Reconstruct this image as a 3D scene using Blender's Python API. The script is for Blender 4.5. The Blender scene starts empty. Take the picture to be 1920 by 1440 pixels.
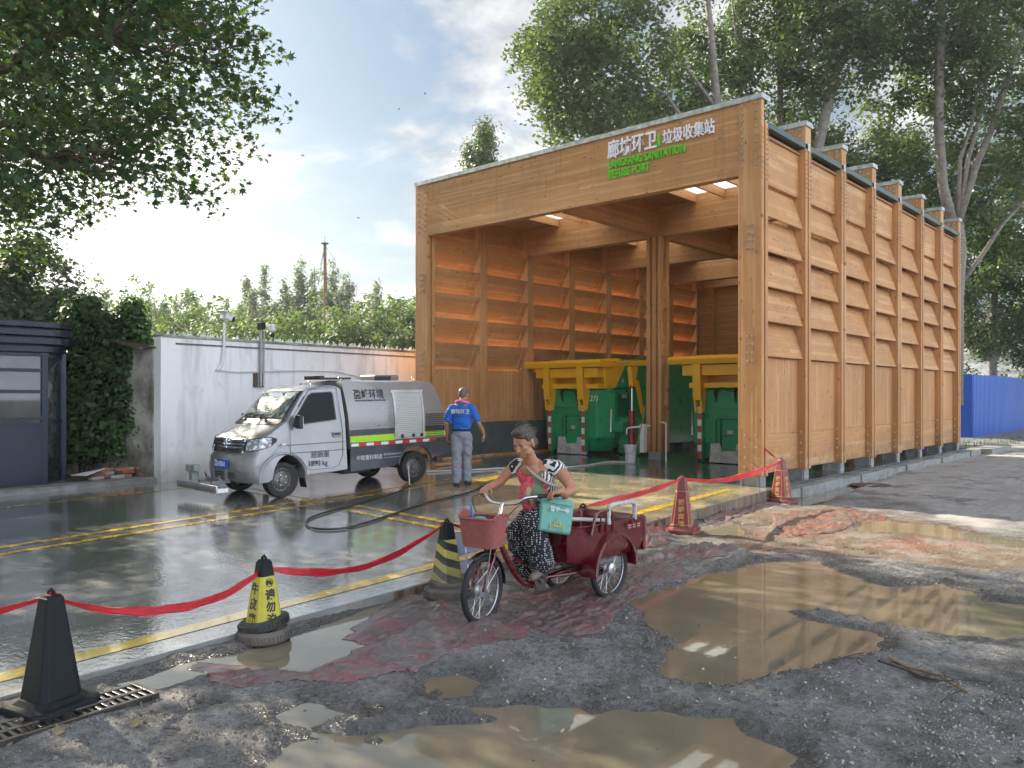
import bpy, math, random
import numpy as np
from mathutils import Vector, Matrix, Euler
R = math.radians
random.seed(7)
rng = np.random.default_rng(11)
SC = bpy.context.scene
COL = SC.collection
# ---------------------------------------------------------------- camera geometry
F = 1520.0; YAW = R(41.8); CH = 1.55
SA, CA = math.sin(YAW), math.cos(YAW)
SLOPE = 0.0155
def slabz(y): return -SLOPE*(12.9-y) if y < 12.9 else 0.0
def at(px, py, z=0.0):
    D = (CH-z)*F/(py-740.0); l = (px-960.0)/F*D
    return (-SA*D+CA*l, CA*D+SA*l)
def atD(px, D, py=None):
    l = (px-960.0)/F*D
    p = (-SA*D+CA*l, CA*D+SA*l)
    return p if py is None else (p[0], p[1], CH-(py-740.0)/F*D)
def on_slab(px, py):
    z = 0.0
    for _ in range(8):
        x, y = at(px, py, z); z = slabz(y)
    return (x, y, z)
def proj(P):
    P = np.asarray(P, float)
    D = -SA*P[..., 0]+CA*P[..., 1]; l = CA*P[..., 0]+SA*P[..., 1]
    Ds = np.maximum(D, .05)
    return 960+F*l/Ds, 740-F*(P[..., 2]-CH)/Ds, D
# ---------------------------------------------------------------- mesh builder
class MB:
    def __init__(s): s.v = []; s.f = []
    def add(s, vs, fs, mtx=None):
        o = len(s.v)
        if mtx is not None: vs = [tuple(mtx @ Vector(v)) for v in vs]
        s.v += [tuple(v) for v in vs]; s.f += [tuple(i+o for i in f) for f in fs]; return s
    def bb(s, x0, x1, y0, y1, z0, z1, mtx=None):
        vs = [(x0,y0,z0),(x1,y0,z0),(x1,y1,z0),(x0,y1,z0),(x0,y0,z1),(x1,y0,z1),(x1,y1,z1),(x0,y1,z1)]
        return s.add(vs, [(0,3,2,1),(4,5,6,7),(0,1,5,4),(1,2,6,5),(2,3,7,6),(3,0,4,7)], mtx)
    def box(s, c, d, rz=0, rx=0, ry=0):
        m = Matrix.Translation(c) @ Euler((rx,ry,rz)).to_matrix().to_4x4()
        return s.bb(-d[0]/2,d[0]/2,-d[1]/2,d[1]/2,-d[2]/2,d[2]/2,m)
    def prism(s, poly, axis, a, b, mtx=None):
        # poly: 2-D points; axis 'x' -> (y,z), 'y' -> (x,z), 'z' -> (x,y)
        def p3(p, t): return (t,p[0],p[1]) if axis=='x' else (p[0],t,p[1]) if axis=='y' else (p[0],p[1],t)
        n = len(poly); vs = [p3(p,a) for p in poly]+[p3(p,b) for p in poly]
        fs = [tuple(range(n))[::-1], tuple(range(n,2*n))]+[(i,(i+1)%n,n+(i+1)%n,n+i) for i in range(n)]
        return s.add(vs, fs, mtx)
    def tube(s, pts, r, n=8, closed=False, caps=True):
        pts = [Vector(p) for p in pts]; m = len(pts)
        rr = r if isinstance(r, (list, tuple)) else [r]*m
        up = Vector((0,0,1)); vs = []; prev = None
        for i, p in enumerate(pts):
            a = pts[(i-1) % m] if (closed or i > 0) else p
            b = pts[(i+1) % m] if (closed or i < m-1) else p
            t = (b-a); t = t.normalized() if t.length > 1e-9 else Vector((0,0,1))
            if prev is None:
                u = t.cross(up)
                if u.length < .05: u = t.cross(Vector((1,0,0)))
            else:
                u = prev - t*prev.dot(t)
                if u.length < 1e-6: u = t.cross(up)
            u.normalize(); w = t.cross(u); prev = u
            for k in range(n):
                an = 2*math.pi*k/n
                vs.append(tuple(p+(u*math.cos(an)+w*math.sin(an))*rr[i]))
        fs = []
        for i in range(m if closed else m-1):
            j = (i+1) % m
            for k in range(n):
                l = (k+1) % n
                fs.append((i*n+k, i*n+l, j*n+l, j*n+k))
        if caps and not closed:
            fs.append(tuple(range(n))[::-1]); fs.append(tuple((m-1)*n+k for k in range(n)))
        return s.add(vs, fs)
    def lathe(s, prof, n=24, mtx=None, caps=True):   # prof: (r,z) about z
        vs = []; fs = []; m = len(prof)
        for r, z in prof:
            for k in range(n):
                a = 2*math.pi*k/n; vs.append((r*math.cos(a), r*math.sin(a), z))
        for i in range(m-1):
            for k in range(n):
                l = (k+1) % n; fs.append((i*n+k, i*n+l, (i+1)*n+l, (i+1)*n+k))
        if caps:
            fs.append(tuple(range(n))[::-1]); fs.append(tuple((m-1)*n+k for k in range(n)))
        return s.add(vs, fs, mtx)
    def cyl(s, a, b, r, n=12, r2=None): return s.tube([a, b], [r, r if r2 is None else r2], n)
    def ball(s, c, r, n=10, sc=(1,1,1), mtx=None):
        vs = []; fs = []; m = n//2+1
        for i in range(m+1):
            t = math.pi*i/m
            for k in range(n):
                a = 2*math.pi*k/n
                vs.append((c[0]+r*sc[0]*math.sin(t)*math.cos(a), c[1]+r*sc[1]*math.sin(t)*math.sin(a), c[2]+r*sc[2]*math.cos(t)))
        for i in range(m):
            for k in range(n):
                l = (k+1) % n; fs.append((i*n+k, (i+1)*n+k, (i+1)*n+l, i*n+l))
        return s.add(vs, fs, mtx)
    def loft(s, rings, caps=True, closed=True):
        n = len(rings[0]); vs = [p for r in rings for p in r]; fs = []
        for i in range(len(rings)-1):
            for k in range(n if closed else n-1):
                l = (k+1) % n; fs.append((i*n+k, i*n+l, (i+1)*n+l, (i+1)*n+k))
        if caps: fs.append(tuple(range(n))[::-1]); fs.append(tuple((len(rings)-1)*n+k for k in range(n)))
        return s.add(vs, fs)
    def build(s, name, mat, parent=None, smooth=False, bevel=0, loc=None, rot=None, world=False, solid=0, sub=0, seg=2):
        v = s.v
        if world and parent is not None:
            L = parent.location; v = [(a-L[0], b-L[1], c-L[2]) for a, b, c in v]
            if parent.parent: 
                L = parent.parent.location; v = [(a-L[0], b-L[1], c-L[2]) for a, b, c in v]
        me = bpy.data.meshes.new(name); me.from_pydata(v, [], s.f); me.validate(); me.update()
        return mkobj(name, me, mat, parent, smooth, bevel, loc, rot, solid, sub, seg)
def mkobj(name, me, mat, parent=None, smooth=False, bevel=0, loc=None, rot=None, solid=0, sub=0, seg=2):
    o = bpy.data.objects.new(name, me); COL.objects.link(o)
    if mat is not None:
        for m in (mat if isinstance(mat, (list, tuple)) else [mat]): me.materials.append(m)
    if parent: o.parent = parent
    if loc: o.location = loc
    if rot: o.rotation_euler = rot
    if smooth:
        me.polygons.foreach_set('use_smooth', [True]*len(me.polygons))
        if smooth != 'all':
            try: me.set_sharp_from_angle(angle=R(38))
            except Exception: pass
    if solid:
        m = o.modifiers.new('s','SOLIDIFY'); m.thickness = solid; m.offset = 0
    if sub:
        m = o.modifiers.new('u','SUBSURF'); m.levels = sub; m.render_levels = sub
    if bevel:
        m = o.modifiers.new('b','BEVEL'); m.width = bevel; m.segments = seg; m.limit_method = 'ANGLE'; m.angle_limit = R(40)
        m.harden_normals = False
    return o
def npmesh(name, V, Fq, mat, parent=None, smooth=False, matidx=None, nside=4):
    me = bpy.data.meshes.new(name); V = np.asarray(V, np.float32); Fq = np.asarray(Fq, np.int32)
    me.vertices.add(len(V)); me.vertices.foreach_set('co', V.ravel())
    me.loops.add(Fq.size); me.loops.foreach_set('vertex_index', Fq.ravel())
    me.polygons.add(len(Fq)); me.polygons.foreach_set('loop_start', np.arange(0, Fq.size, nside, dtype=np.int32))
    try: me.polygons.foreach_set('loop_total', np.full(len(Fq), nside, dtype=np.int32))
    except Exception: pass
    if matidx is not None: me.polygons.foreach_set('material_index', np.asarray(matidx, np.int32))
    me.update(calc_edges=True)
    if smooth: me.polygons.foreach_set('use_smooth', np.ones(len(Fq), bool))
    return mkobj(name, me, mat, parent)
def tag(o, label=None, cat=None, group=None, kind=None):
    if label: o['label'] = label
    if cat: o['category'] = cat
    if group: o['group'] = group
    if kind: o['kind'] = kind
    return o
def thing(name, label, cat, loc=(0,0,0), rz=0, group=None):
    o = bpy.data.objects.new(name, None); COL.objects.link(o); o.location = loc; o.rotation_euler = (0,0,rz)
    o.empty_display_size = .2
    return tag(o, label, cat, group)
def copy_tree(o, parent=None):
    c = o.copy(); COL.objects.link(c); c.parent = parent
    for ch in [x for x in bpy.data.objects if x.parent == o]: copy_tree(ch, c)
    return c
def baked(o):
    """evaluate an object's modifiers into its mesh"""
    dg = bpy.context.evaluated_depsgraph_get(); dg.update()
    me = bpy.data.meshes.new_from_object(o.evaluated_get(dg), depsgraph=dg)
    o.modifiers.clear(); o.data = me
    return o
def writing(name, s, size, mat, parent, loc, rot, depth=.002, bold=0.0, shear=0, align='LEFT', spacing=1.0, sx=1.0, line=1.0):
    cu = bpy.data.curves.new(name, 'FONT'); cu.body = s; cu.size = size; cu.extrude = depth; cu.offset = bold
    cu.shear = shear; cu.align_x = align; cu.space_character = spacing; cu.space_line = line; cu.resolution_u = 3
    t = bpy.data.objects.new(name, cu); COL.objects.link(t)
    dg = bpy.context.evaluated_depsgraph_get(); dg.update()
    me = bpy.data.meshes.new_from_object(t.evaluated_get(dg), depsgraph=dg)
    bpy.data.objects.remove(t); bpy.data.curves.remove(cu)
    me.materials.clear()
    o = mkobj(name, me, mat, parent); o.location = loc; o.rotation_euler = rot; o.scale = (sx,1,1)
    return o
# ---------------------------------------------------------------- materials
class NT:
    def __init__(s, name):
        s.m = bpy.data.materials.new(name); s.m.use_nodes = True; s.t = s.m.node_tree; s.t.nodes.clear()
        s.out = s.t.nodes.new('ShaderNodeOutputMaterial')
        s.b = s.t.nodes.new('ShaderNodeBsdfPrincipled'); s.t.links.new(s.b.outputs[0], s.out.inputs[0])
    def n(s, typ, ins=None, **pr):
        nd = s.t.nodes.new('ShaderNode'+typ)
        for k, v in pr.items(): setattr(nd, k, v)
        for k, v in (ins or {}).items():
            i = nd.inputs[k]
            if hasattr(v, 'is_linked') or hasattr(v, 'links'): s.t.links.new(v, i)
            else: i.default_value = v
        return nd
    def math(s, op, a, b=0.0, c=0.0, clamp=False):
        nd = s.n('Math', {0:a, 1:b, 2:c}, operation=op); nd.use_clamp = clamp; return nd.outputs[0]
    def mix(s, fac, a, b, blend='MIX'):
        nd = s.n('Mix', data_type='RGBA', blend_type=blend)
        for i, v in ((0,fac),(6,a),(7,b)):
            if hasattr(v, 'links'): s.t.links.new(v, nd.inputs[i])
            else: nd.inputs[i].default_value = v if i == 0 else (*v, 1) if len(v) == 3 else v
        return nd.outputs[2]
    def ramp(s, fac, stops):
        nd = s.n('ValToRGB', {0: fac}); cr = nd.color_ramp
        while len(cr.elements) < len(stops): cr.elements.new(.5)
        for e, (p, c) in zip(cr.elements, stops):
            e.position = p; e.color = (*c, 1) if len(c) == 3 else c
        return nd.outputs[0]
    def rr(s, v, a, b, c, d, typ='LINEAR'):
        nd = s.n('MapRange', {0:v,1:a,2:b,3:c,4:d}, interpolation_type=typ); return nd.outputs[0]
    def noise(s, vec, scale, detail=4, rough=.55, out=0, dist=0):
        return s.n('TexNoise', {'Vector':vec,'Scale':scale,'Detail':detail,'Roughness':rough,'Distortion':dist}).outputs[out]
    def set(s, **k):
        names = {'col':'Base Color','rough':'Roughness','metal':'Metallic','spec':'Specular IOR Level','normal':'Normal','coat':'Coat Weight','coatr':'Coat Roughness','trans':'Transmission Weight','alpha':'Alpha','ior':'IOR','emc':'Emission Color','ems':'Emission Strength','sub':'Subsurface Weight','subr':'Subsurface Radius','subs':'Subsurface Scale','sheen':'Sheen Weight','aniso':'Anisotropic','coatn':'Coat Normal','coatior':'Coat IOR'}
        for kk, v in k.items():
            i = s.b.inputs[names[kk]]
            if hasattr(v, 'links'): s.t.links.new(v, i)
            elif kk in ('col','emc'): i.default_value = (*v, 1)
            else: i.default_value = v
        return s
    def bump(s, h, strength=.3, dist=.01, normal=None):
        ins = {'Height':h,'Strength':strength,'Distance':dist}
        if normal is not None: ins['Normal'] = normal
        return s.n('Bump', ins).outputs[0]
    def obj(s): return s.n('TexCoord').outputs['Object']
    def pos(s): return s.n('NewGeometry').outputs['Position']
def M(name, col, rough=.5, metal=0, var=.12, scale=6, bump=0, bscale=60, dirt=0, dcol=(.08,.065,.05), dscale=3, coat=0, spec=.5, **k):
    t = NT(name); p = t.obj()
    n = t.noise(p, scale, 5, .6)
    c = t.mix(t.rr(n,.3,.7,0,1), tuple(x*(1-var) for x in col), tuple(min(1,x*(1+var)) for x in col))
    r = t.rr(n,.3,.7,max(0,rough-.08),min(1,rough+.08))
    if dirt:
        d = t.rr(t.noise(p, dscale, 6, .7),.48,.72,0,dirt)
        c = t.mix(d, c, dcol); r = t.math('MAXIMUM', r, t.math('MULTIPLY', d, .8))
    t.set(col=c, rough=r, metal=metal, coat=coat, spec=spec, **k)
    if bump: t.set(normal=t.bump(t.noise(p, bscale, 4, .6), bump, .01))
    return t.m
def wood(name, grain, strip, tone=1.0, width=.042, red=0.0):
    """laminated pine: grain runs along axis `grain`, lamellas change along axis `strip`"""
    t = NT(name); p = t.pos(); sx = t.n('SeparateXYZ', {0:p}).outputs
    g = sx['XYZ'.index(grain)]; st = sx['XYZ'.index(strip)]
    other = sx[[i for i in range(3) if 'XYZ'[i] not in (grain, strip)][0]] if grain != strip else sx[0]
    ci = t.math('FLOOR', t.math('DIVIDE', st, width))
    wn = t.n('TexWhiteNoise', {'W': ci}, noise_dimensions='1D').outputs[0]
    seg = t.math('FLOOR', t.math('DIVIDE', t.math('ADD', g, t.math('MULTIPLY', wn, 7.0)), 1.9))
    w2 = t.n('TexWhiteNoise', {'Vector': t.n('CombineXYZ', {0:ci,1:seg,2:t.math('FLOOR', t.math('MULTIPLY', other, 1.1))}).outputs[0]}, noise_dimensions='3D').outputs[0]
    v = t.n('CombineXYZ', {0:t.math('MULTIPLY', g, 1.3), 1:t.math('MULTIPLY', st, 26), 2:t.math('MULTIPLY', other, 9)}).outputs[0]
    gn = t.noise(v, 1.7, 5, .62, dist=.6)
    kv = t.n('CombineXYZ', {0:t.math('MULTIPLY', g, 4.2), 1:t.math('MULTIPLY', st, 9), 2:t.math('MULTIPLY', other, 2.0)}).outputs[0]
    vo = t.n('TexVoronoi', {'Vector':kv,'Scale':1.0,'Randomness':1.0}).outputs[0]
    kn = t.rr(vo,.07,.20,1,0)
    pick = t.rr(t.noise(kv, .9, 1),.44,.50,0,1)
    kn = t.math('MULTIPLY', kn, pick)
    A = (.35*tone,.165*tone,.056*tone); B = (.58*tone,.305*tone,.118*tone)
    c = t.mix(t.rr(gn,.25,.75,0,1), A, B)
    c = t.mix(t.rr(w2,0,1,0,.62), c, (.44*tone,.225*tone,.095*tone))
    c = t.mix(t.rr(w2,.6,1,0,.5), c, (.66*tone,.42*tone,.22*tone)); c = t.mix(t.rr(t.math('ABSOLUTE', t.math('SUBTRACT', t.math('FRACT', t.math('DIVIDE', st, width)), .5)),.44,.5,0,.45), c, (.22*tone,.11*tone,.045*tone))
    c = t.mix(t.math('MULTIPLY', kn, .8), c, (.1,.04,.015))
    big = t.noise(p, .8, 4, .6)
    c = t.mix(t.rr(big,.38,.70,0,.38), c, (.24*tone,.14*tone,.075*tone))
    zz_ = sx[2]; spl = t.math('MULTIPLY', t.rr(zz_,.15,.75,.75,0), t.rr(t.noise(p, 7, 6, .7),.42,.62,0,1)); c = t.mix(spl, c, (.17,.13,.095))
    strk = t.noise(t.n('VectorMath', {0:p, 1:(7,7,.5)}, operation='MULTIPLY').outputs[0], 1.6, 5, .65); c = t.mix(t.rr(strk,.56,.72,0,.38), c, (.20*tone,.12*tone,.07*tone))
    t.set(col=c, rough=t.rr(gn,.2,.8,.5,.68), spec=.35)
    line = t.math('ABSOLUTE', t.math('SUBTRACT', t.math('FRACT', t.math('DIVIDE', st, width)), .5))
    ln = t.rr(line,.44,.5,0,-1)
    t.set(normal=t.bump(t.math('ADD', gn, ln), .16, .004))
    return t.m
# ---------------------------------------------------------------- numpy noise
_perm = rng.random((256,256))
def vnoise(x, y):
    xi = np.floor(x).astype(int); yi = np.floor(y).astype(int); fx = x-xi; fy = y-yi
    fx = fx*fx*(3-2*fx); fy = fy*fy*(3-2*fy)
    a = _perm[xi & 255, yi & 255]; b = _perm[(xi+1) & 255, yi & 255]; c = _perm[xi & 255, (yi+1) & 255]; d = _perm[(xi+1) & 255, (yi+1) & 255]
    return (a*(1-fx)+b*fx)*(1-fy)+(c*(1-fx)+d*fx)*fy
def fbm(x, y, o=4):
    s = 0; a = .5; 
    for i in range(o): s = s+a*(vnoise(x*2**i+17*i, y*2**i+31*i)-.5); a *= .5
    return s*2
def cells(x, y):
    """distance to nearest and second nearest jittered point, plus id"""
    xi = np.floor(x).astype(int); yi = np.floor(y).astype(int)
    d1 = np.full(x.shape, 9.); d2 = np.full(x.shape, 9.); idd = np.zeros(x.shape)
    for i in (-1,0,1):
        for j in (-1,0,1):
            a = _perm[(xi+i) & 255, (yi+j) & 255]; b = _perm[(yi+j+77) & 255, (xi+i+13) & 255]
            d = np.hypot(xi+i+a-x, yi+j+b-y)
            m = d < d1; d2 = np.where(m, d1, np.minimum(d2, d)); idd = np.where(m, a*7.3+b, idd); d1 = np.where(m, d, d1)
    return d1, d2, idd
def sdf(poly, x, y):
    """signed distance (negative inside) to polygon, numpy grids"""
    poly = np.asarray(poly, float); n = len(poly); d = np.full(x.shape, 1e9); ins = np.zeros(x.shape, bool)
    for i in range(n):
        ax, ay = poly[i]; bx, by = poly[(i+1) % n]
        ex, ey = bx-ax, by-ay; t = np.clip(((x-ax)*ex+(y-ay)*ey)/(ex*ex+ey*ey+1e-12), 0, 1)
        d = np.minimum(d, np.hypot(x-ax-t*ex, y-ay-t*ey))
        c = ((ay > y) != (by > y)) & (x < (bx-ax)*(y-ay)/((by-ay) if by != ay else 1e-12)+ax)
        ins ^= c
    return np.where(ins, -d, d)
def inside_poly(poly, px, py):
    ins = np.zeros(np.shape(px), bool); n = len(poly)
    for i in range(n):
        ax, ay = poly[i]; bx, by = poly[(i+1) % n]
        c = ((ay > py) != (by > py)) & (px < (bx-ax)*(py-ay)/((by-ay) if by != ay else 1e-12)+ax)
        ins ^= c
    return ins
# ---------------------------------------------------------------- camera, light, sky
cam = bpy.data.cameras.new('camera'); co = bpy.data.objects.new('camera', cam); COL.objects.link(co); SC.camera = co
co.location = (0,0,CH); co.rotation_euler = (R(90), 0, YAW)
cam.sensor_width = 36; cam.lens = F/1920*36; cam.shift_y = 20/1920; cam.clip_end = 2000; cam.clip_start = .05
SUN_EL = R(31); SUN_AZ = R(-90+(-2))       # direction towards the sun: -X, a touch towards -Y
sd = Vector((-math.cos(SUN_EL)*math.cos(R(SUNB)), -math.cos(SUN_EL)*math.sin(R(SUNB)), math.sin(SUN_EL))) if (SUNB := 1.5) else None
sl = bpy.data.lights.new('sun', 'SUN'); sl.energy = 5.0; sl.angle = R(.5); sl.color = (1,.87,.68)
so = bpy.data.objects.new('sun', sl); COL.objects.link(so); so.location = (-30,0,30)
so.rotation_euler = sd.to_track_quat('Z','Y').to_euler()
W = bpy.data.worlds.new('World'); SC.world = W; W.use_nodes = True
wt = W.node_tree; wt.nodes.clear()
CLO = (6.15,2.3,0); CLS = 1.2
class WN(NT):
    def __init__(s): s.t = wt
w = WN()
wo = wt.nodes.new('ShaderNodeOutputWorld'); bg = wt.nodes.new('ShaderNodeBackground'); wt.links.new(bg.outputs[0], wo.inputs[0])
sky = wt.nodes.new('ShaderNodeTexSky'); sky.sky_type = 'NISHITA'; sky.sun_disc = False; sky.sun_elevation = SUN_EL
sky.sun_rotation = math.atan2(sd.x, sd.y); sky.air_density = 1.0; sky.dust_density = 2.0; sky.ozone_density = 1.2
dirn = w.n('TexCoord').outputs['Generated']
sx = w.n('SeparateXYZ', {0:dirn}).outputs
zz = w.math('ADD', w.math('MAXIMUM', sx[2], 0.0), .16)
cv = w.n('CombineXYZ', {0:w.math('DIVIDE', sx[0], zz), 1:w.math('DIVIDE', sx[1], zz), 2:0.0}).outputs[0]
cn = w.noise(w.n('VectorMath', {0:cv, 1:CLO}, operation='ADD').outputs[0], CLS, 7, .58, dist=.35)
cf = w.noise(cv, 3.4, 6, .6)
dot = w.n('VectorMath', {0:dirn, 1:tuple(sd)}, operation='DOT_PRODUCT').outputs['Value']
g1 = w.math('POWER', w.math('MAXIMUM', dot, 0.0), 7.0)     # forward scattering round the sun
low = w.rr(sx[2], 0.0, .42, 1, 0)                              # thick air towards the horizon
back = w.rr(dot, .15, -.75, 0, 1, 'SMOOTHSTEP')          # added fill: unseen sky opposite the sun brightened to light camera-facing surfaces
cov = w.math('ADD', w.math('MULTIPLY', w.rr(cn,.42,.60,0,1,'SMOOTHSTEP'), .92), w.math('MULTIPLY', w.math('MULTIPLY', g1, low), 1.2), clamp=True)
cov = w.math('MAXIMUM', cov, w.math('MAXIMUM', w.math('MULTIPLY', low, .35), w.math('MULTIPLY', back, .8)))
low2 = w.rr(sx[2], 0.0, .34, 1, 0)
cb = w.math('ADD', w.math('MULTIPLY', g1, w.math('ADD', 2.0, w.math('MULTIPLY', low2, 26.0))), w.math('ADD', w.math('ADD', 2.4, w.math('MULTIPLY', back, 13.0)), w.rr(w.math('ADD', w.math('MULTIPLY', cn, .6), w.math('MULTIPLY', cf, .4)),.44,.60,0,3.4)))
cc = w.n('VectorMath', {0:w.mix(back, (1.0,.985,.97), (.86,.95,1.12)), 3:cb}, operation='SCALE').outputs[0]
skyc = w.n('VectorMath', {0:sky.outputs[0], 1:(.47,.53,.53)}, operation='MULTIPLY').outputs[0]
fin = w.mix(cov, skyc, cc)
wt.links.new(fin, bg.inputs[0]); bg.inputs[1].default_value = .09
SC.view_settings.view_transform = 'Standard'; SC.view_settings.look = 'None'; SC.view_settings.gamma = 1; SC.view_settings.exposure = 1.36
cy = SC.cycles
cy.use_adaptive_sampling = True; cy.adaptive_threshold = .03; cy.use_denoising = True
cy.max_bounces = 8; cy.diffuse_bounces = 6; cy.glossy_bounces = 4; cy.transmission_bounces = 5; cy.transparent_max_bounces = 6
cy.sample_clamp_indirect = 6; cy.blur_glossy = .5; cy.caustics_reflective = False; cy.caustics_refractive = False
cy.time_limit = 1000
# ================================================================ STREET, WATER, SLAB
WL = -.215
def GP(pts, z=-.2): return [at(a, b, z) for a, b in pts]
PUD = [
 [(505,1350),(560,1318),(640,1345),(700,1352),(790,1338),(880,1322),(985,1318),(1110,1335),(1240,1330),(1345,1345),(1372,1375),(1450,1400),(1490,1450),(1440,1700),(470,1700),(450,1470),(540,1405),(600,1392),(560,1372)],
 [(1387,1061),(1440,1052),(1549,1050),(1579,1069),(1616,1087),(1669,1097),(1762,1095),(1837,1121),(1940,1132),(1990,1190),(1894,1202),(1781,1190),(1706,1178),(1631,1161),(1556,1143),(1492,1143),(1519,1161),(1631,1179),(1669,1194),(1631,1222),(1567,1241),(1519,1260),(1440,1269),(1380,1281),(1237,1277),(1215,1240),(1250,1200),(1200,1160),(1160,1120),(1240,1100)],
 [(1605,972),(1669,974),(1785,992),(1960,1016),(1960,1036),(1837,1018),(1725,1003),(1612,996)],
 [(190,1284),(330,1240),(440,1222),(560,1180),(640,1156),(760,1118),(815,1130),(800,1165),(720,1205),(640,1235),(560,1262),(470,1250),(380,1262),(300,1285)],
 [(1310,990),(1360,975),(1395,985),(1385,1008),(1330,1004)],
 [(1500,925),(1580,900),(1690,880),(1690,892),(1600,918),(1540,945),(1480,955)],
 [(782,1272),(850,1266),(892,1285),(880,1308),(800,1312),(778,1300)],
]
PUDW = [GP(p, -.21) for p in PUD]
SAND = [GP([(1250,1000),(1370,965),(1520,945),(1700,965),(1930,1010),(2050,1060),(1950,1080),(1780,1070),(1640,1060),(1520,1045),(1400,1030),(1280,1020)])]
ROADC = [GP([(1760,850),(1870,835),(2200,800),(2400,840),(2300,1000),(1930,985),(1850,1000),(1740,975),(1730,950),(1640,930),(1560,930),(1620,895)])]
CRACK = GP([(1400,1035),(1560,1035),(1750,1070),(2000,1080),(2000,1140),(1850,1130),(1760,1100),(1620,1095),(1540,1065)])
XE0, XE1 = -5.72, -5.25      # slab edge x at the building and near the camera
def edge_x(y): return XE0+(XE1-XE0)*np.clip((12.9-y)/11.5, -.2, 1.3)
def coords(lo, hi, d0, d1, step, far):
    c = list(np.arange(d0, d1, step)); s = step; v = d1
    while v < hi: c.append(v); s = min(s*1.09, far); v += s
    c.append(hi); s = step; v = d0
    while v > lo: s = min(s*1.09, far); v -= s; c.insert(0, v)
    return np.array(sorted(set(np.round(c, 4))))
gx = coords(-260, 260, -5.9, -.6, .022, 12); gy = coords(-60, 420, 1.4, 8.6, .022, 12)
X, Y = np.meshgrid(gx, gy, indexing='ij')
def terrain(X, Y):
    wx = fbm(X*1.7+3, Y*1.7, 4); wy = fbm(X*1.7+40, Y*1.7+9, 4)
    P = np.full(X.shape, 9.)
    for p in PUDW: P = np.minimum(P, sdf(p, X+wx*.16, Y+wy*.16))
    fine = fbm(X*9, Y*9, 4); mid = fbm(X*2.3, Y*2.3, 4)
    near = np.exp(-np.maximum(0, np.hypot(X+3, Y-6)-16)/10)
    h = -.194+mid*.022+fine*.020+np.abs(fbm(X*24, Y*24, 3))*.020*near
    ed = P+fine*.05
    lip = np.clip(ed/.10, -1, 1)
    h = np.where(ed < .10, (WL+.006)+(h-(WL+.006))*np.clip(lip, 0, 1), h)
    h = np.where(ed < 0, WL-.03*np.clip(-ed/.12, 0, 1)+.006+fine*.006, h)
    # broken asphalt with rough edges close to the water
    rim = np.exp(-((ed-.09)/.12)**2)
    d1, d2, idd = cells(X*6.5+wx, Y*6.5+wy)
    crack = np.clip((d2-d1)/.18, 0, 1)
    h = h+rim*(crack*.016-.006)*(P > 0)
    zc = np.clip(-sdf(CRACK, X, Y)/.15, 0, 1)
    e1, e2, id2 = cells(X*3.0+wx*.5, Y*3.0+wy*.5)
    h = h+zc*(np.clip((e2-e1)/.12, 0, 1)*.02-.012+((id2*3.1) % 1-.5)*.012)
    # ridge of mud in the near puddle, pressed up by tyres
    q = at(760, 1352, -.2); ux, uy = CA, SA
    a = (X-q[0])*ux+(Y-q[1])*uy; b = -(X-q[0])*uy+(Y-q[1])*ux
    b = b-.18*a-.03*np.sin(a*9)
    lump = np.exp(-(b/.07)**2)*np.clip(1-(np.abs(a)/.55)**4, 0, 1)
    h = np.maximum(h, WL-.03+lump*(.075+.03*np.abs(fbm(X*5, Y*5, 3))*4))
    for (lx, ly, lr) in ((700,1383,.06),(560,1300,.05),(820,1296,.04),(1230,1080,.1),(560,1280,.06)):
        q = at(lx, ly, -.2); h = np.maximum(h, WL-.02+.05*np.exp(-((X-q[0])**2+(Y-q[1])**2*1.6)/lr**2)+fine*.01)
    # soil mound towards the fence, slope up to the trees
    h = h+near*0
    far = np.clip((Y-27)/10, 0, 1)*np.clip((-5.6-X)/1.0, 0, 1)
    h = h+far*.12
    under = (X < edge_x(Y)-.03) & (Y < 27)
    h = np.where(under, -.42, h)
    return h, P, rim
H, PD, RIM = terrain(X, Y)
nx, ny = X.shape
V = np.stack([X.ravel(), Y.ravel(), H.ravel()], 1)
idx = np.arange(nx*ny).reshape(nx, ny)
Q = np.stack([idx[:-1,:-1].ravel(), idx[1:,:-1].ravel(), idx[1:,1:].ravel(), idx[:-1,1:].ravel()], 1)
def hz(x, y):
    a, _, _ = terrain(np.array([[x]], float), np.array([[y]], float)); return float(a[0,0])
# street material -----------------------------------------------------------
t = NT('wet broken asphalt'); p = t.pos(); z = t.n('SeparateXYZ', {0:p}).outputs[2]
sand = t.n('Attribute', attribute_name='sand').outputs['Fac']; conc = t.n('Attribute', attribute_name='conc').outputs['Fac']
n1 = t.noise(p, 3.2, 6, .6); n2 = t.noise(p, 22, 6, .7); n3 = t.noise(p, 130, 4, .75)
base = t.mix(t.rr(n2,.3,.7,0,1), (.185,.187,.190), (.50,.50,.495))
base = t.mix(t.rr(n1,.45,.7,0,.6), base, (.17,.155,.135))
vs = t.n('TexVoronoi', {'Vector':p,'Scale':34.0,'Randomness':1.0}); sel = t.n('SeparateXYZ', {0:vs.outputs['Color']}).outputs[0]
speck = t.math('MULTIPLY', t.rr(vs.outputs['Distance'],.16,.3,1,0), t.rr(sel,.8,.86,0,1))
vs2 = t.n('TexVoronoi', {'Vector':p,'Scale':90.0,'Randomness':1.0}); sel2 = t.n('SeparateXYZ', {0:vs2.outputs['Color']}).outputs[0]
sp2 = t.math('MULTIPLY', t.rr(vs2.outputs['Distance'],.2,.42,1,0), t.rr(sel2,.55,.95,0,1))
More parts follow.
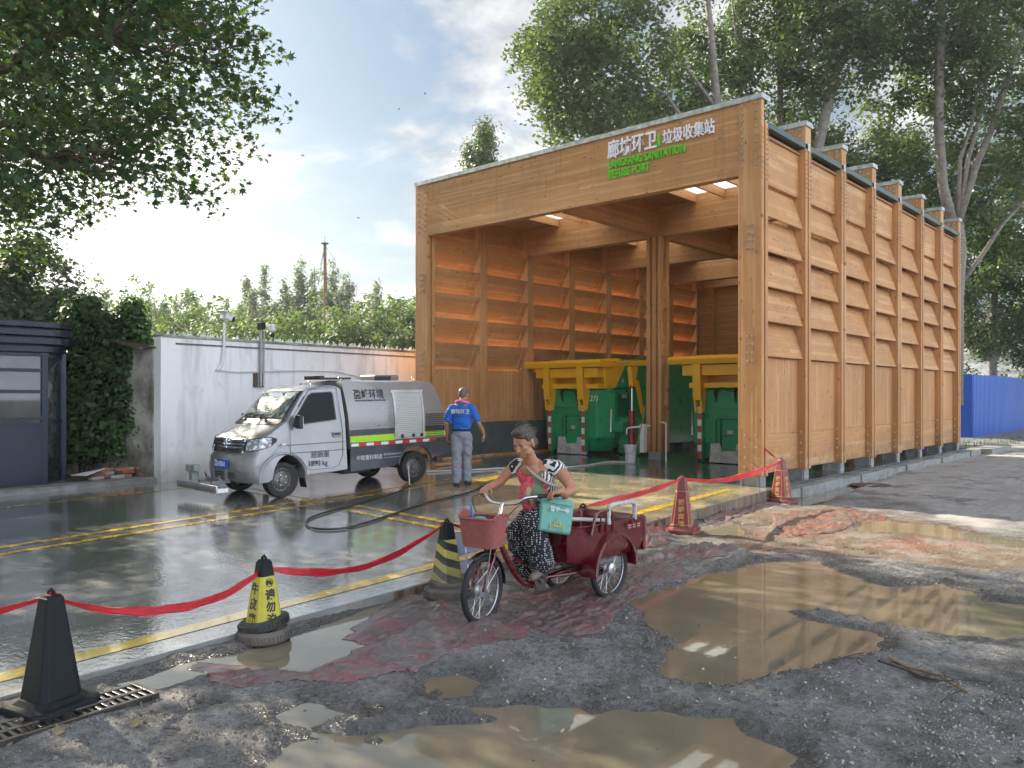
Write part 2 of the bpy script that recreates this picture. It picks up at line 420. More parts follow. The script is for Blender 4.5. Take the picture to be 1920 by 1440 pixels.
base = t.mix(t.math('MULTIPLY', sp2, .7), base, (.42,.41,.39)); base = t.mix(t.rr(n3,.55,.72,0,.32), base, (.02,.02,.022))
base = t.mix(t.math('MULTIPLY', speck, t.rr(n1,.4,.6,.1,1)), base, (.42,.40,.37))
sc = t.mix(t.rr(n3,.35,.65,0,1), (.16,.11,.066), (.42,.32,.22)); sc = t.mix(t.math('MULTIPLY', speck, .9), sc, (.6,.54,.45))
sc = t.mix(t.rr(t.noise(p, 1.3, 5, .6),.52,.62,0,.75), sc, (.40,.15,.09))
base = t.mix(t.math('MULTIPLY', sand, t.rr(t.math('ADD', n1, t.math('MULTIPLY', n2, .4)),.6,.72,.45,1)), base, sc)
cw = t.noise(p, 1.1, 6, .62)
cc2 = t.mix(t.rr(n2,.35,.65,0,1), (.50,.50,.49), (.62,.61,.59))
cmask = t.math('MULTIPLY', conc, t.rr(cw,.38,.45,0,1))
base = t.mix(cmask, base, cc2)
wet = t.math('ADD', t.rr(z, WL+.002, WL+.016, 1, 0), t.rr(n1,.46,.62,0,.7), clamp=True)
wet = t.math('MAXIMUM', wet, t.rr(t.math('ADD', t.n('Attribute', attribute_name='shore').outputs['Fac'], t.math('MULTIPLY', t.math('SUBTRACT', n2, .5), .25)), .03, .30, 1, 0)); wet = t.math('MULTIPLY', wet, t.rr(cmask,0,1,1,.15))
base = t.mix(t.math('MULTIPLY', wet, .48), base, (.045,.042,.038), 'MIX')
rough = t.math('ADD', t.rr(wet,0,1,.66,.14), t.math('MULTIPLY', n3, .16))
t.set(col=base, rough=rough, spec=.5)
hgt = t.math('ADD', t.math('MULTIPLY', n3, .5), t.math('ADD', t.math('MULTIPLY', n2, 1.0), t.math('ADD', t.math('MULTIPLY', speck, .9), t.math('MULTIPLY', sp2, .5))))
vc = t.n('TexVoronoi', {'Vector':p,'Scale':62.0}).outputs['Distance']; hgt = t.math('ADD', hgt, t.math('MULTIPLY', t.math('MULTIPLY', vc, 1.1), t.rr(n1,.35,.6,.3,1))); t.set(normal=t.bump(hgt, 1.0, .042))
o = npmesh('street', V, Q, t.m, smooth=True); tag(o, 'broken wet asphalt street full of potholes and gravel', kind='structure')
def vattr(o, name, arr):
    a = o.data.attributes.new(name, 'FLOAT', 'POINT'); a.data.foreach_set('value', np.asarray(arr, np.float32).ravel())
wn = fbm(X*2, Y*2, 3)
sm = np.zeros(X.shape)
for pp in SAND: sm = np.maximum(sm, np.clip(-(sdf(pp, X, Y)+wn*.5)/.25, 0, 1))
vattr(o, 'sand', sm); vattr(o, 'shore', PD)
cm = np.zeros(X.shape)
for pp in ROADC: cm = np.maximum(cm, np.clip(-(sdf(pp, X, Y)+wn*.4)/.3, 0, 1))
cm = np.maximum(cm, ((X > -4.6) & (Y > 20) & (X < 6))*1.0)
vattr(o, 'conc', cm)
# muddy water ------------------------------------------------------------------
t = NT('muddy water'); p = t.pos(); n = t.noise(p, 1.6, 5, .6); nr = t.noise(p, 14, 3, .5)
film = t.rr(t.noise(p, 5, 6, .6),.62,.72,0,.25)
col = t.mix(t.rr(n,.3,.7,0,1), (.18,.16,.112), (.25,.225,.165)); col = t.mix(film, col, (.31,.285,.22))
t.set(col=col, rough=t.math('ADD', .02, t.math('MULTIPLY', film, .5)), ior=1.37, spec=.5, coat=.12, coatr=.01, normal=t.bump(nr, .03, .004))
w_ = MB()
w_.add([(-5.7,-3,WL),(8,-3,WL),(8,12.6,WL),(-5.75,12.6,WL)], [(0,1,2,3)]); w_.add([(-5.55,12.6,WL),(8,12.6,WL),(8,30,WL),(-5.55,30,WL)], [(0,1,2,3)])
tag(w_.build('puddle_water', t.m), 'brown muddy rain water standing in the potholes', kind='structure')
# concrete yard slab -----------------------------------------------------------
sy = np.concatenate([np.arange(-14, 12.95, .5), [12.9]]); sy = np.unique(np.round(sy, 3))
t = NT('wet concrete'); p = t.pos(); n1 = t.noise(p, .55, 5, .55); n2 = t.noise(p, 5, 6, .62); n3 = t.noise(p, 60, 4, .7)
sxyz = t.n('SeparateXYZ', {0:p}).outputs
stre = t.noise(t.n('VectorMath', {0:p, 1:(4.0,.8,1)}, operation='MULTIPLY').outputs[0], 1.3, 6, .6)
c = t.mix(t.rr(stre,.3,.7,0,1), (.26,.275,.265), (.46,.46,.43)); c = t.mix(t.rr(n2,.45,.75,0,.5), c, (.30,.285,.24)); silt_sun = t.math('MULTIPLY', t.rr(sxyz[1],8.2,9.5,0,1), t.rr(t.noise(p, 1.7, 7, .68),.38,.60,.15,.9)); silt_sun2 = t.math('MULTIPLY', silt_sun, t.rr(sxyz[0],-11.5,-10,0,1)); c = t.mix(silt_sun2, c, (.46,.35,.17)); c = t.mix(t.math('MULTIPLY', silt_sun2, t.rr(t.noise(p, 9, 3, .6),.62,.66,0,.7)), c, (.62,.55,.40)); c = t.mix(t.rr(n3,.4,.7,0,.18), c, (.05,.05,.045))  # tan silt; its golden tone also paints the sun patch into the slab colour
pud = t.rr(t.math('ADD', n1, t.math('MULTIPLY', n2, .25)),.45,.62,0,1,'SMOOTHSTEP')
near = t.rr(sxyz[1], 12.6, 10.5, 0, 1)
wetf = t.math('MAXIMUM', pud, .45)
c = t.mix(t.math('MULTIPLY', pud, .35), c, (.05,.055,.052))
rip = t.noise(t.n('VectorMath', {0:p, 1:(1.0,1.6,1)}, operation='MULTIPLY').outputs[0], 15, 3, .6)
t.set(col=c, rough=t.math('ADD', t.math('ADD', t.rr(pud,0,1,.13,.02), t.math('MULTIPLY', silt_sun2, .22)), t.math('MULTIPLY', t.rr(n2,.4,.7,0,1), .12)), ior=1.5, coat=t.math('MULTIPLY', t.rr(pud,0,1,.5,1), t.rr(silt_sun2,0,1,1,.1)), spec=t.rr(silt_sun2,0,1,.5,.25), coatr=t.rr(pud,0,1,.10,.015))
hh = t.math('ADD', t.math('MULTIPLY', rip, t.rr(pud,0,1,.25,1.0)), t.math('MULTIPLY', n3, t.rr(pud,0,1,.5,0)))
bn = t.bump(hh, .17, .011); t.set(normal=bn, coatn=bn)
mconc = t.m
mb = MB(); rings = []
for y in sy:
    xe = float(edge_x(y)); z = slabz(y); zb = z-.42
    rings.append([(xe,y,zb),(xe,y,z-.008),(xe-.008,y,z),(-15.35,y,z),(-15.35,y,zb)])
mb.loft(rings)
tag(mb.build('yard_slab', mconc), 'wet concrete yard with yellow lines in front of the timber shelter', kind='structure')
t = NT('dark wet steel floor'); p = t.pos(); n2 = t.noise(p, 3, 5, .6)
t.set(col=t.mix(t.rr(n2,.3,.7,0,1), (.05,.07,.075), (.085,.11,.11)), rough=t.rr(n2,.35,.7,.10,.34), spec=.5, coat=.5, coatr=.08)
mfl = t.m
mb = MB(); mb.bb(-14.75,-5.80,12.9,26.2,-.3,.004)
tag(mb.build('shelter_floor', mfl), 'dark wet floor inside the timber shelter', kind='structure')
# slab side face, stained board-marked concrete kerb
t = NT('stained kerb'); p = t.pos(); sxz = t.n('VectorMath', {0:p, 1:(1,5.5,.8)}, operation='MULTIPLY').outputs[0]
n = t.noise(sxz, 2.4, 5, .65)
t.set(col=t.mix(t.rr(n,.35,.65,0,1), (.07,.05,.035), (.24,.19,.14)), rough=.8, normal=t.bump(n, .4, .02))
mb = MB(); rr_ = []
for y in [v for v in sy if v > 4.0]:
    xe = float(edge_x(y)); z = slabz(y)
    rr_.append([(xe+.003,y,-.4),(xe+.012,y,-.4),(xe+.012,y,z-.012),(xe+.003,y,z-.012)])
mb.loft(rr_); tag(mb.build('slab_kerb_face', t.m), 'stained vertical edge of the raised yard', kind='structure')
# yellow lines -------------------------------------------------------------
t = NT('yellow paint'); p = t.pos(); n = t.noise(p, 7, 6, .7); n4 = t.noise(p, 50, 4, .7)
t.set(col=t.mix(t.rr(n,.3,.65,0,1), (.55,.37,.035), (.80,.56,.07)), rough=t.rr(n,.4,.7,.12,.42), coat=.8, coatr=.05, alpha=t.rr(t.math('ADD', n, t.math('MULTIPLY', n4,.5)),.16,.22,0,1), ior=1.4)
myel = t.m
def stripe(pts, wd, name='yellow_line'):
    # pts: (x,y) polyline on the slab
    mb = MB(); rings = []
    P = []
    for (a, b) in zip(pts[:-1], pts[1:]):
        k = max(2, int(math.dist(a, b)/.4))
        P += [(a[0]+(b[0]-a[0])*i/k, a[1]+(b[1]-a[1])*i/k) for i in range(k)]
    P.append(pts[-1]); d = Vector((pts[-1][0]-pts[0][0], pts[-1][1]-pts[0][1])).normalized(); nn = (-d.y*wd/2, d.x*wd/2)
    for (x, y) in P:
        rings.append([(x-nn[0], y-nn[1], slabz(y-nn[1])+.004), (x+nn[0], y+nn[1], slabz(y+nn[1])+.004)])
    mb.loft(rings, caps=False, closed=False)
    return tag(mb.build(name, myel), kind='structure')
S = lambda px, py: on_slab(px, py)[:2]
def ln(a, b, wd):
    p, q = S(*a), S(*b); stripe([p, q], wd)
def line_ext(a, b, x0, x1, wd):
    p, q = S(*a), S(*b); 
    f = lambda s: (p[0]+(q[0]-p[0])*s, p[1]+(q[1]-p[1])*s)
    stripe([f(x0), f(x1)], wd)
line_ext((20,1266),(1370,917), -.3, 1.0, .17)
line_ext((0,1027),(862,895), -.35, 1.0, .125)
line_ext((0,1040),(880,899), -.35, 1.0, .125)
line_ext((0,953),(365,912), -.4, 1.35, .12)
ln((470,928),(720,948), .085) if False else None
for dy in (0, 13):
    ln((655,946+dy*.9),(868,985+dy), .12)
    ln((470,915+dy*.6),(600,938+dy*.7), .10)
ln((900,882),(1010,893), .12)
ln((880,905),(962,889), .30)
# ================================================================ TIMBER SHELTER
wH = wood('pine horizontal x', 'X', 'Z', 1.10); wHy = wood('pine horizontal y', 'Y', 'Z', 1.16, .07)
wV = wood('pine post', 'Z', 'X', 1.12); wVy = wood('pine planks', 'Z', 'Y', 1.12, .06)
zinc = M('galvanised flashing', (.42,.47,.47), .42, .75, .35, 9, .15, 120, spec=.5)
dgreen = M('dark green flashing', (.05,.10,.10), .38, .5, .3, 6, .1, 90)
bolt_m = M('bolt steel', (.60,.57,.52), .32, .9, .1)
steel = M('galvanised steel shoe', (.30,.31,.31), .5, .7, .25, 12, .1)
t = NT('strand board'); p = t.pos(); vv = t.n('TexVoronoi', {'Vector':t.n('VectorMath', {0:p,1:(1,2.5,1)}, operation='MULTIPLY').outputs[0],'Scale':16.0}).outputs['Color']
t.set(col=t.mix(t.n('SeparateXYZ', {0:vv}).outputs[0], (.20,.09,.04), (.42,.22,.10)), rough=.75); osb = t.m
t = NT('translucent skylight'); p = t.pos()
t.b.inputs['Base Color'].default_value = (.8,.84,.86,1); t.set(rough=.5, trans=.0)
tr = t.n('BsdfTranslucent', {'Color':(.85,.88,.9,1)}).outputs[0]; tp = t.n('BsdfTransparent', {'Color':(.8,.84,.86,1)}).outputs[0]
mx = t.n('MixShader', {0:.12}); t.t.links.new(tr, mx.inputs[1]); t.t.links.new(tp, mx.inputs[2]); t.t.links.new(mx.outputs[0], t.out.inputs[0]); skyl = t.m
BX0, BX1, BY0, STEP, ZT = -14.63, -5.93, 12.9, 1.835, 6.59
ZB = 5.29
B = thing('timber_shelter', 'big open-fronted laminated pine shelter with louvred sides and bolted posts', 'shelter', (-10.28,12.9,0))
def bolts(mb, pts, axis, r=.022):
    for (x, y, z) in pts:
        d = {'y':(0,-1,0),'x':(1,0,0),'-x':(-1,0,0)}[axis]
        mb.cyl((x,y,z), (x+d[0]*.012, y+d[1]*.012, z+d[2]*.012), r, 10)
        mb.cyl((x+d[0]*.012,y+d[1]*.012,z), (x+d[0]*.03, y+d[1]*.03, z), r*.55, 6)
def side(s):
    """s=+1 right wall (outer face +X), s=-1 left wall"""
    xo = BX1 if s > 0 else BX0                   # outer plane
    def XX(d): return xo-s*d                     # d: depth inwards from the outer plane
    def bbx(mb, d0, d1, y0, y1, z0, z1): mb.bb(min(XX(d0),XX(d1)), max(XX(d0),XX(d1)), y0, y1, z0, z1)
    for i in range(8):
        yc = BY0+.14+STEP*i; z0 = .17 if s > 0 else .05
        zt = ZT-.02
        y0 = BY0 if i == 0 else yc-.115
        mb = MB()
        bbx(mb, 0, .42 if i == 0 else .36, y0, y0+.10, z0, zt if i == 0 else 6.14 if s < 0 else zt)
        bbx(mb, 0, .42 if i == 0 else .36, y0+.155, y0+.255, z0, 6.16)
        post = mb.build('post', wV, B, bevel=.006, world=True)
        mb = MB(); bbx(mb, .06, .36, y0+.10, y0+.155, z0+.3, 6.12)
        mb.build('post_core', wVy, post, world=True)
        # bolts on the front face and on the outer edge
        mb = MB()
        cxs = (.10, .30) if i == 0 else (.09, .25)
        yf = y0-.001
        rows = [.42,.56,.70,.84] if False else []
        for z in (.32,.48,.66,.86): mb and [rows.append((XX(c), yf, z)) for c in cxs]
        for z in (2.12,2.26,2.40,2.54,4.02,4.15,4.28,4.41):
            rows += [(XX(.165), yf, z), (XX(.25), yf, z)] if i == 0 else ([(XX(.22), yf, z)] if s > 0 else [(XX(.12), yf, z)])
        if i == 0:
            for k in range(9): rows += [(XX(.345), yf, 5.42+k*.13), (XX(.10), yf, 5.42+k*.13)]
        if i > 0 and s > 0:
            for k in range(3): rows += [(XX(.10), yf, 6.22+k*.12), (XX(.25), yf, 6.22+k*.12)]
        bolts(mb, rows, 'y')
        rows = []
        for k in range(11): rows += [(XX(0)+s*.001, y0+.03, 5.2+k*.085), (XX(0)+s*.001, y0+.225, 5.2+k*.085)]
        bolts(mb, rows, 'x' if s > 0 else '-x', .014)
        mb.build('bolt_row', bolt_m, post, world=True)
        mb = MB(); bbx(mb, .03, .40, y0+.01, y0+.10, .0, z0); bbx(mb, .05, .08, y0-.03, y0+.27, 0, z0); bbx(mb, .33, .36, y0-.03, y0+.27, 0, z0)
        mb.build('post_shoe', steel, post, world=True)
        if i < 7:
            a, b = y0+.257, BY0+.14+STEP*(i+1)-.117
            # upper fascia board
            mb = MB(); bbx(mb, .14, .20, a, b, 5.20, 6.06); mb.build('fascia_board', wHy, B, world=True, bevel=.004)
            # five tilted louvre boards
            for k in range(5):
                zb = 2.21+.60*k
                mb = MB(); ang = math.atan2(.255,.607)
                p0, p1 = (XX(.045), zb), (XX(.235 if s > 0 else .352), zb+.607); nxx = (s*.030*math.cos(ang), .030*math.sin(ang))
                poly = [p0, p1, (p1[0]-nxx[0], p1[1]-nxx[1]), (p0[0]-nxx[0], p0[1]-nxx[1])]
                mb.prism(poly, 'y', a+.004, b-.004); mb.build('louvre', wHy, B, world=True, bevel=.004)
            # bracing fins inside each bay
            mb = MB()
            for k in range(5):
                zb = 2.21+.60*k
                mb.prism([(XX(.09), zb+.02), (XX(.30), zb+.58), (XX(.36), zb+.58), (XX(.36), zb+.50), (XX(.16), zb+.02)], 'y', b-.20, b-.165)
            mb.build('louvre_fin', wHy, B, world=True)
            # vertical boards below, plinth board
            mb = MB(); bbx(mb, .15, .20, a, b, .86, 2.19); mb.build('wall_panel', wVy, B, world=True, bevel=.004)
            mb = MB(); bbx(mb, .147, .20, a, b, .19, .857); mb.build('plinth_board', wHy, B, world=True, bevel=.004)
            mb = MB(); bbx(mb, .0, .13, y0+.25, b+.13, 6.09, 6.19); bbx(mb, .13, .5, y0+.25, b+.13, 6.17, 6.19)
            mb.build('eaves_flashing', dgreen, B, world=True, bevel=.004)
            mb = MB(); bbx(mb, -.012, .10, b+.09, b+.17, 6.07, 6.21) ; mb.build('flashing_joint', zinc, B, world=True)
side(1); side(-1)
# cross beams
for i in range(8):
    y0 = BY0 if i == 0 else BY0+.14+STEP*i-.115
    full = i in (0,2,4,6,7)
    mb = MB()
    xa, xb = (BX0+.42, BX1-.42) if i == 0 else (BX0+.37, BX1-.001)
    mb.bb(xa, xb, y0+.004 if i else y0+.012, y0+.20, ZB if full else 6.17, ZT-.02) if i == 0 else mb.bb(BX0+.37, BX1-.365, y0+.004, y0+.24, ZB if full else 6.17, ZT-.02)
    mb.build('cross_beam', wH, B, world=True, bevel=.008)
    if i:
        mb = MB(); mb.bb(BX1-.365, BX1, y0+.002, y0+.252, 6.162, ZT-.022) if False else mb.bb(BX1-.36, BX1, y0+.102, y0+.252, 6.165, ZT-.022)
        mb.build('beam_end', wV, B, world=True, bevel=.006)
    mb = MB(); x0 = BX0-.02 if i == 0 else BX0+.3
    mb.bb(x0, BX1+.025, y0-.02, y0+.28, ZT-.02, ZT+.015); mb.bb(x0, BX1+.025, y0-.022, y0-.018, ZT-.075, ZT+.013)
    mb.bb(BX1+.022, BX1+.026, y0-.02, y0+.28, ZT-.075, ZT+.013)
    mb.build('beam_cap', zinc, B, world=True)
# inlay blocks on corner post
# longitudinal centre beam and rafters, roof
CX = -10.28
mb = MB(); mb.bb(CX-.10, CX+.10, BY0+.26, 25.6, ZB+.002, 6.05); mb.build('ridge_beam', wHy, B, world=True, bevel=.008)
roof = MB(); sk = MB()
YR = [BY0+.24, BY0+.14+STEP*2, BY0+.14+STEP*4, BY0+.14+STEP*6, BY0+.14+STEP*7]
SK = [(-13.2,-11.7),(-9.2,-6.4)]
for a, b in zip(YR[:-1], YR[1:]):
    for x0, x1 in ((BX0+.1,-13.2),(-11.7,-9.2),(-6.4,BX1-.1)):
        roof = MB(); roof.bb(x0, x1, a+.12, b-.12, 5.98, 6.02); roof.build('roof_panel', osb, B, world=True)
sk.bb(-13.35,-11.55, BY0+.3, 25.6, 6.13, 6.145); sk.bb(-9.3,-6.25, BY0+.3, 25.6, 6.13, 6.145)
sk.build('skylight', skyl, B, world=True)
rr2 = MB(); rr2.bb(BX0+.5,-13.36, BY0+.3, 25.7, 6.12,6.22); rr2.bb(-11.54,-9.31, BY0+.3, 25.7, 6.12,6.22); rr2.bb(-6.24,BX1-.5, BY0+.3, 25.7, 6.12,6.22)
rr2.build('roof_deck', dgreen, B, world=True)
for (x0, x1) in SK:
    n = 3 if x0 < -12 else 5
    for j in range(n):
        x = x0+(x1-x0)*j/(n-1)
        for a, b in zip(YR[:-1], YR[1:]):
            mb = MB(); mb.bb(x-.025, x+.025, a+.14, b-.13, 5.93, 6.125); mb.build('rafter', wHy, B, world=True)
# centre post (four timbers on a steel shoe)
mb = MB(); yc = BY0+.14+STEP*2
for dx in (-.20,-.045,.11):
    for dy in (-.19,.08):
        mb.bb(CX+dx, CX+dx+.095, yc+dy, yc+dy+.10, .20, ZB-.004)
cp = mb.build('post', wV, B, world=True, bevel=.006)
for z in (.6,2.3,3.6):
    mb = MB(); mb.bb(CX-.19, CX+.19, yc-.088, yc+.078, z, z+.7); mb.build('post_spacer', wH, cp, world=True)
mb = MB(); mb.bb(CX-.17, CX+.17, yc-.14, yc+.14, 0, .20); mb.build('post_shoe', steel, cp, world=True)
mb = MB(); mb.bb(CX-.045, CX+.05, yc-.19, yc-.16, ZB, 6.03); mb.build('post_head', wV, cp, world=True)
# back wall
mb = MB(); mb.bb(BX0+.36, BX1-.36, 25.98, 26.05, .15, 6.1); mb.build('back_wall', wH, B, world=True)
mb = MB()
for k in range(6): mb.bb(BX0+.9+k*1.35, BX0+1.0+k*1.35, 25.86, 25.978, .2, 5.9)
mb.bb(BX0+.4, BX1-.4, 25.87, 25.978, 2.1, 2.22); mb.build('back_batten', wV, B, world=True)
# grey metal skirting inside the left wall, lower part
skm = M('grey steel skirting', (.12,.15,.165), .45, .5, .2, 3, .1, 30)
mb = MB(); mb.bb(BX0+.365, BX0+.385, BY0+.26, 25.6, .004, .86); mb.build('steel_skirting', skm, B, world=True)
mb = MB(); mb.bb(BX0+.44,BX0+.60, BY0+.3, 25.6, .005, .05); mb.build('floor_batten', wHy, B, world=True)
# front sign
white_m = M('white letters', (.78,.82,.90), .4, 0, .03); green_m = M('green letters', (.10,.60,.02), .4, 0, .05)
yf = BY0-.018
def sg(name, s, px, py, size, mat, **k):
    # x position on the facade from a photo column; the text stands on the plane y=12.9
    r = (px-960)/F; x = (r*CA-SA)/(CA+r*SA)*BY0; D = -SA*x+CA*BY0; z = CH+(740-py)/F*D
    return writing(name, s, size, mat, B, (x+10.28, yf-12.9, z), (R(90),0,0), depth=.012, **k)
sg('sign_writing', '廊坊环卫', 1140, 296, .37, white_m, bold=.005, sx=.745)
sg('sign_writing', '垃圾收集站', 1243, 270, .285, white_m, bold=.003, sx=.74)
mb = MB(); 
x = -10.28
r = (1236.5-960)/F; xs = (r*CA-SA)/(CA+r*SA)*BY0; D = -SA*xs+CA*BY0
mb.bb(xs-.02, xs+.02, yf-.02, yf+.02, CH+(740-274)/F*D, CH+(740-252)/F*D); mb.build('sign_bar', green_m, B, world=True)
sg('sign_writing', 'LANGFANG SANITATION', 1141, 317, .215, green_m, bold=.0035, sx=.665, spacing=1.03)
sg('sign_writing', 'REFUSE PORT', 1141, 336, .215, green_m, bold=.0035, sx=.70, spacing=1.03)
# strip lights under the right wall's second row
lm = M('lamp housing', (.05,.05,.05), .4)
# concrete kerb blocks along the right wall
kb = M('kerb concrete', (.27,.28,.27), .85, 0, .25, 7, .5, 40, dirt=.6, dcol=(.09,.08,.07), dscale=4)
y = 12.75; k = 0
while y < 26.9:
    L = .98; mb = MB(); h = -.02+.012*((k*7) % 3)
    mb.bb(-5.96, -5.60+.015*((k*5) % 3), y, y+L, -.4, h-.04)
    o = mb.build('kerb_block', kb, None, bevel=.012); tag(o, 'grey concrete kerb block in the row along the foot of the shelter side wall', 'kerb block', 'kerb blocks along the shelter side'); y += L+.012; k += 1
mb = MB(); mb.bb(-5.85,-5.30,26.9,29.5,-.4,-.03); tag(mb.build('kerb_slab', kb, bevel=.01), 'concrete slab beyond the kerb blocks near the blue fence', 'kerb slab')
# ================================================================ TREES AND PLANTS
def leafmat(name, c1, c2, tl=.35, rough=.45, yel=None, spec=.4):
    t = NT(name); p = t.pos()
    n = t.noise(p, 1.1, 3, .6); n2 = t.noise(p, 9, 2, .6)
    c = t.mix(t.rr(t.math('ADD', n, t.math('MULTIPLY', n2, .6)),.55,1.05,0,1), c1, c2)
    if yel: c = t.mix(t.rr(n2,.62,.7,0,.6), c, yel)
    t.set(col=c, rough=rough, spec=spec)
    tr = t.n('BsdfTranslucent', {'Color': t.mix(.5, c, (.25,.42,.05), 'MIX')}).outputs[0]
    mx = t.n('MixShader', {0:tl}); t.t.links.new(t.b.outputs[0], mx.inputs[1]); t.t.links.new(tr, mx.inputs[2]); t.t.links.new(mx.outputs[0], t.out.inputs[0])
    return t.m
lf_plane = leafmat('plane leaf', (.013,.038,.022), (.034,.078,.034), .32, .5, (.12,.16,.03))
lf_pop = leafmat('poplar leaf', (.042,.085,.036), (.12,.165,.065), .32, .38, (.24,.25,.12), .6)
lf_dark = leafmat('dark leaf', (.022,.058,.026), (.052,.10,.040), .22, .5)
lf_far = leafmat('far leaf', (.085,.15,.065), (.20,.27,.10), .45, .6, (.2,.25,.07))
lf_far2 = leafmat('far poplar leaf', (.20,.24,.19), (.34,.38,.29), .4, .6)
lf_bush = leafmat('bush leaf', (.022,.058,.022), (.055,.12,.035), .28, .45, (.10,.16,.03))
bark_p = M('pale bark', (.22,.20,.165), .85, 0, .3, 9, .6, 24, dirt=.7, dcol=(.07,.06,.05), dscale=5)
bark_d = M('dark bark', (.13,.095,.065), .88, 0, .3, 7, .6, 30)
STAR = []
for k in range(5):
    a = math.pi/2+(k-2)*R(52); r0 = (.62,.92,1.05,.92,.62)[k]
    STAR.append((r0*math.cos(a), r0*math.sin(a)))
    if k < 4: b = a+R(26); STAR.append((.40*math.cos(b), .40*math.sin(b)))
STAR = np.array([(0.08,-.42),(-.08,-.42)][:1]+STAR+[(-.08,-.42)]); STAR = np.array(STAR)*.55
DIAM = np.array([(0,-.5),(.36,0.02),(0,.55),(-.36,.02)])
def leaves(C, size, shape=DIAM, droop=.5, seed=0):
    g = np.random.default_rng(seed); n = len(C); k = len(shape)
    nrm = g.normal(size=(n,3)); nrm[:,2] = np.abs(nrm[:,2])*1.2+droop; nrm /= np.linalg.norm(nrm, axis=1)[:,None]
    u = np.cross(nrm, g.normal(size=(n,3))); u /= np.linalg.norm(u, axis=1)[:,None]; v = np.cross(nrm, u)
    s = size*g.uniform(.6,1.25,n)
    V = C[:,None,:]+(u[:,None,:]*shape[None,:,0,None]+v[:,None,:]*shape[None,:,1,None])*s[:,None,None]
    fold = (np.abs(shape[:,0])*.35)[None,:,None]*nrm[:,None,:]*s[:,None,None]
    V = V-fold
    return V.reshape(-1,3), np.arange(n*k).reshape(n,k)
def spray(C, n, r, g, flat=.75):
    off = g.normal(size=(len(C), n, 3))*np.array([r,r,r*flat])*.6
    return (C[:,None,:]+off).reshape(-1,3)
def curve(a, b, k, sag, g, wob=.06):
    a = Vector(a); b = Vector(b); L = (b-a).length; pts = []
    for i in range(k+1):
        t_ = i/k; p = a.lerp(b, t_); p.z += sag*math.sin(math.pi*t_)*L
        if 0 < i < k: p += Vector(g.normal(size=3))*wob*L*.3
        pts.append(p)
    return pts
def make_tree(name, label, base, limbs, C, nleaf, r, size, lmat, bmat, seed=1, shape=DIAM, group='trees', cat='tree', flat=.75, filt=None, twig=.012, droop=.5):
    g = np.random.default_rng(seed)
    root = thing(name, label, cat, base, 0, group)
    C = np.asarray(C, float)
    L = spray(C, nleaf, r, g, flat)
    if filt is not None: L = L[filt(L)]
    bx = np.array(base)
    V, Fc = leaves(L, size, shape, droop, seed)
    npmesh('crown', V-bx, Fc, lmat, root, nside=len(shape))
    mb = MB(); nodes = []
    for pts, r0, r1 in limbs:
        m = len(pts)
        mb.tube(pts, [r0+(r1-r0)*i/(m-1) for i in range(m)], 8)
        for i in range(m-1):
            for f in (0,.5): nodes.append((Vector(pts[i]).lerp(Vector(pts[i+1]), f), r0+(r1-r0)*i/(m-1)))
    na = np.array([list(n_[0]) for n_ in nodes])
    for c in C:
        d = np.linalg.norm(na-c, axis=1)+np.maximum(0, na[:,2]-c[2])*1.5
        j = int(np.argmin(d))
        if d[j] > 2.3: continue
        pts = curve(nodes[j][0], c, 3, -.04, g, .25); rb = min(nodes[j][1]*.5, .012+.012*d[j]*.6)
        mb.tube(pts, [rb, rb*.8, rb*.55, twig*.5], 4, caps=False)
    mb.build('trunk', bmat, root, smooth='all', world=True)
    return root
# ---- the big plane tree on the left; its trunk stands outside the picture
PL = [(-2500,-3000),(470,-3000),(470,-200),(520,-60),(528,5),(470,30),(440,38),(490,55),(548,98),(525,112),(480,118),(500,150),(535,170),(545,188),(525,205),(558,236),(535,246),(500,235),(488,262),(502,308),(470,322),(474,350),(425,360),(412,408),(385,415),(358,385),(300,368),(268,388),(238,395),(212,372),(232,408),(208,440),(150,428),(120,450),(132,482),(60,512),(0,522),(-2500,560)]
g = np.random.default_rng(5)
N = 9000
c = np.stack([g.uniform(-25,-8.5,N), g.uniform(-9,8.6,N), g.uniform(3.6,13.5,N)], 1)
px, py, D = proj(c)
ok = inside_poly([(a-8,b-8) for a,b in PL], px, py) & (D > 6.5) & (((c[:,0]+16.5)/8.6)**2+((c[:,1]-.6)/8.6)**2+((c[:,2]-8)/6.2)**2 < 1.0)
nz = fbm(c[:,0]*.45+c[:,2]*.3, c[:,1]*.45+5, 3)
onscr = (px > -250) & (py > -250)
px2, py2, _ = proj(c); ok &= inside_poly(PL, px+26, py+26) | (px < -100) | (py < -100)
keep = ok & ((nz > -.06) | (g.uniform(size=N) < .18)) & (onscr | (g.uniform(size=N) < .55))
# a thinner edge to the lower right
C = c[keep]
def pf(L):
    px, py, D = proj(L); return inside_poly([(a+14 if a > 0 else a, b+(10 if b > 100 else 0)) for a, b in PL], px, py)
gl = np.random.default_rng(8); b0 = (-15.2,.2,-.3)
lim = [(curve(b0, (-15.4,.6,4.2), 5, 0, gl, .04), .36, .27)]
for e, r0 in (((-11.6,5.2,6.6),.17),((-13.6,6.6,8.2),.16),((-10.5,2.4,8.4),.15),((-19,4,8.5),.17),((-21,0,8),.16),((-16,-4,9),.16),((-15.5,2,12.4),.2),((-12.8,4.6,4.9),.12),((-17.5,6.4,7.0),.15),((-18.5,-2,11),.15)):
    lim.append((curve((-15.4,.6,3.9+r0*2), e, 7, .05, gl, .07), r0, .035))
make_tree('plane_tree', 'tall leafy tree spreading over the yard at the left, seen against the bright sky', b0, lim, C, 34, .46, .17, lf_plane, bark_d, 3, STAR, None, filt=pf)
print('plane clumps', len(C))
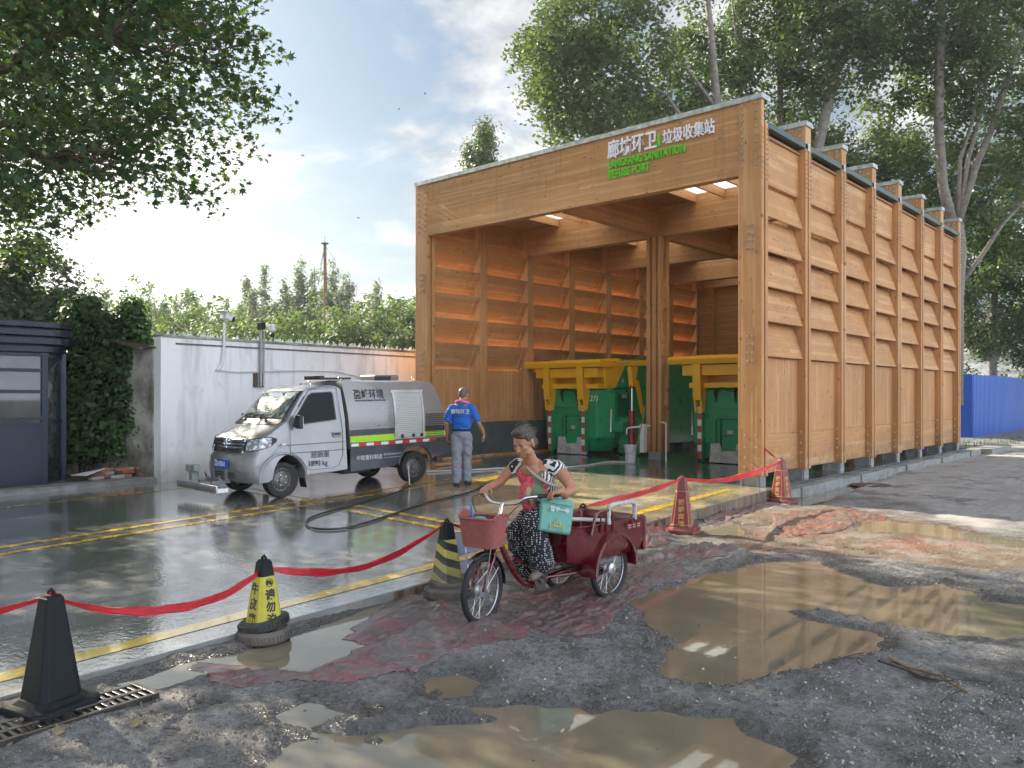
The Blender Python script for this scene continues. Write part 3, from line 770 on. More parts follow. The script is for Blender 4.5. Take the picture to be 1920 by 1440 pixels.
# ---- tall poplars behind the shelter
PR = [(995,-900),(1000,-120),(1015,-20),(985,38),(965,62),(935,98),(950,130),(940,172),(958,205),(946,232),(985,256),(998,284),(1045,276),(1062,305),(1080,420),(1500,600),(1765,790),(2600,800),(2600,-900)]
def prf(L):
    px, py, D = proj(L); return inside_poly(PR, px, py)
def poplar(px0, D0, crown, limbs, seed, n=260, size=.19, nl=100, lab='', lm=None, r=.62):
    """crown: list of (px,py,radius_m,D) blobs"""
    g = np.random.default_rng(seed); x, y = atD(px0, D0); base = (x, y, -.3)
    Cs = []
    for (bx, by, br, dd) in crown:
        q = np.array(atD(bx, dd, by)); k = int(n*br**2/30)
        u = g.normal(size=(k,3)); u /= np.linalg.norm(u, axis=1)[:,None]; u *= (g.uniform(size=k)**.45)[:,None]
        cc = q+u*np.array([br,br,br*1.1]); nz = fbm(cc[:,0]*.5+cc[:,2]*.4, cc[:,1]*.5+seed, 3)
        Cs.append(cc[(nz > -.22)])
    C = np.concatenate(Cs); ppx, ppy, _ = proj(C)
    C = C[inside_poly([(a+12, b) for a, b in PR], ppx, ppy)]
    lm_ = [([Vector(atD(a[0], a[2] if len(a) > 2 else D0, a[1])) for a in pts], r0, r1) for pts, r0, r1 in limbs]
    make_tree('poplar_tree', lab, base, lm_, C, nl, r, size, lm or lf_pop, bark_p, seed, DIAM, 'tall trees behind the shelter', filt=prf, twig=.012)
    return len(C)
tot = 0
tot += poplar(1330, 30, [(1130,90,3.2,30),(1040,130,2.0,30),(1150,230,2.3,31),(1070,220,1.4,30),(1250,40,3.2,31),(1300,180,2.2,32),(1110,-60,3,30),(1240,-120,3,31)],
  [([(1330,760),(1335,400),(1345,200),(1335,80),(1320,-60)],.22,.10),([(1336,300),(1250,180),(1130,100),(1060,100)],.09,.02),([(1340,200),(1240,60),(1180,-60)],.08,.02),([(1335,380),(1250,290),(1150,240)],.07,.02)],
  21, lab='leafy tree whose pale glossy crown ends against the blue sky above the sign')
tot += poplar(1462, 33, [(1400,40,2.6,33),(1480,60,2.2,33),(1430,-90,3,33),(1500,210,1.9,34),(1370,190,1.8,33)],
  [([(1466,780),(1462,300),(1463,150),(1465,-60)],.17,.10),([(1464,320),(1390,150),(1370,-20)],.10,.03)],
  22, lab='tree with one thin straight trunk rising behind the front corner of the shelter')
tot += poplar(1500, 31, [(1560,80,2.4,31),(1640,60,2.8,31),(1620,-90,3,31),(1680,200,2.4,33),(1560,200,1.6,34),(1600,310,1.7,34)],
  [([(1500,780),(1520,450),(1535,270),(1560,160),(1590,60),(1612,-60)],.27,.13),([(1575,110),(1590,-10),(1580,-100)],.10,.05),([(1590,60),(1660,0),(1700,-60)],.09,.03)],
  23, lab='tree with a leaning pale forked trunk above the middle of the shelter roof')
tot += poplar(1788, 30, [(1760,60,1.8,31),(1850,60,2.8,30),(1900,180,2.7,30),(1930,-40,3.0,30),(1740,330,2.0,32),(1880,330,2.0,31),(1690,420,1.7,33),(1790,-100,3,31)],
  [([(1786,760),(1788,560),(1795,470),(1790,420)],.36,.30),([(1788,430),(1768,350),(1760,240),(1762,130),(1765,40),(1768,-80)],.20,.13),([(1792,430),(1830,310),(1860,240),(1885,160),(1920,60)],.16,.09),
   ([(1795,420),(1815,300),(1845,190),(1860,60)],.10,.05),([(1795,420),(1800,300),(1825,220),(1840,120)],.09,.04),([(1795,540),(1840,480),(1880,420),(1925,370)],.10,.06),([(1765,120),(1785,30),(1800,-60)],.08,.03)],
  24, n=190, lab='biggest tree by the blue fence, its grey trunk forking into several steep limbs')
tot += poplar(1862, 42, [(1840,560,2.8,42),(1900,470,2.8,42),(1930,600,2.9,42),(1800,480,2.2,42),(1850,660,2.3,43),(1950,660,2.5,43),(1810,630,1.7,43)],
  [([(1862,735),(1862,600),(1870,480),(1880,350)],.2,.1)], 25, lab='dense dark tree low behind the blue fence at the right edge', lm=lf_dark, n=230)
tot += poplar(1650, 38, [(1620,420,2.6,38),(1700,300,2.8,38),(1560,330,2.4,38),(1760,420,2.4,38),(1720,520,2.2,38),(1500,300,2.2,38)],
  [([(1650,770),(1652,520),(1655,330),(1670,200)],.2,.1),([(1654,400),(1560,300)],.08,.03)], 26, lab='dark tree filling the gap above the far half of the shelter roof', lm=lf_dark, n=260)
tot += poplar(1960, 36, [(1960,330,2.9,36),(1850,300,2.3,38),(1905,400,2.5,38),(1690,130,2.2,38),(1945,500,2.2,36),(1990,150,2.8,32)],
  [([(1960,760),(1955,480),(1965,200),(1960,0)],.2,.1)], 27, lab='tree cut by the right edge of the picture', n=200)
tot += poplar(1225, 42, [(1220,250,2.0,42),(1330,270,2.2,42),(1400,230,2.0,42)],
  [([(1225,760),(1225,300)],.2,.1)], 28, lab='farther tree showing just above the shelter front beam', n=220)
print('poplar clumps', tot)
# small feathery tree above the roof at the left of the poplars
def pole_tree(px0, D0, top, bot, wid, seed, lm, lab, group, n=70, nl=60, size=.22, name='slender_tree', r=.5, zb=-.3, bm=None, arms=4):
    g = np.random.default_rng(seed); x, y = atD(px0, D0); base = (x, y, zb)
    zt = CH-(top-740)/F*D0; z0 = CH-(bot-740)/F*D0; C = []; lim = [([Vector((x,y,zb)), Vector((x+.1,y,z0))], .12, .09)]
    for a_ in range(arms):
        an = 2*math.pi*a_/arms+g.uniform(); sp = wid*(.0 if a_ == 0 else g.uniform(.35,.8)); ht = zt if a_ == 0 else z0+(zt-z0)*g.uniform(.55,.93)
        tx_, ty_ = x+sp*math.cos(an), y+sp*math.sin(an)
        lim.append(([Vector((x,y,z0)), Vector((x*.5+tx_*.5,y*.5+ty_*.5,z0*.7+ht*.3)), Vector((tx_,ty_,ht))], .07, .012))
        for k in range(n//arms):
            u = g.uniform()**.85; w_ = wid*.34*(1-u)**.6+.06; a = g.uniform(0,2*math.pi); q = g.uniform()**.5; f = min(1,u*1.6)
            C.append((x+(tx_-x)*f+w_*q*math.cos(a), y+(ty_-y)*f+w_*q*math.sin(a), z0+(ht-z0)*u))
    return make_tree(name, lab, base, lim, C, nl, r, size, lm, bm or bark_d, seed, DIAM, group, flat=1.3)
pole_tree(915, 40, 236, 330, 1.35, 31, lf_pop, 'lone feathery tree top showing above the sloping front beam', None, 60, 60, .16, r=.42)
# far belt of trees beyond the wall
g = np.random.default_rng(77)
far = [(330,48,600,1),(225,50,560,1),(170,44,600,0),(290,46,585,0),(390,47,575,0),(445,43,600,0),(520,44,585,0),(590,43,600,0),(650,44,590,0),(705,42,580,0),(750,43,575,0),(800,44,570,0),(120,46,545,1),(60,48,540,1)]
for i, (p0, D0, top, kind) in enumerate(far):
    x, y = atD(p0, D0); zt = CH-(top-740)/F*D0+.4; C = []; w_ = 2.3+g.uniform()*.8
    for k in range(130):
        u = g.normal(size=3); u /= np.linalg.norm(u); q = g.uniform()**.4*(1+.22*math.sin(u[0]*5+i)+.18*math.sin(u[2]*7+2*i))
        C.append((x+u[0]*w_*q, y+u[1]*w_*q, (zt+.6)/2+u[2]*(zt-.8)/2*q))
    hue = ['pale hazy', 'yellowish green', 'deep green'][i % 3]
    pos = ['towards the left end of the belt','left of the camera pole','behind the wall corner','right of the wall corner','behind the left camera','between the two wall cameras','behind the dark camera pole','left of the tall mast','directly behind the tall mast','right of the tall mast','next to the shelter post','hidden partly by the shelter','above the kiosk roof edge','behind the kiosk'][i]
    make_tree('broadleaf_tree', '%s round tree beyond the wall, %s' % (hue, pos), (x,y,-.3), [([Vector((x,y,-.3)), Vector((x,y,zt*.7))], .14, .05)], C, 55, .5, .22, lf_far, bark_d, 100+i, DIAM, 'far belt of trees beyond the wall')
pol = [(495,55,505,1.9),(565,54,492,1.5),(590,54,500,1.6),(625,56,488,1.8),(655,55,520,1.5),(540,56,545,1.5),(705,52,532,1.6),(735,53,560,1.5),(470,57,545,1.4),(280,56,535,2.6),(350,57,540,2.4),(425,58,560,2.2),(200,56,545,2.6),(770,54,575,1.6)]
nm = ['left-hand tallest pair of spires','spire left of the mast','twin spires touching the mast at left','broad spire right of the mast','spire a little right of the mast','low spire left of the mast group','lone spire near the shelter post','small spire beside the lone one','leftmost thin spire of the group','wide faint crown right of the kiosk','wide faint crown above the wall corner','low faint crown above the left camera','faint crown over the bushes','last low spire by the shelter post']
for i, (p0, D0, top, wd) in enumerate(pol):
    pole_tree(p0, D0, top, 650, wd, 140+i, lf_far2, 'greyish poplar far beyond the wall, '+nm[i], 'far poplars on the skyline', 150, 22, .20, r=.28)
# dark conifer and climbers by the kiosk
g = np.random.default_rng(41)
def bush(name, lab, cx_, cy_, z0, z1, rad, n, nl, size, lm, seed, group=None, cat='bush', stems=5, r=.3, top=.5):
    g = np.random.default_rng(seed); C = []
    for k in range(n):
        u = g.uniform(); h = z0+(z1-z0)*u; w_ = rad*(1-top*u**2); a = g.uniform(0, 2*math.pi); q = g.uniform()**.5
        C.append((cx_+w_*q*math.cos(a), cy_+w_*q*math.sin(a), h))
    lim = []
    for k in range(stems):
        a = g.uniform(0,2*math.pi); q = rad*.5
        lim.append((curve((cx_+.3*q*math.cos(a), cy_+.3*q*math.sin(a), -.15), (cx_+q*math.cos(a), cy_+q*math.sin(a), z0+(z1-z0)*g.uniform(.5,.95)), 4, 0, g, .1), .03, .008))
    return make_tree(name, lab, (cx_,cy_,-.15), lim, C, nl, r, size, lm, bark_d, seed, DIAM, group, cat)
def atb(px, D): return atD(px, D)
for i, (p0, D0, top, bot, rad, lab, lm) in enumerate([
  (60,21,455,640,1.9,'dark tree rising behind the kiosk roof', lf_dark),
  (-20,22,480,640,2.0,'dark tree at the left edge behind the kiosk', lf_dark),
  (118,20,560,650,.9,'small dark tree just right of the kiosk roof', lf_dark)]):
    x, y = atb(p0, D0); zt = CH-(top-740)/F*D0
    bush('garden_tree', lab, x, y, 1.6, zt, rad, 110, 75, .15, lm, 200+i, 'dark trees by the kiosk', 'tree', r=.42, top=.75)
for i, (p0, D0, top, bot, rad, n, lab) in enumerate([
  (158,16.3,560,860,.55,130,'tall climber-covered bush beside the kiosk, taller pointed top'),
  (212,16.2,600,850,.50,120,'dark bush in the middle of the planting beside the brick pile'),
  (250,16.1,575,850,.42,110,'bush with a narrow pointed top next to the leaning pole'),
  (140,16.6,620,870,.4,70,'low dark bush tight against the kiosk corner'),
  (275,16.6,640,790,.28,45,'thin leafy bush against the stained end of the wall')]):
    x, y = atb(p0, D0); zt = CH-(top-740)/F*D0; zb = CH-(bot-740)/F*D0
    bush('bush', lab, x, y, max(.1,zb), zt, rad, int(n*1.3), 80, .10, lf_bush, 210+i, 'bushes between kiosk and wall', 'bush', r=.2, top=.6)
x, y = atb(290, 15.9); bush('sapling', 'thin sapling with few leaves in front of the wall end', x, y, .9, 2.0, .28, 16, 16, .085, lf_bush, 230, None, 'sapling', 3, .14)
x, y = atb(150, 15.9); bush('shrub', 'small green shrub low beside the kiosk', x, y, .35, .8, .28, 16, 30, .085, lf_bush, 231, None, 'shrub', 3, .16)
# ================================================================ WHITE WALL
t = NT('whitewashed wall'); p = t.pos(); n = t.noise(p, .9, 6, .6); n2 = t.noise(p, 40, 4, .7); z = t.n('SeparateXYZ', {0:p}).outputs[2]
st = t.noise(t.n('VectorMath', {0:p, 1:(3,3,.35)}, operation='MULTIPLY').outputs[0], 1.8, 5, .6)
c = t.mix(t.rr(n,.3,.7,0,1), (.80,.80,.82), (.88,.88,.88)); c = t.mix(t.math('MULTIPLY', t.rr(st,.50,.68,0,.6), t.rr(z,0,2.6,.5,.8)), c, (.42,.42,.42)); c = t.mix(t.rr(t.noise(p, 2.2, 6, .7),.58,.66,0,.35), c, (.50,.49,.46))
c = t.mix(t.math('MULTIPLY', t.rr(z,-.1,.5,1,0), t.rr(n,.35,.6,.2,.8)), c, (.22,.19,.15))
t.set(col=c, rough=.85, normal=t.bump(t.math('ADD', n2, t.math('MULTIPLY', n, 4)), .25, .01)); wallm = t.m
t = NT('stained old wall'); p = t.pos(); n = t.noise(p, 1.4, 6, .65)
t.set(col=t.mix(t.rr(n,.38,.62,0,1), (.14,.125,.10), (.46,.45,.41)), rough=.9, normal=t.bump(n, .5, .02)); oldw = t.m
WA = (-15.05, 6.95); WB = (-15.95, 14.6); ZW = 2.64
wd = Vector((WB[0]-WA[0], WB[1]-WA[1])); wl = wd.length; wang = math.atan2(wd.y, wd.x)
wallo = thing('boundary_wall', 'long whitewashed boundary wall with broken glass on top behind the parked truck', 'wall', (WA[0],WA[1],0), wang)
# local: x along the wall, y to the left (away from the yard)
mb = MB(); mb.bb(0,30,0,.24,-.5,ZW); mb.build('wall_face', wallm, wallo, bevel=.01)
mb = MB(); mb.bb(.02,30,-.03,.27,ZW-.005,ZW+.045); mb.build('coping', oldw, wallo, bevel=.01)
mb = MB(); mb.bb(.3,30,-.02,-.003,ZW-.13,ZW-.10); mb.build('cable', M('grey cable', (.12,.12,.13),.6), wallo)
mb = MB(); mb.bb(-.02,.20,.24,2.5,-.5,ZW-.15); mb.build('wall_return', oldw, wallo, bevel=.01)
mb = MB(); mb.bb(-5.5,-.02,2.5,2.7,-.5,ZW-.15); mb.build('back_section', oldw, wallo, bevel=.01)
rust = M('rusty sheet', (.07,.05,.04), .8, .2, .4, 8, .3, 40)
mb = MB()
for k in range(4,6):
    mb.add([(-.95+k*.16,.2+.05*(k%2),ZW-.30+.012*k),(-.80+k*.16,.15,ZW-.27+.015*k),(-.76+k*.16,1.6,ZW+.05),(-.93+k*.16,1.6,ZW+.02)], [(0,1,2,3)])
mb.build('rusty_sheet', rust, wallo, solid=.012)
gm = M('glass shard', (.55,.66,.60), .15, 0, .2); 
mb = MB(); g = random.Random(3)
for k in range(260):
    x = g.uniform(.2,8.6); 
    if 0.9 < x < 2.0 and g.random() < .5: continue
    h = g.uniform(.04,.14); w_ = g.uniform(.02,.06); y = g.uniform(.02,.2); a = g.uniform(-.5,.5)
    mb.add([(x-w_,y,ZW+.03),(x+w_,y+a*w_,ZW+.03),(x+w_*g.uniform(-.6,1),y,ZW+.03+h)], [(0,1,2)])
o = mb.build('broken_glass', gm, wallo, solid=.004); o['kind'] = 'stuff'
# conduit and cameras
pvc = M('white pipe', (.68,.70,.72), .45, 0, .05); blk = M('black plastic', (.012,.013,.015), .4, 0, .2); dgrey = M('dark grey paint', (.05,.055,.06), .5, .2, .2)
ZCH = 3.0
def wl_at(px, py):   # local wall coords (x along wall, z) of a photo pixel on the wall face
    r = (px-960)/F; dx, dy = (-SA+CA*r), (CA+SA*r)     # direction per unit depth
    # solve (dx*D,dy*D) on the wall line
    ux, uy = math.cos(wang), math.sin(wang)
    det = dx*(-uy)-dy*(-ux); D = (WA[0]*(-uy)-WA[1]*(-ux))/det; s = ((dx*D-WA[0])*ux+(dy*D-WA[1])*uy)
    return s, CH-(py-740)/F*D
s1, z1 = wl_at(415, 690); s2, z2 = wl_at(403, 693); 
def wp(px, py, off=-.05): s, z = wl_at(px, py); return (s, off, z)
camA = thing('security_camera', 'white security camera on a white bent pipe above the wall', 'camera', (WA[0],WA[1],0), wang, 'security cameras on the wall')
mb = MB(); mb.tube([wp(418,605), wp(417,650), wp(414,680), wp(410,690), wp(404,694)], .028, 8); mb.build('pole', pvc, camA, smooth=True)
q = wp(420, 594)
mb = MB(); mb.box((q[0]+.02,q[1],q[2]), (.16,.20,.13), 0, 0, .35); mb.box((q[0]-.02,q[1],q[2]+.07), (.24,.24,.015), 0, 0, .35); mb.build('housing', pvc, camA, bevel=.01)
mb = MB(); mb.box((q[0]+.13,q[1]-.02,q[2]-.05), (.06,.14,.09), 0, 0, .35); mb.build('lens', blk, camA, bevel=.01)
mb = MB(); mb.tube([wp(404,694), wp(440,698), wp(485,697), wp(560,695), wp(630,697), wp(690,712), wp(770,722)], .012, 6); tag(mb.build('wall_cable', M('white cable',(.55,.56,.58),.5), None, smooth=True), 'thin white cable sagging along the white wall behind the truck roof', 'cable')
bpy.data.objects['wall_cable'].location = (WA[0],WA[1],0); bpy.data.objects['wall_cable'].rotation_euler = (0,0,wang)
camB = thing('security_camera', 'dome security camera on a grey metal pole with a black box', 'camera', (WA[0],WA[1],0), wang, 'security cameras on the wall')
mb = MB(); mb.tube([wp(485,618,-.07), wp(485,725,-.07)], .03, 8); mb.tube([wp(489,620,-.12), wp(488,650,-.12), wp(487,725,-.12)], .018, 8); mb.build('pole', M('galvanised pole',(.28,.29,.30),.45,.6), camB, smooth=True)
mb = MB(); q = wp(486,612,-.07); mb.box(q, (.13,.13,.15)); mb.build('power_box', blk, camB, bevel=.01)
mb = MB(); a = wp(488,612,-.07); b = wp(501,612,-.15); mb.cyl(a, b, .02, 8); q = wp(502,617,-.15); mb.lathe([(.02,.10),(.06,.09),(.07,.04),(.07,-.04),(.05,-.06)], 14, Matrix.Translation(q)); mb.build('dome_housing', pvc, camB, smooth=True)
mb = MB(); q = wp(502,629,-.15); mb.ball(q, .055, 12); mb.build('dome', blk, camB, smooth=True)
mb = MB()
for px_ in (477.5,489): 
    q = wp(px_,713,-.02); mb.box(q, (.09,.05,.29))
mb.build('mounting_board', M('rotten wood',(.10,.07,.05),.9), camB)
# slim mast with guy wires, far behind
mx_, my_ = atD(612, 47); zt = CH+(740-456)/F*47
mast = thing('radio_mast', 'tall thin rust-brown mast with wires standing above the far trees', 'mast', (mx_,my_,-.3))
mb = MB(); mb.cyl((mx_,my_,-.3),(mx_-.15,my_,zt), .13, 8, .09); mb.build('pole', M('rusty pole',(.22,.12,.09),.7,.2), mast, smooth=True, world=True)
mb = MB(); mb.cyl((mx_-.15,my_,zt),(mx_-.15,my_,zt+.45), .012, 5); mb.box((mx_-.15,my_,zt), (.30,.30,.08)); mb.build('tip', dgrey, mast, world=True)
mb = MB()
for (ax, ay, dd) in ((588,497,44),(600,500,50),(650,520,44),(596,540,47)): mb.cyl((mx_-.15,my_,zt-.1), atD(ax, dd, ay), .014, 4)
far_ = atD(375, 75, 478); pts = [Vector((mx_-.15,my_,zt-.12)).lerp(Vector(far_), k/12)-Vector((0,0,.5*math.sin(math.pi*k/12))) for k in range(13)]
mb.tube(pts, .013, 4); mb.build('guy_wire', dgrey, mast, world=True)
# ================================================================ KIOSK
navy = M('navy painted steel', (.007,.014,.030), .4, .2, .2, 3, .05, 40)
t = NT('kiosk glass'); t.set(col=(.02,.03,.035), rough=.03, spec=.8, alpha=.55, coat=1); kglass = t.m
K = thing('security_kiosk', 'dark navy guard kiosk with rounded banded roof and glass panes at the left edge', 'kiosk', (-16.0,5.72,slabz(5.5)+.02), 0)
# local: +x faces the yard, -y towards the viewer's left; box from x -2.4..0, y -3..0
def rrect(x0, x1, y0, y1, r, n=6):
    P = []
    for cx_, cy_, a0 in ((x1-r,y1-r,0),(x0+r,y1-r,90),(x0+r,y0+r,180),(x1-r,y0+r,270)):
        for k in range(n+1):
            a = R(a0+90*k/n); P.append((cx_+r*math.cos(a), cy_+r*math.sin(a)))
    return P
mb = MB(); mb.bb(-2.4,.02,-3,-.45,0,1.13); mb.build('lower_panel', navy, K, bevel=.01)
mb = MB()
for (x, y) in ((-2.4,-.1),(-2.4,-3),(-.30,-.05)):
    mb = MB(); mb.bb(x-.04,x+.06,y-.05,y+.05,0,2.4); mb.build('corner_post', navy, K, bevel=.006)
mb = MB()
for (x, y) in ((-.03,-.45),(-.03,-1.25),(-.03,-2.2),(-.03,-3.0)): mb.bb(x-.04,x+.06,y-.05,y+.05,0,2.4)
for z in (1.12,1.22,1.70,2.08,2.36): mb.bb(-.06,.028,-2.97,-.43,z-.03,z+.03)
fr = mb.build('frame', navy, K, bevel=.006)
for (z0, z1) in ((1.15,1.68),(1.73,2.06),(2.11,2.34)):
    mb = MB(); mb.bb(-.03,-.015,-2.95,-.5,z0,z1); mb.build('window_pane', kglass, K)
mb = MB(); P = [( -.02+.0, -.42)]; arc = [(-.45+.42*math.cos(R(a)), -.45+.42*math.sin(R(a))) for a in range(0,91,10)]
mb.loft([[(x,y,.12) for x,y in arc],[(x,y,1.2) for x,y in arc],[(x,y,2.35) for x,y in arc]], caps=False, closed=False); mb.build('curved_glass', kglass, K, smooth=True, solid=.01)
mb = MB()
for z in (.06,1.17,2.36):
    mb.loft([[(x,y,z-.05) for x,y in arc],[(x*1.0+.01,y+.01,z-.05) for x,y in arc],[(x+.01,y+.01,z+.03) for x,y in arc],[(x,y,z+.03) for x,y in arc]], caps=False, closed=False)
mb.build('curved_rail', navy, K)
mb = MB()
for (z, e, h) in ((2.40,.05,.12),(2.54,.14,.12),(2.69,.14,.12),(2.84,.14,.10)): mb.prism(rrect(-2.5-e,.02+e,-3.1-e,-.02+e,.48), 'z', z, z+h)
mb.prism(rrect(-2.42,-.02,-3.0,-.06,.42), 'z', 2.36, 2.90); mb.build('roof', navy, K, bevel=.012)
mb = MB(); mb.bb(-2.3,-1.2,-2.4,-1.0,0,1.5); mb.bb(-1.5,-1.45,-.9,-.7,0,2.3); mb.build('inner_cabinet', M('kiosk interior grey',(.16,.15,.15),.7), K, bevel=.01)
mb = MB(); mb.bb(-2.4,-.06,-3,-.1,.02,.07); mb.build('floor_panel', dgrey, K)
mb = MB(); mb.bb(-2.38,-2.32,-2.95,-.1,0,2.36); mb.build('rear_wall', navy, K)
# kerb, bricks, boards
kerb_m = M('dirty kerb stone', (.20,.20,.20), .8, 0, .3, 5, .4, 40, dirt=.6)
mb = MB(); rings = []
for y in np.arange(-3, 7.3, .5): rings.append([(-15.62,y,slabz(y)-.1),(-15.18,y,slabz(y)-.1),(-15.18,y,slabz(y)+.05),(-15.24,y,slabz(y)+.09),(-15.62,y,slabz(y)+.09)])
mb.loft(rings); tag(mb.build('yard_kerb', kerb_m), 'low dark kerb along the far left side of the yard', kind='structure')
mb = MB(); mb.bb(-30,-15.6,-6,30,-.5,-.05); tag(mb.build('planting_soil', M('soil',(.075,.055,.038),.95,0,.4,4,.6,30)), 'dark soil under the bushes behind the kerb', kind='structure')
brm = [M('red brick', (.30,.12,.07), .9, 0, .3, 9, .4, 40, dirt=.5), M('grey brick', (.34,.30,.27), .9, 0, .3, 9, .4, 40, dirt=.4)]
g = random.Random(9); n = 0
A = on_slab(132, 897); Bq = on_slab(300, 888)
for row in range(3):
    for k in range(9-row):
        t_ = (k+.5+row*.5)/9; x = -16.05+.25*t_+g.uniform(-.06,.06)-(.10*row); y = 5.95+1.55*t_
        if abs(x) and g.random() < .12: continue
        mb = MB(); mb.box((0,0,0), (.115,.24,.055)); o = mb.build('brick', brm[1 if g.random() < .3 else 0], None, bevel=.006)
        o.location = (x-.12*(k%2)+.35, y, slabz(y)+.09+.028+row*.056); o.rotation_euler = (0, 0, g.uniform(-.3,.3))
        n += 1
        tag(o, ('weathered brick in the untidy low pile between the kiosk and the wall'), 'brick', 'bricks piled by the kiosk')
bd = M('weathered board', (.22,.24,.26), .8, 0, .25, 6, .3, 30, dirt=.5)
mb = MB(); mb.box((0,0,0), (.02,.62,.20)); o = mb.build('plank', bd, None, bevel=.004); o.location = (*atD(180,17.3),.28); o.rotation_euler = (.55,.3,YAW+R(60)); tag(o, 'grey weathered plank leaning among the bushes behind the bricks', 'plank')
mb = MB(); mb.add([(-.3,-.2,0),(.3,-.15,.03),(.26,.2,.14),(-.24,.2,.05)], [(0,1,2,3)]); o = mb.build('plastic_sheet', M('white sheet',(.6,.62,.66),.6), None, solid=.01); o.location = (-15.75,5.92,.06); tag(o, 'crumpled white sheet lying at the kiosk corner', 'sheet')
a = atD(214,16.6,882); b = atD(250,17.0,640)
mb = MB(); mb.cyl(a, Vector(a).lerp(Vector(b),.62), .018, 6); 
lp = thing('pruning_pole', 'long dark pole with blue and white grips leaning in the bushes', 'pole', a)
mb.build('shaft', dgrey, lp, smooth=True, world=True)
mb = MB(); mb.cyl(Vector(a).lerp(Vector(b),.62), Vector(a).lerp(Vector(b),.70), .024, 6); mb.cyl(Vector(a).lerp(Vector(b),.84), Vector(a).lerp(Vector(b),.88), .024, 6); mb.build('grip', M('blue grip',(.02,.12,.4),.4), lp, world=True)
mb = MB(); mb.cyl(Vector(a).lerp(Vector(b),.70), Vector(a).lerp(Vector(b),.84), .016, 6); mb.cyl(Vector(a).lerp(Vector(b),.88), b, .012, 6); mb.build('upper_shaft', M('bright tube',(.6,.62,.65),.25,.6), lp, world=True)
# ================================================================ BLUE FENCE
blue = M('blue sheet metal', (.004,.095,.42), .38, .15, .12, 2, .06, 12, dirt=.25, dcol=(.05,.06,.09)); blue2 = M('blue flat sheet', (.02,.10,.46), .42, .1, .08, 2)
fence = thing('blue_fence', 'bright blue corrugated sheet-metal hoarding beyond the far end of the shelter', 'fence', (-7.5,34.6,-.3))
f0 = (-7.5, 34.6); zf = CH+(740-702)/F*30.9
mb = MB(); mb.bb(-10.6,-7.5,34.6,34.64,-.3,zf); mb.build('flat_panel', blue2, fence, world=True)
mb = MB(); P = []; y = 34.62; k = 0
while y < 75:
    P += [(-7.48,y),(-7.48,y+.08),(-7.44,y+.11),(-7.44,y+.19)]; y += .22
mb.loft([[(x,y,-.3) for x,y in P],[(x-.02,y,zf-.02*math.sin(y*.6)) for x,y in P]], caps=False, closed=False)
mb.build('corrugated_panel', blue, fence, world=True, solid=.004)
mb = MB()
for y in np.arange(35, 74, 2.6): mb.bb(-7.62,-7.52,y,y+.06,-.3,zf-.1)
mb.build('fence_post', dgrey, fence, world=True)
# rough grass and weeds at the fence foot
g = np.random.default_rng(3); n = 900
x = g.uniform(-7.3,-5.7,n); y = g.uniform(27.5,48,n)
Vv = []; Ff = []
for i in range(n):
    h = g.uniform(.04,.2); a = g.uniform(0,6.28); w_ = .012; dx, dy = math.cos(a), math.sin(a); o_ = len(Vv); z = -.17
    Vv += [(x[i]-dx*w_,y[i]-dy*w_,z),(x[i]+dx*w_,y[i]+dy*w_,z),(x[i]+g.uniform(-.05,.05),y[i]+g.uniform(-.05,.05),z+h)]; Ff.append((o_,o_+1,o_+2))
mb = MB(); mb.v = Vv; mb.f = Ff; tag(mb.build('weeds', lf_bush), 'thin weeds along the foot of the blue fence', 'weeds', kind='stuff')
# far ground cover behind the wall (field)
# ================================================================ TRUCK
silver = NT('silver paint'); _p = silver.obj(); _n = silver.noise(_p, 3, 4, .6)
silver.set(col=silver.mix(silver.rr(_n,.3,.7,0,1), (.21,.215,.22), (.25,.255,.26)), metal=.3, rough=.30, coat=1, coatr=.05); silver = silver.m
greyp = M('grey brown paint', (.23,.225,.22), .33, .45, .05, 2, coat=.8, coatr=.06); skirt = M('dark blue grey paint', (.030,.038,.052), .4, .2, .12, 4, coat=.4, dirt=.2, dcol=(.12,.12,.11))
lime = M('lime stripe', (.33,.62,.01), .4, 0, .05); wht = M('reflector white', (.66,.68,.70), .35, 0, .06, 30); redr = M('reflector red', (.55,.01,.02), .35, 0, .06)
blackp = M('black trim', (.014,.015,.017), .42, 0, .2); rubber = M('tyre rubber', (.018,.018,.019), .72, 0, .25, 14, .2, 60); rimm = M('steel rim', (.16,.155,.15), .5, .6, .25, 9, dirt=.5)
chrome = M('chrome', (.7,.71,.72), .12, 1, .04); alu = M('aluminium profile', (.52,.53,.54), .35, .8, .12)
t = NT('truck glass'); t.set(col=(.012,.016,.016), rough=.03, spec=.10); tglass = t.m
t = NT('windscreen glass'); p = t.obj(); n = t.noise(p, 9, 4, .7)
t.set(col=t.mix(t.rr(n,.45,.62,0,1), (.06,.075,.07), (.25,.30,.28)), rough=.04, spec=.9, coat=1, coatr=.01); wsg = t.m  # pale green mottling puts the sky's reflection into the glass colour
def tyre(mb, c, r, w, n=32, side='y'):
    m = Matrix.Translation(c) @ Matrix.Rotation(R(90), 4, 'X')
    mb.lathe([(r*.66,-w*.42),(r*.80,-w*.5),(r*.95,-w*.46),(r,-w*.34),(r,w*.34),(r*.95,w*.46),(r*.80,w*.5),(r*.66,w*.42)], n, m, caps=False)
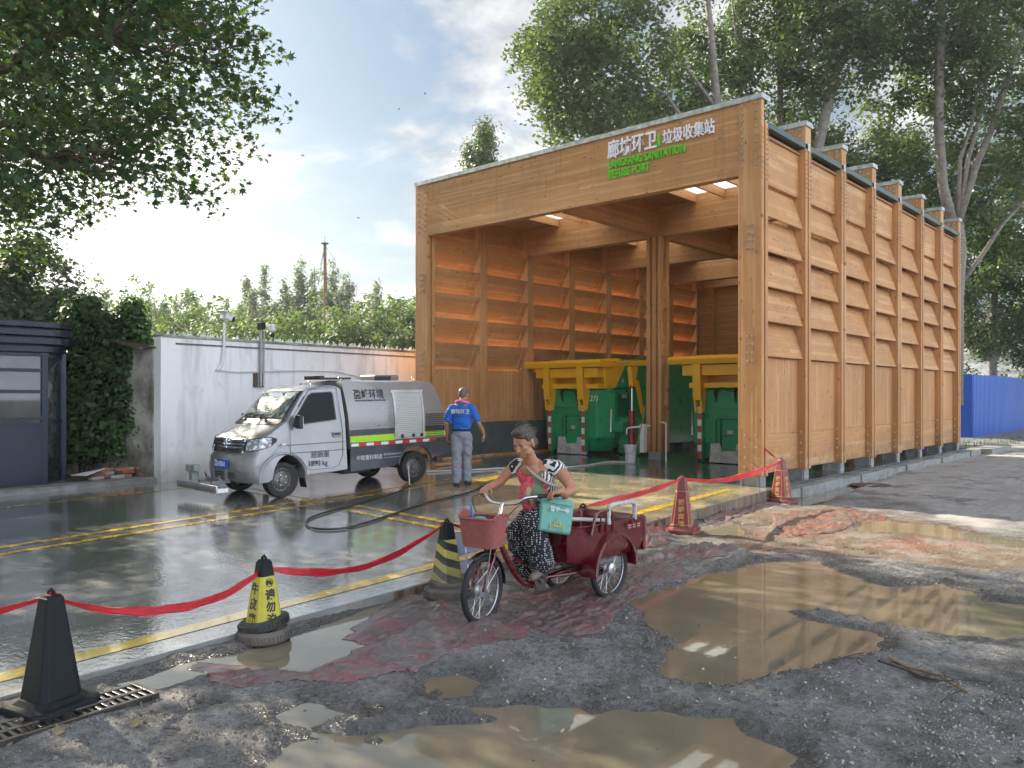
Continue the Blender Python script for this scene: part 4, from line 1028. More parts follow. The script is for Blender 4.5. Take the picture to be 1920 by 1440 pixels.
def truck():
    A = R(-93.0); T = thing('utility_truck', 'silver single-cab sanitation truck with grey rear body parked by the white wall', 'truck', (-11.9,9.73,slabz(9.73)+.002), A)
    T.rotation_euler = (0, SLOPE, A)
    wz = lambda z: .78 if z < 1.12 else .78-(z-1.12)/(1.78-1.12)*.115
    arc = [(2.53+.385*math.cos(R(a)), .30+.385*math.sin(R(a))) for a in range(184,-6,-14)] 
    prof = [(1.33,.36),(1.6,.34),(2.10,.33)]+arc+[(2.97,.27),(3.08,.26),(3.14,.33),(3.17,.50),(3.15,.66),(3.11,.71),(3.09,.78),(3.05,.95),(2.98,1.00),(2.80,1.10),(2.57,1.215),(2.33,1.47),(2.11,1.69),(2.00,1.755),(1.80,1.79),(1.50,1.80),(1.41,1.785),(1.375,1.74),(1.36,1.2)]
    fr_ = lambda x: max(0, min(1, (x-2.0)/.9))
    bulge = lambda t_: .06*t_*t_+.13*abs(t_)**7
    ts = [-1,-.97,-.9,-.75,-.5,-.25,0,.25,.5,.75,.9,.97,1]
    rings = []
    for t_ in ts:
        e = 0 if abs(t_) < .99 else .012
        rings.append([(x-bulge(t_)*fr_(x)*(1 if z > .3 else .9)-(e*fr_(x)), wz(z)*t_, z-(.05*abs(t_)**8 if z > 1.7 else 0)) for x, z in prof])
    mb = MB(); mb.loft(rings, caps=True); cab = mb.build('cab', silver, T, smooth=True, bevel=.006)
    fx = lambda z: np.interp(z, [.3,.5,.66,.78,.95,1.0], [3.13,3.17,3.15,3.09,3.05,2.98])
    def FP(t_, z, off=.006): return (float(fx(z))-bulge(t_)+off, wz(z)*t_, z)
    def patch(zb, zt, t0, t1, off, mb, n=10):
        mb.loft([[FP(t0+(t1-t0)*k/n, zb, off), FP(t0+(t1-t0)*k/n, zt, off), FP(t0+(t1-t0)*k/n, zt, off-.02), FP(t0+(t1-t0)*k/n, zb, off-.02)] for k in range(n+1)])
    g_ = MB(); patch(.735,.955,-.62,.62,.004,g_); gr = g_.build('grille', blackp, T, smooth=True)
    mb = MB()
    for z in (.745,.80,.855,.905,.945): patch(z,z+(.026 if z not in (.745,.945) else .018),-.64,.64,.014,mb)
    mb.box(FP(0,.85,.02), (.02,.015,.20)); patch(.735,.965,-.66,-.62,.014,mb,2); patch(.735,.965,.62,.66,.014,mb,2)
    mb.build('grille_bar', chrome, gr, smooth=True)
    mb = MB(); q = FP(0,.87,.03); mb.lathe([(.0,.0),(.052,.0),(.052,.012),(.040,.016),(.036,.008)], 20, Matrix.Translation(q) @ Matrix.Rotation(R(90),4,'Y')); mb.box((q[0]+.01,0,q[2]), (.012,.012,.09), 0, .5); mb.box((q[0]+.01,0,q[2]), (.012,.012,.09), 0, -.5)
    mb.build('emblem', chrome, gr, smooth=True)
    mb = MB(); patch(.335,.43,-.45,.45,.004,mb); lg = mb.build('lower_grille', blackp, T, smooth=True)
    mb = MB()
    for z in (.35,.385,.42): patch(z,z+.012,-.45,.45,.012,mb)
    mb.build('grille_bar', silver, lg)
    for t0 in (.52,-.9):
        mb = MB()
        for z in (.36,.40,.44): patch(z,z+.012,t0,t0+.38,.010,mb)
        mb.build('bumper_slot', greyp, T)
    # plate
    mb = MB(); mb.box((3.19,.0,.55), (.012,.45,.145)); pl = mb.build('number_plate', M('plate blue',(.01,.08,.50),.35), T, bevel=.004)
    writing('plate_writing', '冀R·02SA1', .115, wht, pl, (3.199,-.205,.512), (R(90),0,R(90)), .002, .002, sx=.72)
    # headlights wrap round the corner
    for s in (1,-1):
        path = [(FP(t_,.85)[0], FP(t_,.85)[1]) for t_ in (.66,.74,.82,.90,.96,1.0)]; path += [(path[-1][0]-.07, .782),(path[-1][0]-.15,.784),(path[-1][0]-.24,.784)]
        n = len(path); lo = [.765,.755,.755,.765,.775,.785,.80,.835,.90]; hi = [.90,.935,.955,.965,.970,.975,.980,.975,.945]
        def ring(k, off):
            x, y = path[k]; a = k/(n-1); ox, oy = off*(1-a), off*a
            xx = lambda z: x+(float(fx(z))-float(fx(.85)))*(1 if k < 5 else .2)
            return [(xx(lo[k])+ox, s*(y+oy), lo[k]), (xx((lo[k]+hi[k])/2)+ox*1.6, s*(y+oy*1.4), (lo[k]+hi[k])/2), (xx(hi[k])+ox, s*(y+oy), hi[k]), (xx(hi[k])-.03, s*(y-.03), hi[k]), (xx(lo[k])-.03, s*(y-.03), lo[k])]
        mb = MB(); mb.loft([ring(k,.006) for k in range(n)]); hl = mb.build('headlight', blackp, T, smooth=True)
        t = NT('headlight glass'); p = t.obj(); vv = t.n('TexVoronoi', {'Vector':p,'Scale':16.0}); 
        t.set(col=t.mix(t.rr(vv.outputs['Distance'],.1,.5,0,1), (.80,.82,.84), (.22,.24,.26)), rough=.08, metal=.6, coat=1, coatr=.01, normal=t.bump(vv.outputs['Distance'], .5, .02))
        def shr(rg, k): 
            c = [sum(v[i] for v in rg)/5 for i in range(3)]
            return rg
        lo2, hi2 = list(lo), list(hi)
        for k in range(n): lo[k] += .012; hi[k] -= .012
        mb = MB(); mb.loft([ring(k,.014) for k in range(1,n-1)]); mb.build('lamp_glass', t.m, hl, smooth=True)
    # windscreen
    def WS(u, t_, off): # u 0 bottom..1 top
        a, b = (2.585,1.20), (2.11,1.69); x = a[0]+(b[0]-a[0])*u; z = a[1]+(b[1]-a[1])*u
        if 0 < u < 1: x += .02*math.sin(math.pi*u)
        return (x-bulge(t_)*fr_(x)+off*.72, (wz(z)-.0)*t_, z+off*.72-(.05*abs(t_)**8 if z > 1.7 else 0))
    def wpatch(u0, u1, t1, off, name, mat, par, inset=.0):
        mb = MB(); rings = []
        for k in range(13):
            t_ = -t1+2*t1*k/12
            rings.append([WS(u0+(u1-u0)*j/4, t_, off) for j in range(5)])
        mb.loft(rings, caps=False, closed=False); return mb.build(name, mat, par, smooth='all', solid=.006)
    wf = wpatch(.0,1.0,.955,.004,'windscreen_frame',blackp,T); wpatch(.09,.93,.895,.012,'windscreen',wsg,wf)
    mb = MB(); rings = []
    for k in range(13):
        t_ = -.93+1.86*k/12; x = 2.60-bulge(t_)*.7; rings.append([(x+.03,wz(1.2)*t_,1.20),(x+.09,wz(1.2)*t_,1.165),(x-.02,wz(1.2)*t_,1.19),(x-.02,wz(1.2)*t_,1.245)])
    mb.loft(rings); mb.build('cowl', blackp, T, smooth=True)
    for y0, y1 in ((.38,-.02),(-.30,-.62)):
        mb = MB(); a = WS(.02,y0/.78,.03); b = WS(.16,(y0*.2+y1*.8)/.78,.022); mb.cyl(a,b,.008,6); mb.cyl(WS(.10,y1/.78,.016), WS(.16,y0/.78+.1,.016), .005, 5); mb.cyl(a,(a[0]+.03,a[1],a[2]-.02),.014,8); mb.build('wiper', blackp, T)
    mb = MB(); q = WS(.82,.05,-.03); mb.box(q,(.03,.09,.06)); q = WS(.30,.15,-.04); 
    mb.build('inner_mirror', blackp, T)
    # side details
    def SP(x, z, off): return (x, wz(z)+off, z)
    def spoly(pts, off, th, s=1, W_=None):
        W_ = W_ or wz
        f = [(x, s*(W_(z)+off), z) for x, z in pts]; b = [(x, s*(W_(z)+off-th), z) for x, z in pts]; n = len(pts)
        mb = MB(); mb.add(f+b, [tuple(range(n)), tuple(range(n,2*n))[::-1]]+[(i,n+i,n+(i+1)%n,(i+1)%n) for i in range(n)]); return mb
    win = [(2.34,1.135),(2.30,1.26),(2.02,1.62),(1.95,1.66),(1.575,1.675),(1.545,1.64),(1.53,1.205)]
    for s in (1,-1):
        # door skin and seams
        seam = [(2.40,1.20),(2.02,1.68),(1.93,1.715),(1.47,1.725),(1.435,1.2),(1.42,.95),(1.42,.62),(1.50,.45),(1.62,.405),(2.02,.405),(2.10,.43),(2.20,.58),(2.37,.68),(2.40,.72),(2.40,1.20)]
        mb = MB(); mb.tube([(x, s*(wz(z)+.001), z) for x, z in seam], .0035, 6); dr = mb.build('door', blackp, T)
        spoly(win,.004,.01,s).build('window_frame', blackp, dr); c = [(1.93+(x-1.93)*.93, 1.42+(z-1.42)*.92) for x, z in win]; spoly(c,.007,.01,s).build('window', tglass, dr)
        mb = MB(); mb.box((1.53,s*.783,.955),(.15,.02,.085)); h = mb.build('door_handle', greyp, dr, bevel=.008); mb = MB(); mb.box((1.53,s*.792,.968),(.115,.012,.035)); mb.build('handle_grip', blackp, h, bevel=.006) if False else mb.build('handle_grip', blackp, dr, bevel=.006)
        mb = MB(); 
        for z in (.83,.70): mb.loft([[(x, s*.782, z-.006+.0*x),(x, s*.790, z),(x, s*.782, z+.006)] for x in (1.38,2.0,2.62)])
        mb.build('side_crease', silver, T)
        mb = MB(); mb.box((2.31,s*.90,1.20),(.07,.16,.22)); mb.box((2.33,s*.81,1.14),(.04,.12,.04)); mr = mb.build('wing_mirror', blackp, T, bevel=.02, seg=3)
        mb = MB(); mb.box((2.272,s*.90,1.20),(.006,.13,.18)); mb.build('mirror_glass', chrome, mr)
        mb = MB(); mb.tube([(2.53+.405*math.cos(R(a)), s*.778, .30+.405*math.sin(R(a))) for a in range(186,-10,-12)], .022, 8); mb.build('wheel_arch', silver, T, smooth=True)
        mb = MB(); mb.box((2.52,s*.784,.845),(.07,.01,.035)); mb.build('side_indicator', wht, T, bevel=.003)
        mb = MB(); mb.add([(2.12,s*.70,.38),(2.12,s*.52,.38),(2.08,s*.52,.12),(2.08,s*.72,.12)],[(0,1,2,3)]); mb.build('mud_flap', rubber, T, solid=.01)
    mb = MB(); mb.tube([SP(2.09,1.60,.003),SP(2.22,1.43,.003)], .010, 6); mb.build('pillar_vent', blackp, T)
    for (s_, sz, x, z, nm) in (('总质量',.125,2.03,.605,'door_writing'),('1890 kg',.125,2.09,.465,'door_writing')):
        writing(nm, s_, sz, blackp, T, (x,.7835,z), (R(90),0,R(180)), .001, .0005, sx=.93)
    # wheels
    for (x, y) in ((2.53,.68),(2.53,-.68),(-.11,.68),(-.11,-.68)):
        s = 1 if y > 0 else -1
        mb = MB(); tyre(mb, (x,y,.285), .285, .175); 
        wh = mb.build('wheel', rubber, T, smooth=True)
        mb = MB(); m = Matrix.Translation((x,y+s*.01,.285)) @ Matrix.Rotation(R(-90*s),4,'X')
        mb.lathe([(.19,-.07),(.195,.06),(.180,.065),(.170,.02),(.150,.015),(.135,.035),(.10,.045),(.085,.03),(.06,.035),(.055,.07),(.03,.075),(0.001,.075)], 28, m, caps=False); rm = mb.build('rim', rimm, wh, smooth=True)
        mb = MB()
        for k in range(14):
            a = 2*math.pi*k/14; q = m @ Vector((.152*math.cos(a), .152*math.sin(a), .0175)); q2 = m @ Vector((.152*math.cos(a), .152*math.sin(a), .030)); mb.cyl(q, q2, .0115, 8)
        mb.build('rim_hole', blackp, wh)
        mb = MB()
        for k in range(5):
            a = 2*math.pi*k/5; q = m @ Vector((.082*math.cos(a), .082*math.sin(a), .03)); q2 = m @ Vector((.082*math.cos(a), .082*math.sin(a), .05)); mb.cyl(q, q2, .010, 6)
        mb.build('wheel_nut', chrome, wh)
    # chassis
    mb = MB()
    for y in (.32,-.32): mb.bb(-.75,2.9,y-.04,y+.04,.36,.46)
    mb.bb(-.15,-.05,-.6,.6,.24,.34); mb.bb(2.48,2.58,-.6,.6,.26,.33); mb.bb(.5,1.1,-.3,.3,.22,.40); mb.build('chassis', blackp, T, bevel=.01)
    mb = MB(); mb.bb(1.36,3.0,-.66,.66,.46,.50); mb.build('cab_floor', blackp, T)
    # rear body
    w2 = lambda z: .80 if z < 1.15 else .80-.145*((z-1.15)/.72)**1.8
    bp = [(1.285,.70),(-.905,.70),(-.90,.80),(-.845,1.18),(-.60,1.80),(-.55,1.845),(-.45,1.865),(1.25,1.865),(1.345,1.85),(1.365,1.80),(1.315,1.2),(1.295,.9)]
    def densify(P, st=.09):
        o = []
        for a, b in zip(P, P[1:]+P[:1]):
            k = max(1, int(math.dist(a,b)/st)); o += [(a[0]+(b[0]-a[0])*i/k, a[1]+(b[1]-a[1])*i/k) for i in range(k)]
        return o
    bp = densify(bp); rings = []
    for t_ in (-1,-.985,-.95,-.85,-.6,-.3,0,.3,.6,.85,.95,.985,1):
        rings.append([(x, w2(z)*t_, z-(.055*abs(t_)**6 if z > 1.78 else 0)) for x, z in bp])
    # side caps are curved: build side skins as vertical strips
    mb = MB(); mb.loft(rings, caps=False); 
    for s in (1,-1):
        zs = [.70,.85,1.0,1.15,1.25,1.35,1.45,1.55,1.65,1.75,1.82,1.8645-.055]
        back = lambda z: float(np.interp(z,[.70,.80,1.18,1.80,1.845],[-.905,-.90,-.845,-.60,-.55])); front = lambda z: float(np.interp(z,[.7,.9,1.2,1.80,1.85],[1.285,1.295,1.315,1.365,1.345]))
        mb.loft([[(back(z), s*w2(min(1.86,z)), z), (front(z), s*w2(min(1.86,z)), z)] for z in zs], caps=False, closed=False)
    mb.build('rear_body', greyp, T, smooth=True)
    S2 = lambda pts, off, th, s=1: spoly(pts, off, th, s, w2)
    for s in (1,-1):
        S2([(1.30,1.02),(.36,1.02),(.36,1.055),(1.305,1.055)],.004,.01,s).build('side_trim', silver, T)
        S2([(1.29,.915),(-.885,.925),(-.87,1.02),(1.30,1.015)],.004,.01,s).build('dark_band', skirt, T)
        S2([(1.285,.80),(.36,.80),(.36,.91),(1.285,.905)],.006,.01,s).build('lime_stripe', lime, T); S2([(-.26,.83),(-.89,.83),(-.88,.92),(-.26,.92)],.006,.01,s).build('lime_stripe', lime, T)
    # skirt with wheel arch
    sk = [(1.285,.80),(1.285,.31),(.36,.34),(.30,.38)]+[(-.11+.37*math.cos(R(a)), .30+.37*math.sin(R(a))) for a in range(12,160,14)]+[(-.62,.44),(-.93,.55),(-.93,.80)]
    for s in (1,-1): spoly(sk,.012,.03,s,lambda z:.79).build('skirt', skirt, T, bevel=.004)
    mb = MB(); mb.tube([(-.11+.385*math.cos(R(a)), .80, .30+.385*math.sin(R(a))) for a in range(8,166,12)], .014, 6); mb.build('wheel_arch', skirt, T, smooth=True)
    mb = MB(); mb.bb(-.93,1.28,-.79,.79,.66,.72); mb.build('deck', blackp, T)
    # red and white reflector tape
    for k in range(12):
        x1 = 1.27-k*.155; mb = MB(); mb.bb(x1-.150,x1,.803,.808,.735,.785); mb.build('reflector', (wht, redr)[k % 2], T)
    # shutter
    sh = [(.33,.83),(-.27,.83),(-.27,1.63),(.33,1.63)]
    zs = np.linspace(.835,1.63,70); mb = MB(); rings = []
    for i, z in enumerate(zs):
        o_ = .008+.006*abs(math.sin(i*math.pi/3.0)); rings.append([(.325, w2(z)+o_, z), (-.265, w2(z)+o_, z)])
    mb.loft(rings, caps=False, closed=False); shu = mb.build('roller_shutter', M('shutter grey',(.44,.47,.46),.45,.2,.06), T)
    for xx in (.345,-.285):
        mb = MB(); mb.loft([[(xx-.02,w2(z),z),(xx+.02,w2(z),z),(xx+.02,w2(z)+.025,z),(xx-.02,w2(z)+.025,z)] for z in np.linspace(.83,1.66,12)]); mb.build('shutter_rail', alu, shu)
    mb = MB(); mb.box((.03,w2(1.68)+.01,1.66),(.72,.04,.055)); mb.build('shutter_head', alu, shu, bevel=.004); mb = MB(); mb.box((.03,w2(.82)+.012,.825),(.66,.03,.02)); mb.build('shutter_sill', alu, shu, bevel=.004)
    for xx in (.20,-.05,-.24):
        mb = MB(); mb.box((xx,.825,.865),(.045,.03,.06)); mb.build('latch', blackp, shu, bevel=.006)
    # vent mesh of dark holes
    mb = MB()
    for i in range(12):
        for j in range(12):
            x = -.37-i*.036; z = .835+j*.036
            if x < -.80: continue
            mb.box((x, w2(z)+.006, z), (.022,.006,.022))
    mb.build('vent_grille', blackp, T)
    dark = M('dark lettering', (.02,.025,.04), .5)
    writing('body_writing', '盈峰环境', .185, dark, T, (1.17,w2(1.555)+.006,1.555), (R(90-13.5),0,R(180)), .001, .003, sx=.86)
    writing('body_writing', 'ZOOMLION ENVIRONMENTAL', .042, dark, T, (1.15,w2(1.52)+.004,1.505), (R(90-9),0,R(180)), .001, .001, sx=1.0) if False else writing('body_writing', 'INFORE ENVIRONMENT TECHNOLOGY', .036, dark, T, (1.15,w2(1.50)+.006,1.50), (R(90-12),0,R(180)), .001, .001)
    lite = M('pale lettering', (.45,.50,.56), .5)
    writing('skirt_writing', '中联重科制造', .09, lite, T, (1.17,.805,.50), (R(90),0,R(180)), .001, .001); writing('skirt_writing', '服务热线:400-887-6230', .045, lite, T, (.60,.805,.545), (R(90),0,R(180)), .001, 0, sx=.85); writing('skirt_writing', 'www.zoomlion-enviro.com', .032, lite, T, (.60,.805,.495), (R(90),0,R(180)), .001, 0, sx=1.0)
    # roof gear
    mb = MB(); mb.bb(.95,1.60,-.1,.35,1.88,1.915); mb.bb(1.52,1.60,-.12,.4,1.88,1.945); mb.build('roof_rack', blackp, T, bevel=.006)
    mb = MB(); mb.box((.02,-.1,1.905),(.55,.5,.12)); mb.build('roof_unit', greyp, T, bevel=.035, seg=3); mb = MB(); mb.box((.12,.152,1.90),(.36,.01,.08)); mb.build('roof_unit_grille', blackp, T)
    for (x, y, z) in ((1.22,.4,1.86),(-.42,.35,1.86),(1.72,.25,1.79)):
        mb = MB(); mb.tube([(x+.03*math.cos(a),y,z+.035+.03*math.sin(a)) for a in [R(k*30) for k in range(12)]], .007, 6, closed=True); mb.cyl((x,y,z-.03),(x,y,z+.01),.01,6); mb.build('lifting_eye', alu, T)
    # rear bracket and spray rig at the front
    mb = MB(); mb.tube([(-.93,.72,.66),(-.62,.72,.40)], .022, 6); mb.build('rear_stay', skirt, T)
    mb = MB(); mb.box((3.46,-.10,.19),(.20,1.42,.07)); mb.box((3.545,-.10,.215),(.03,1.42,.11)); rg = mb.build('spray_bar', alu, T, bevel=.006)
    mb = MB(); 
    for y in (-.30,.15): mb.box((3.27,y,.27),(.30,.05,.05)); mb.box((3.18,y,.36),(.05,.05,.2))
    mb.box((3.28,-.07,.30),(.05,.5,.05)); mb.tube([(3.3,.2,.34),(3.36,.3,.38),(3.40,.36,.30),(3.44,.38,.22)],.018,6); mb.tube([(3.3,-.3,.34),(3.36,-.2,.42),(3.40,.0,.36)],.014,6); mb.build('bracket', M('steel grey',(.2,.21,.22),.45,.5), rg, bevel=.004)
    mb = MB(); mb.box((3.40,-.62,.46),(.12,.16,.11)); mb.box((3.40,-.52,.34),(.11,.14,.13)); mb.box((3.41,-.42,.47),(.1,.1,.10)); mb.build('valve_box', M('valve grey',(.30,.31,.30),.5,.2), rg, bevel=.006)
    mb = MB()
    for k in range(12): mb.cyl((3.46,-.72+k*.115,.155),(3.46,-.72+k*.115,.115),.012,6)
    mb.build('nozzle', M('brass',(.35,.22,.08),.35,.8), rg)
    return T
truck()
# ================================================================ COMPACTOR BINS
bgreen = M('green enamel', (.008,.27,.10), .32, 0, .10, 3, coat=.5, coatr=.15, dirt=.15, dcol=(.02,.06,.035)); byel = M('yellow enamel', (.82,.44,.008), .35, 0, .10, 3, coat=.4, coatr=.15, dirt=.25, dcol=(.25,.11,.01)); cred = M('crimson cylinder', (.32,.004,.02), .3, 0, .1, coat=.6)
redp = M('faded red tape', (.45,.06,.04), .5); whp = M('white tape', (.70,.72,.70), .5)
def bin_(x0, label, base=None):
    T = thing('waste_compactor', label, 'waste container', (x0,16.75,.004), 0, 'green and yellow waste compactors')
    W_ = 2.2   # local x 0..W, y 0.. deep
    # body: chamfered plan outline
    plan = [(0,.38),(.28,.0),(1.92,.0),(2.2,.38),(2.2,3.9),(0,3.9)]
    mb = MB(); lowp = [(.02,.42),(.30,.06),(1.90,.06),(2.18,.42),(2.18,3.9),(.02,3.9)]
    def ring(P, z, s=1.0): return [(1.1+(x-1.1)*s, y, z) for x, y in P]
    front = MB()
    front.loft([ring([(.20,.50),(.42,.12),(1.78,.12),(2.0,.50),(2.0,1.3),(.2,1.3)],.10), ring([(.0,.40),(.28,.0),(1.92,.0),(2.2,.40),(2.2,1.3),(0,1.3)],.46), ring([(.0,.40),(.28,.0),(1.92,.0),(2.2,.40),(2.2,1.3),(0,1.3)],1.66), ring([(.10,.46),(.33,.10),(1.87,.10),(2.1,.46),(2.1,1.3),(.1,1.3)],1.72)])
    body = front.build('body', bgreen, T, bevel=.01)
    mb = MB(); mb.prism([(1.3,.18),(4.6,.18),(4.6,2.5),(1.75,2.5),(1.3,2.1)], 'x', .03, 2.17); mb.build('rear_tank', bgreen, T, bevel=.01)
    mb = MB(); mb.bb(.78,1.46,-.035,.0,.20,1.62); mb.bb(.70,1.54,-.06,.0,1.22,1.26); mb.build('front_panel', bgreen, T, bevel=.006)
    # door outline rods
    mb = MB(); P = [(.86,-.05,.32),(.86,-.05,.95),(.90,-.05,.99),(1.50,-.05,.99)]; mb.tube(P,.010,6); mb.tube([(.86,-.05,.32),(.90,-.05,.28),(1.50,-.05,.28)],.010,6); mb.tube([(.98,-.06,.24),(.98,-.06,1.03)],.014,6); mb.tube([(.98,-.06,.62),(1.22,-.06,.62)],.010,6)
    for z in (.40,.55,.85,.98): mb.box((.98,-.06,z),(.05,.03,.035))
    for z in (.42,.9): mb.box((1.46,-.06,z),(.10,.025,.03))
    mb.build('door_rod', M('dark green steel',(.004,.05,.03),.4), T)
    mb = MB(); mb.box((1.21,-.05,.71),(.13,.008,.08)); mb.build('rating_plate', M('rating plate',(.5,.48,.45),.5,.2,.3,60), T)
    mb = MB(); mb.box((.14,.15,1.56),(.13,.01,.10),-.93); mb.build('badge', M('badge',(.35,.33,.36),.5,.2,.3,50), T)
    # lower white shovel plate
    mb = MB(); mb.prism([(.72,.02),(1.66,.02),(1.60,.45),(1.38,.45),(1.36,.30),(1.02,.28),(.98,.45),(.76,.45)], 'y', -.10, -.07); mb.build('scuffed_plate', M('scuffed white steel',(.50,.50,.49),.6,.1,.3,14,dirt=.5,dcol=(.10,.10,.09)), T, bevel=.004)
    # lifting arms with tape
    for xa in (.50,1.60):
        mb = MB(); mb.prism([(-.14,1.30),(.02,1.30),(.02,.30),(-.0,.06),(-.06,.02),(-.10,.10),(-.13,.30)], 'x', xa-.055, xa+.055); arm = mb.build('lift_arm', bgreen, T, bevel=.008)
        n = 8
        for k in range(n):
            z = 1.27-k*.145; mb = MB(); mb.add([(xa-.05,-.144,z-.145),(xa+.05,-.144,z-.145),(xa+.05,-.144,z),(xa-.05,-.144,z)] if k < 7 else [(xa-.05,-.125,z-.17),(xa+.05,-.125,z-.17),(xa+.05,-.144,z),(xa-.05,-.144,z)], [(0,1,2,3)])
            mb.build('arm_tape', (whp, redp)[k % 2], T)
        # yellow fork
        mb = MB()
        for dx in (-.10,.055): mb.prism([(-.20,1.14),(-.08,1.14),(.06,1.85),(.28,2.26),(-.30,2.26),(-.24,1.5)], 'x', xa+dx, xa+dx+.045)
        mb.prism([(-.26,1.42),(-.20,1.42),(-.26,2.26),(-.32,2.26)], 'x', xa-.10, xa+.10); mb.build('yellow_fork', byel, T, bevel=.006)
        mb = MB(); mb.cyl((xa-.12,-.14,1.2),(xa+.12,-.14,1.2),.035,10); mb.build('fork_pin', byel, T)
    # yellow hopper
    mb = MB()
    mb.prism([(-.32,2.24),(.35,2.24),(.35,2.38),(-.28,2.42),(-.36,2.36)], 'x', -.22, 2.25)
    mb.bb(.10,2.10,-.22,.30,1.98,2.22); mb.bb(.22,2.04,-.12,.3,1.70,1.82)
    mb.prism([(.28,1.72),(1.5,1.72),(1.5,2.36),(.28,2.36)], 'x', .16, .20); mb.prism([(.05,1.72),(1.9,1.72),(1.9,2.30),(1.2,2.44),(.05,2.30)], 'x', 2.10, 2.15)
    mb.bb(.2,2.1,.28,.33,1.82,2.3); hp = mb.build('hopper', byel, T, bevel=.008)
    mb = MB(); mb.bb(.1,2.3,.40,.55,2.40,2.47) ; mb.bb(1.7,2.75,1.2,1.5,2.30,2.44); mb.build('hopper_rail', byel, hp, bevel=.006)
    # side cylinder on the right flank
    xs = 2.62
    mb = MB(); mb.prism([(.55,1.92),(.70,1.92),(.98,1.05),(.92,.95),(.84,1.05)], 'x', xs+.07, xs+.11); mb.prism([(.42,2.25),(.75,2.25),(.60,1.75),(.50,1.75)], 'x', xs-.06, xs+.06); mb.build('yellow_lever', byel, T, bevel=.006)
    mb = MB(); mb.cyl((xs,.55,.18),(xs,.55,1.14),.085,16); mb.build('hydraulic_cylinder', cred, T, smooth=True); mb = MB(); mb.cyl((xs,.55,1.70),(xs,.55,1.92),.06,12); mb.build('cylinder_clevis', cred, T, smooth=True)
    mb = MB(); mb.cyl((xs,.55,1.14),(xs,.55,1.76),.030,12); mb.build('cylinder_rod', chrome, T, smooth=True)
    mb = MB(); mb.bb(2.18,2.80,.62,.72,.05,.95); mb.bb(2.18,2.5,.30,.60,.60,.85); mb.build('side_bracket', bgreen, T, bevel=.008); mb = MB(); mb.prism([(.5,1.72),(1.3,1.72),(1.3,2.3),(.95,2.3)], 'x', 2.10, 2.16); mb.build('side_gusset', bgreen, T, bevel=.008)
    mb = MB(); mb.bb(2.205,2.215,.52,1.05,1.0,1.58); p_ = mb.build('side_hatch', M('hatch green',(.004,.10,.05),.35), T, bevel=.004)
    mb = MB(); mb.bb(2.216,2.222,.70,.92,1.46,1.56); mb.build('hatch_plate', M('plate grey',(.35,.36,.36),.5,.3,.4,60), p_)
    for (x, y) in ((.06,.33),(2.14,.33)):
        mb = MB(); mb.tube([(x,y,.82),(x,y-.03,.88),(x,y-.03,1.12),(x,y,1.18)],.014,6); mb.tube([(x,y,1.18),(x,y-.02,.6)],.022,6); mb.build('turnbuckle', alu, T)
        mb = MB(); mb.tube([(x,y-.02,.6),(x+.02,y-.02,.4),(x+.10,y,.30),(x+.16,y+.1,.24)],.014,6); mb.build('hose', blackp, T)
    mb = MB(); mb.tube([(.92,-.10,1.60),(.98,-.22,1.68),(1.10,-.2,1.70),(1.22,-.05,1.62)],.016,6)
    for xx in (.86,1.34): mb.prism([(-.14,1.62),(-.10,1.70),(-.0,1.66),(.0,1.28)], 'x', xx-.02, xx+.02)
    mb.build('hook', M('hook steel',(.03,.06,.04),.5,.4), T)
    mb = MB(); mb.bb(.1,2.1,.5,4.4,.0,.18) ; mb.build('skid', blackp, T)
    for y in (.75,3.8):
        mb = MB(); mb.cyl((.12,y,.10),(.30,y,.10),.10,14); mb.cyl((1.9,y,.10),(2.25,y,.10),.10,14); mb.build('roller', M('roller green',(.005,.07,.04),.4), T, smooth=True)
    return T
B1 = bin_(-14.02, 'green and yellow waste compactor with 271 on its front, left of the centre post')
writing('number_marking', '271', .20, whp, B1, (1.70,.0-.003,1.38), (R(90),0,0), .001, .0, shear=.25, sx=.9)
writing('number_marking', '0', .15, whp, B1, (2.165,.78,1.85), (R(90),0,R(90)), .001, 0)
B2 = bin_(-9.62, 'green and yellow waste compactor half hidden by the right corner post')
# bucket, tap, pipes
bk = thing('bucket', 'white plastic bucket with wire handle beside the centre post', 'bucket', (-10.42,15.75,.006))
mb = MB(); mb.lathe([(.001,.0),(.115,.0),(.14,.34),(.150,.34),(.150,.365),(.156,.385),(.145,.385),(.135,.33),(.11,.01)], 28, caps=False); mb.build('shell', M('bucket plastic',(.58,.60,.64),.4,0,.06), bk, smooth=True)
mb = MB(); mb.tube([(.152*math.cos(R(a)),-.152*math.sin(R(a)) if True else 0,.34-.16*math.sin(R(a))) for a in range(0,181,15)],.004,5); mb.build('handle', blackp, bk)
tp_ = thing('water_pipe', 'white plastic water pipe with a tap fixed to the centre post', 'water pipe', (-10.28,16.2,.005))
mb = MB(); mb.tube([(-.34,-.30,.62),(-.34,-.30,.74),(-.31,-.28,.77),(-.1,-.1,.80),(.05,.1,.82)],.020,8); mb.build('tap', pvc, tp_, smooth=True)
mb = MB(); mb.tube([(.25,.2,.90),(.50,.0,.90),(.53,.0,.88),(.53,.0,0)],.020,8); mb.build('pipe', pvc, tp_, smooth=True)
mb = MB(); mb.bb(-.10,.02,-.12,-.0,.2,.86); mb.build('sleeve', pvc, tp_)
mb = MB(); mb.cyl((0,0,0),(.28,.05,1.25),.014,6); o = mb.build('broom_handle', M('stick wood',(.34,.22,.13),.7), None); o.location = (-10.42,15.9,.05); tag(o, 'wooden stick standing in the white bucket, leaning on the centre post', 'stick')
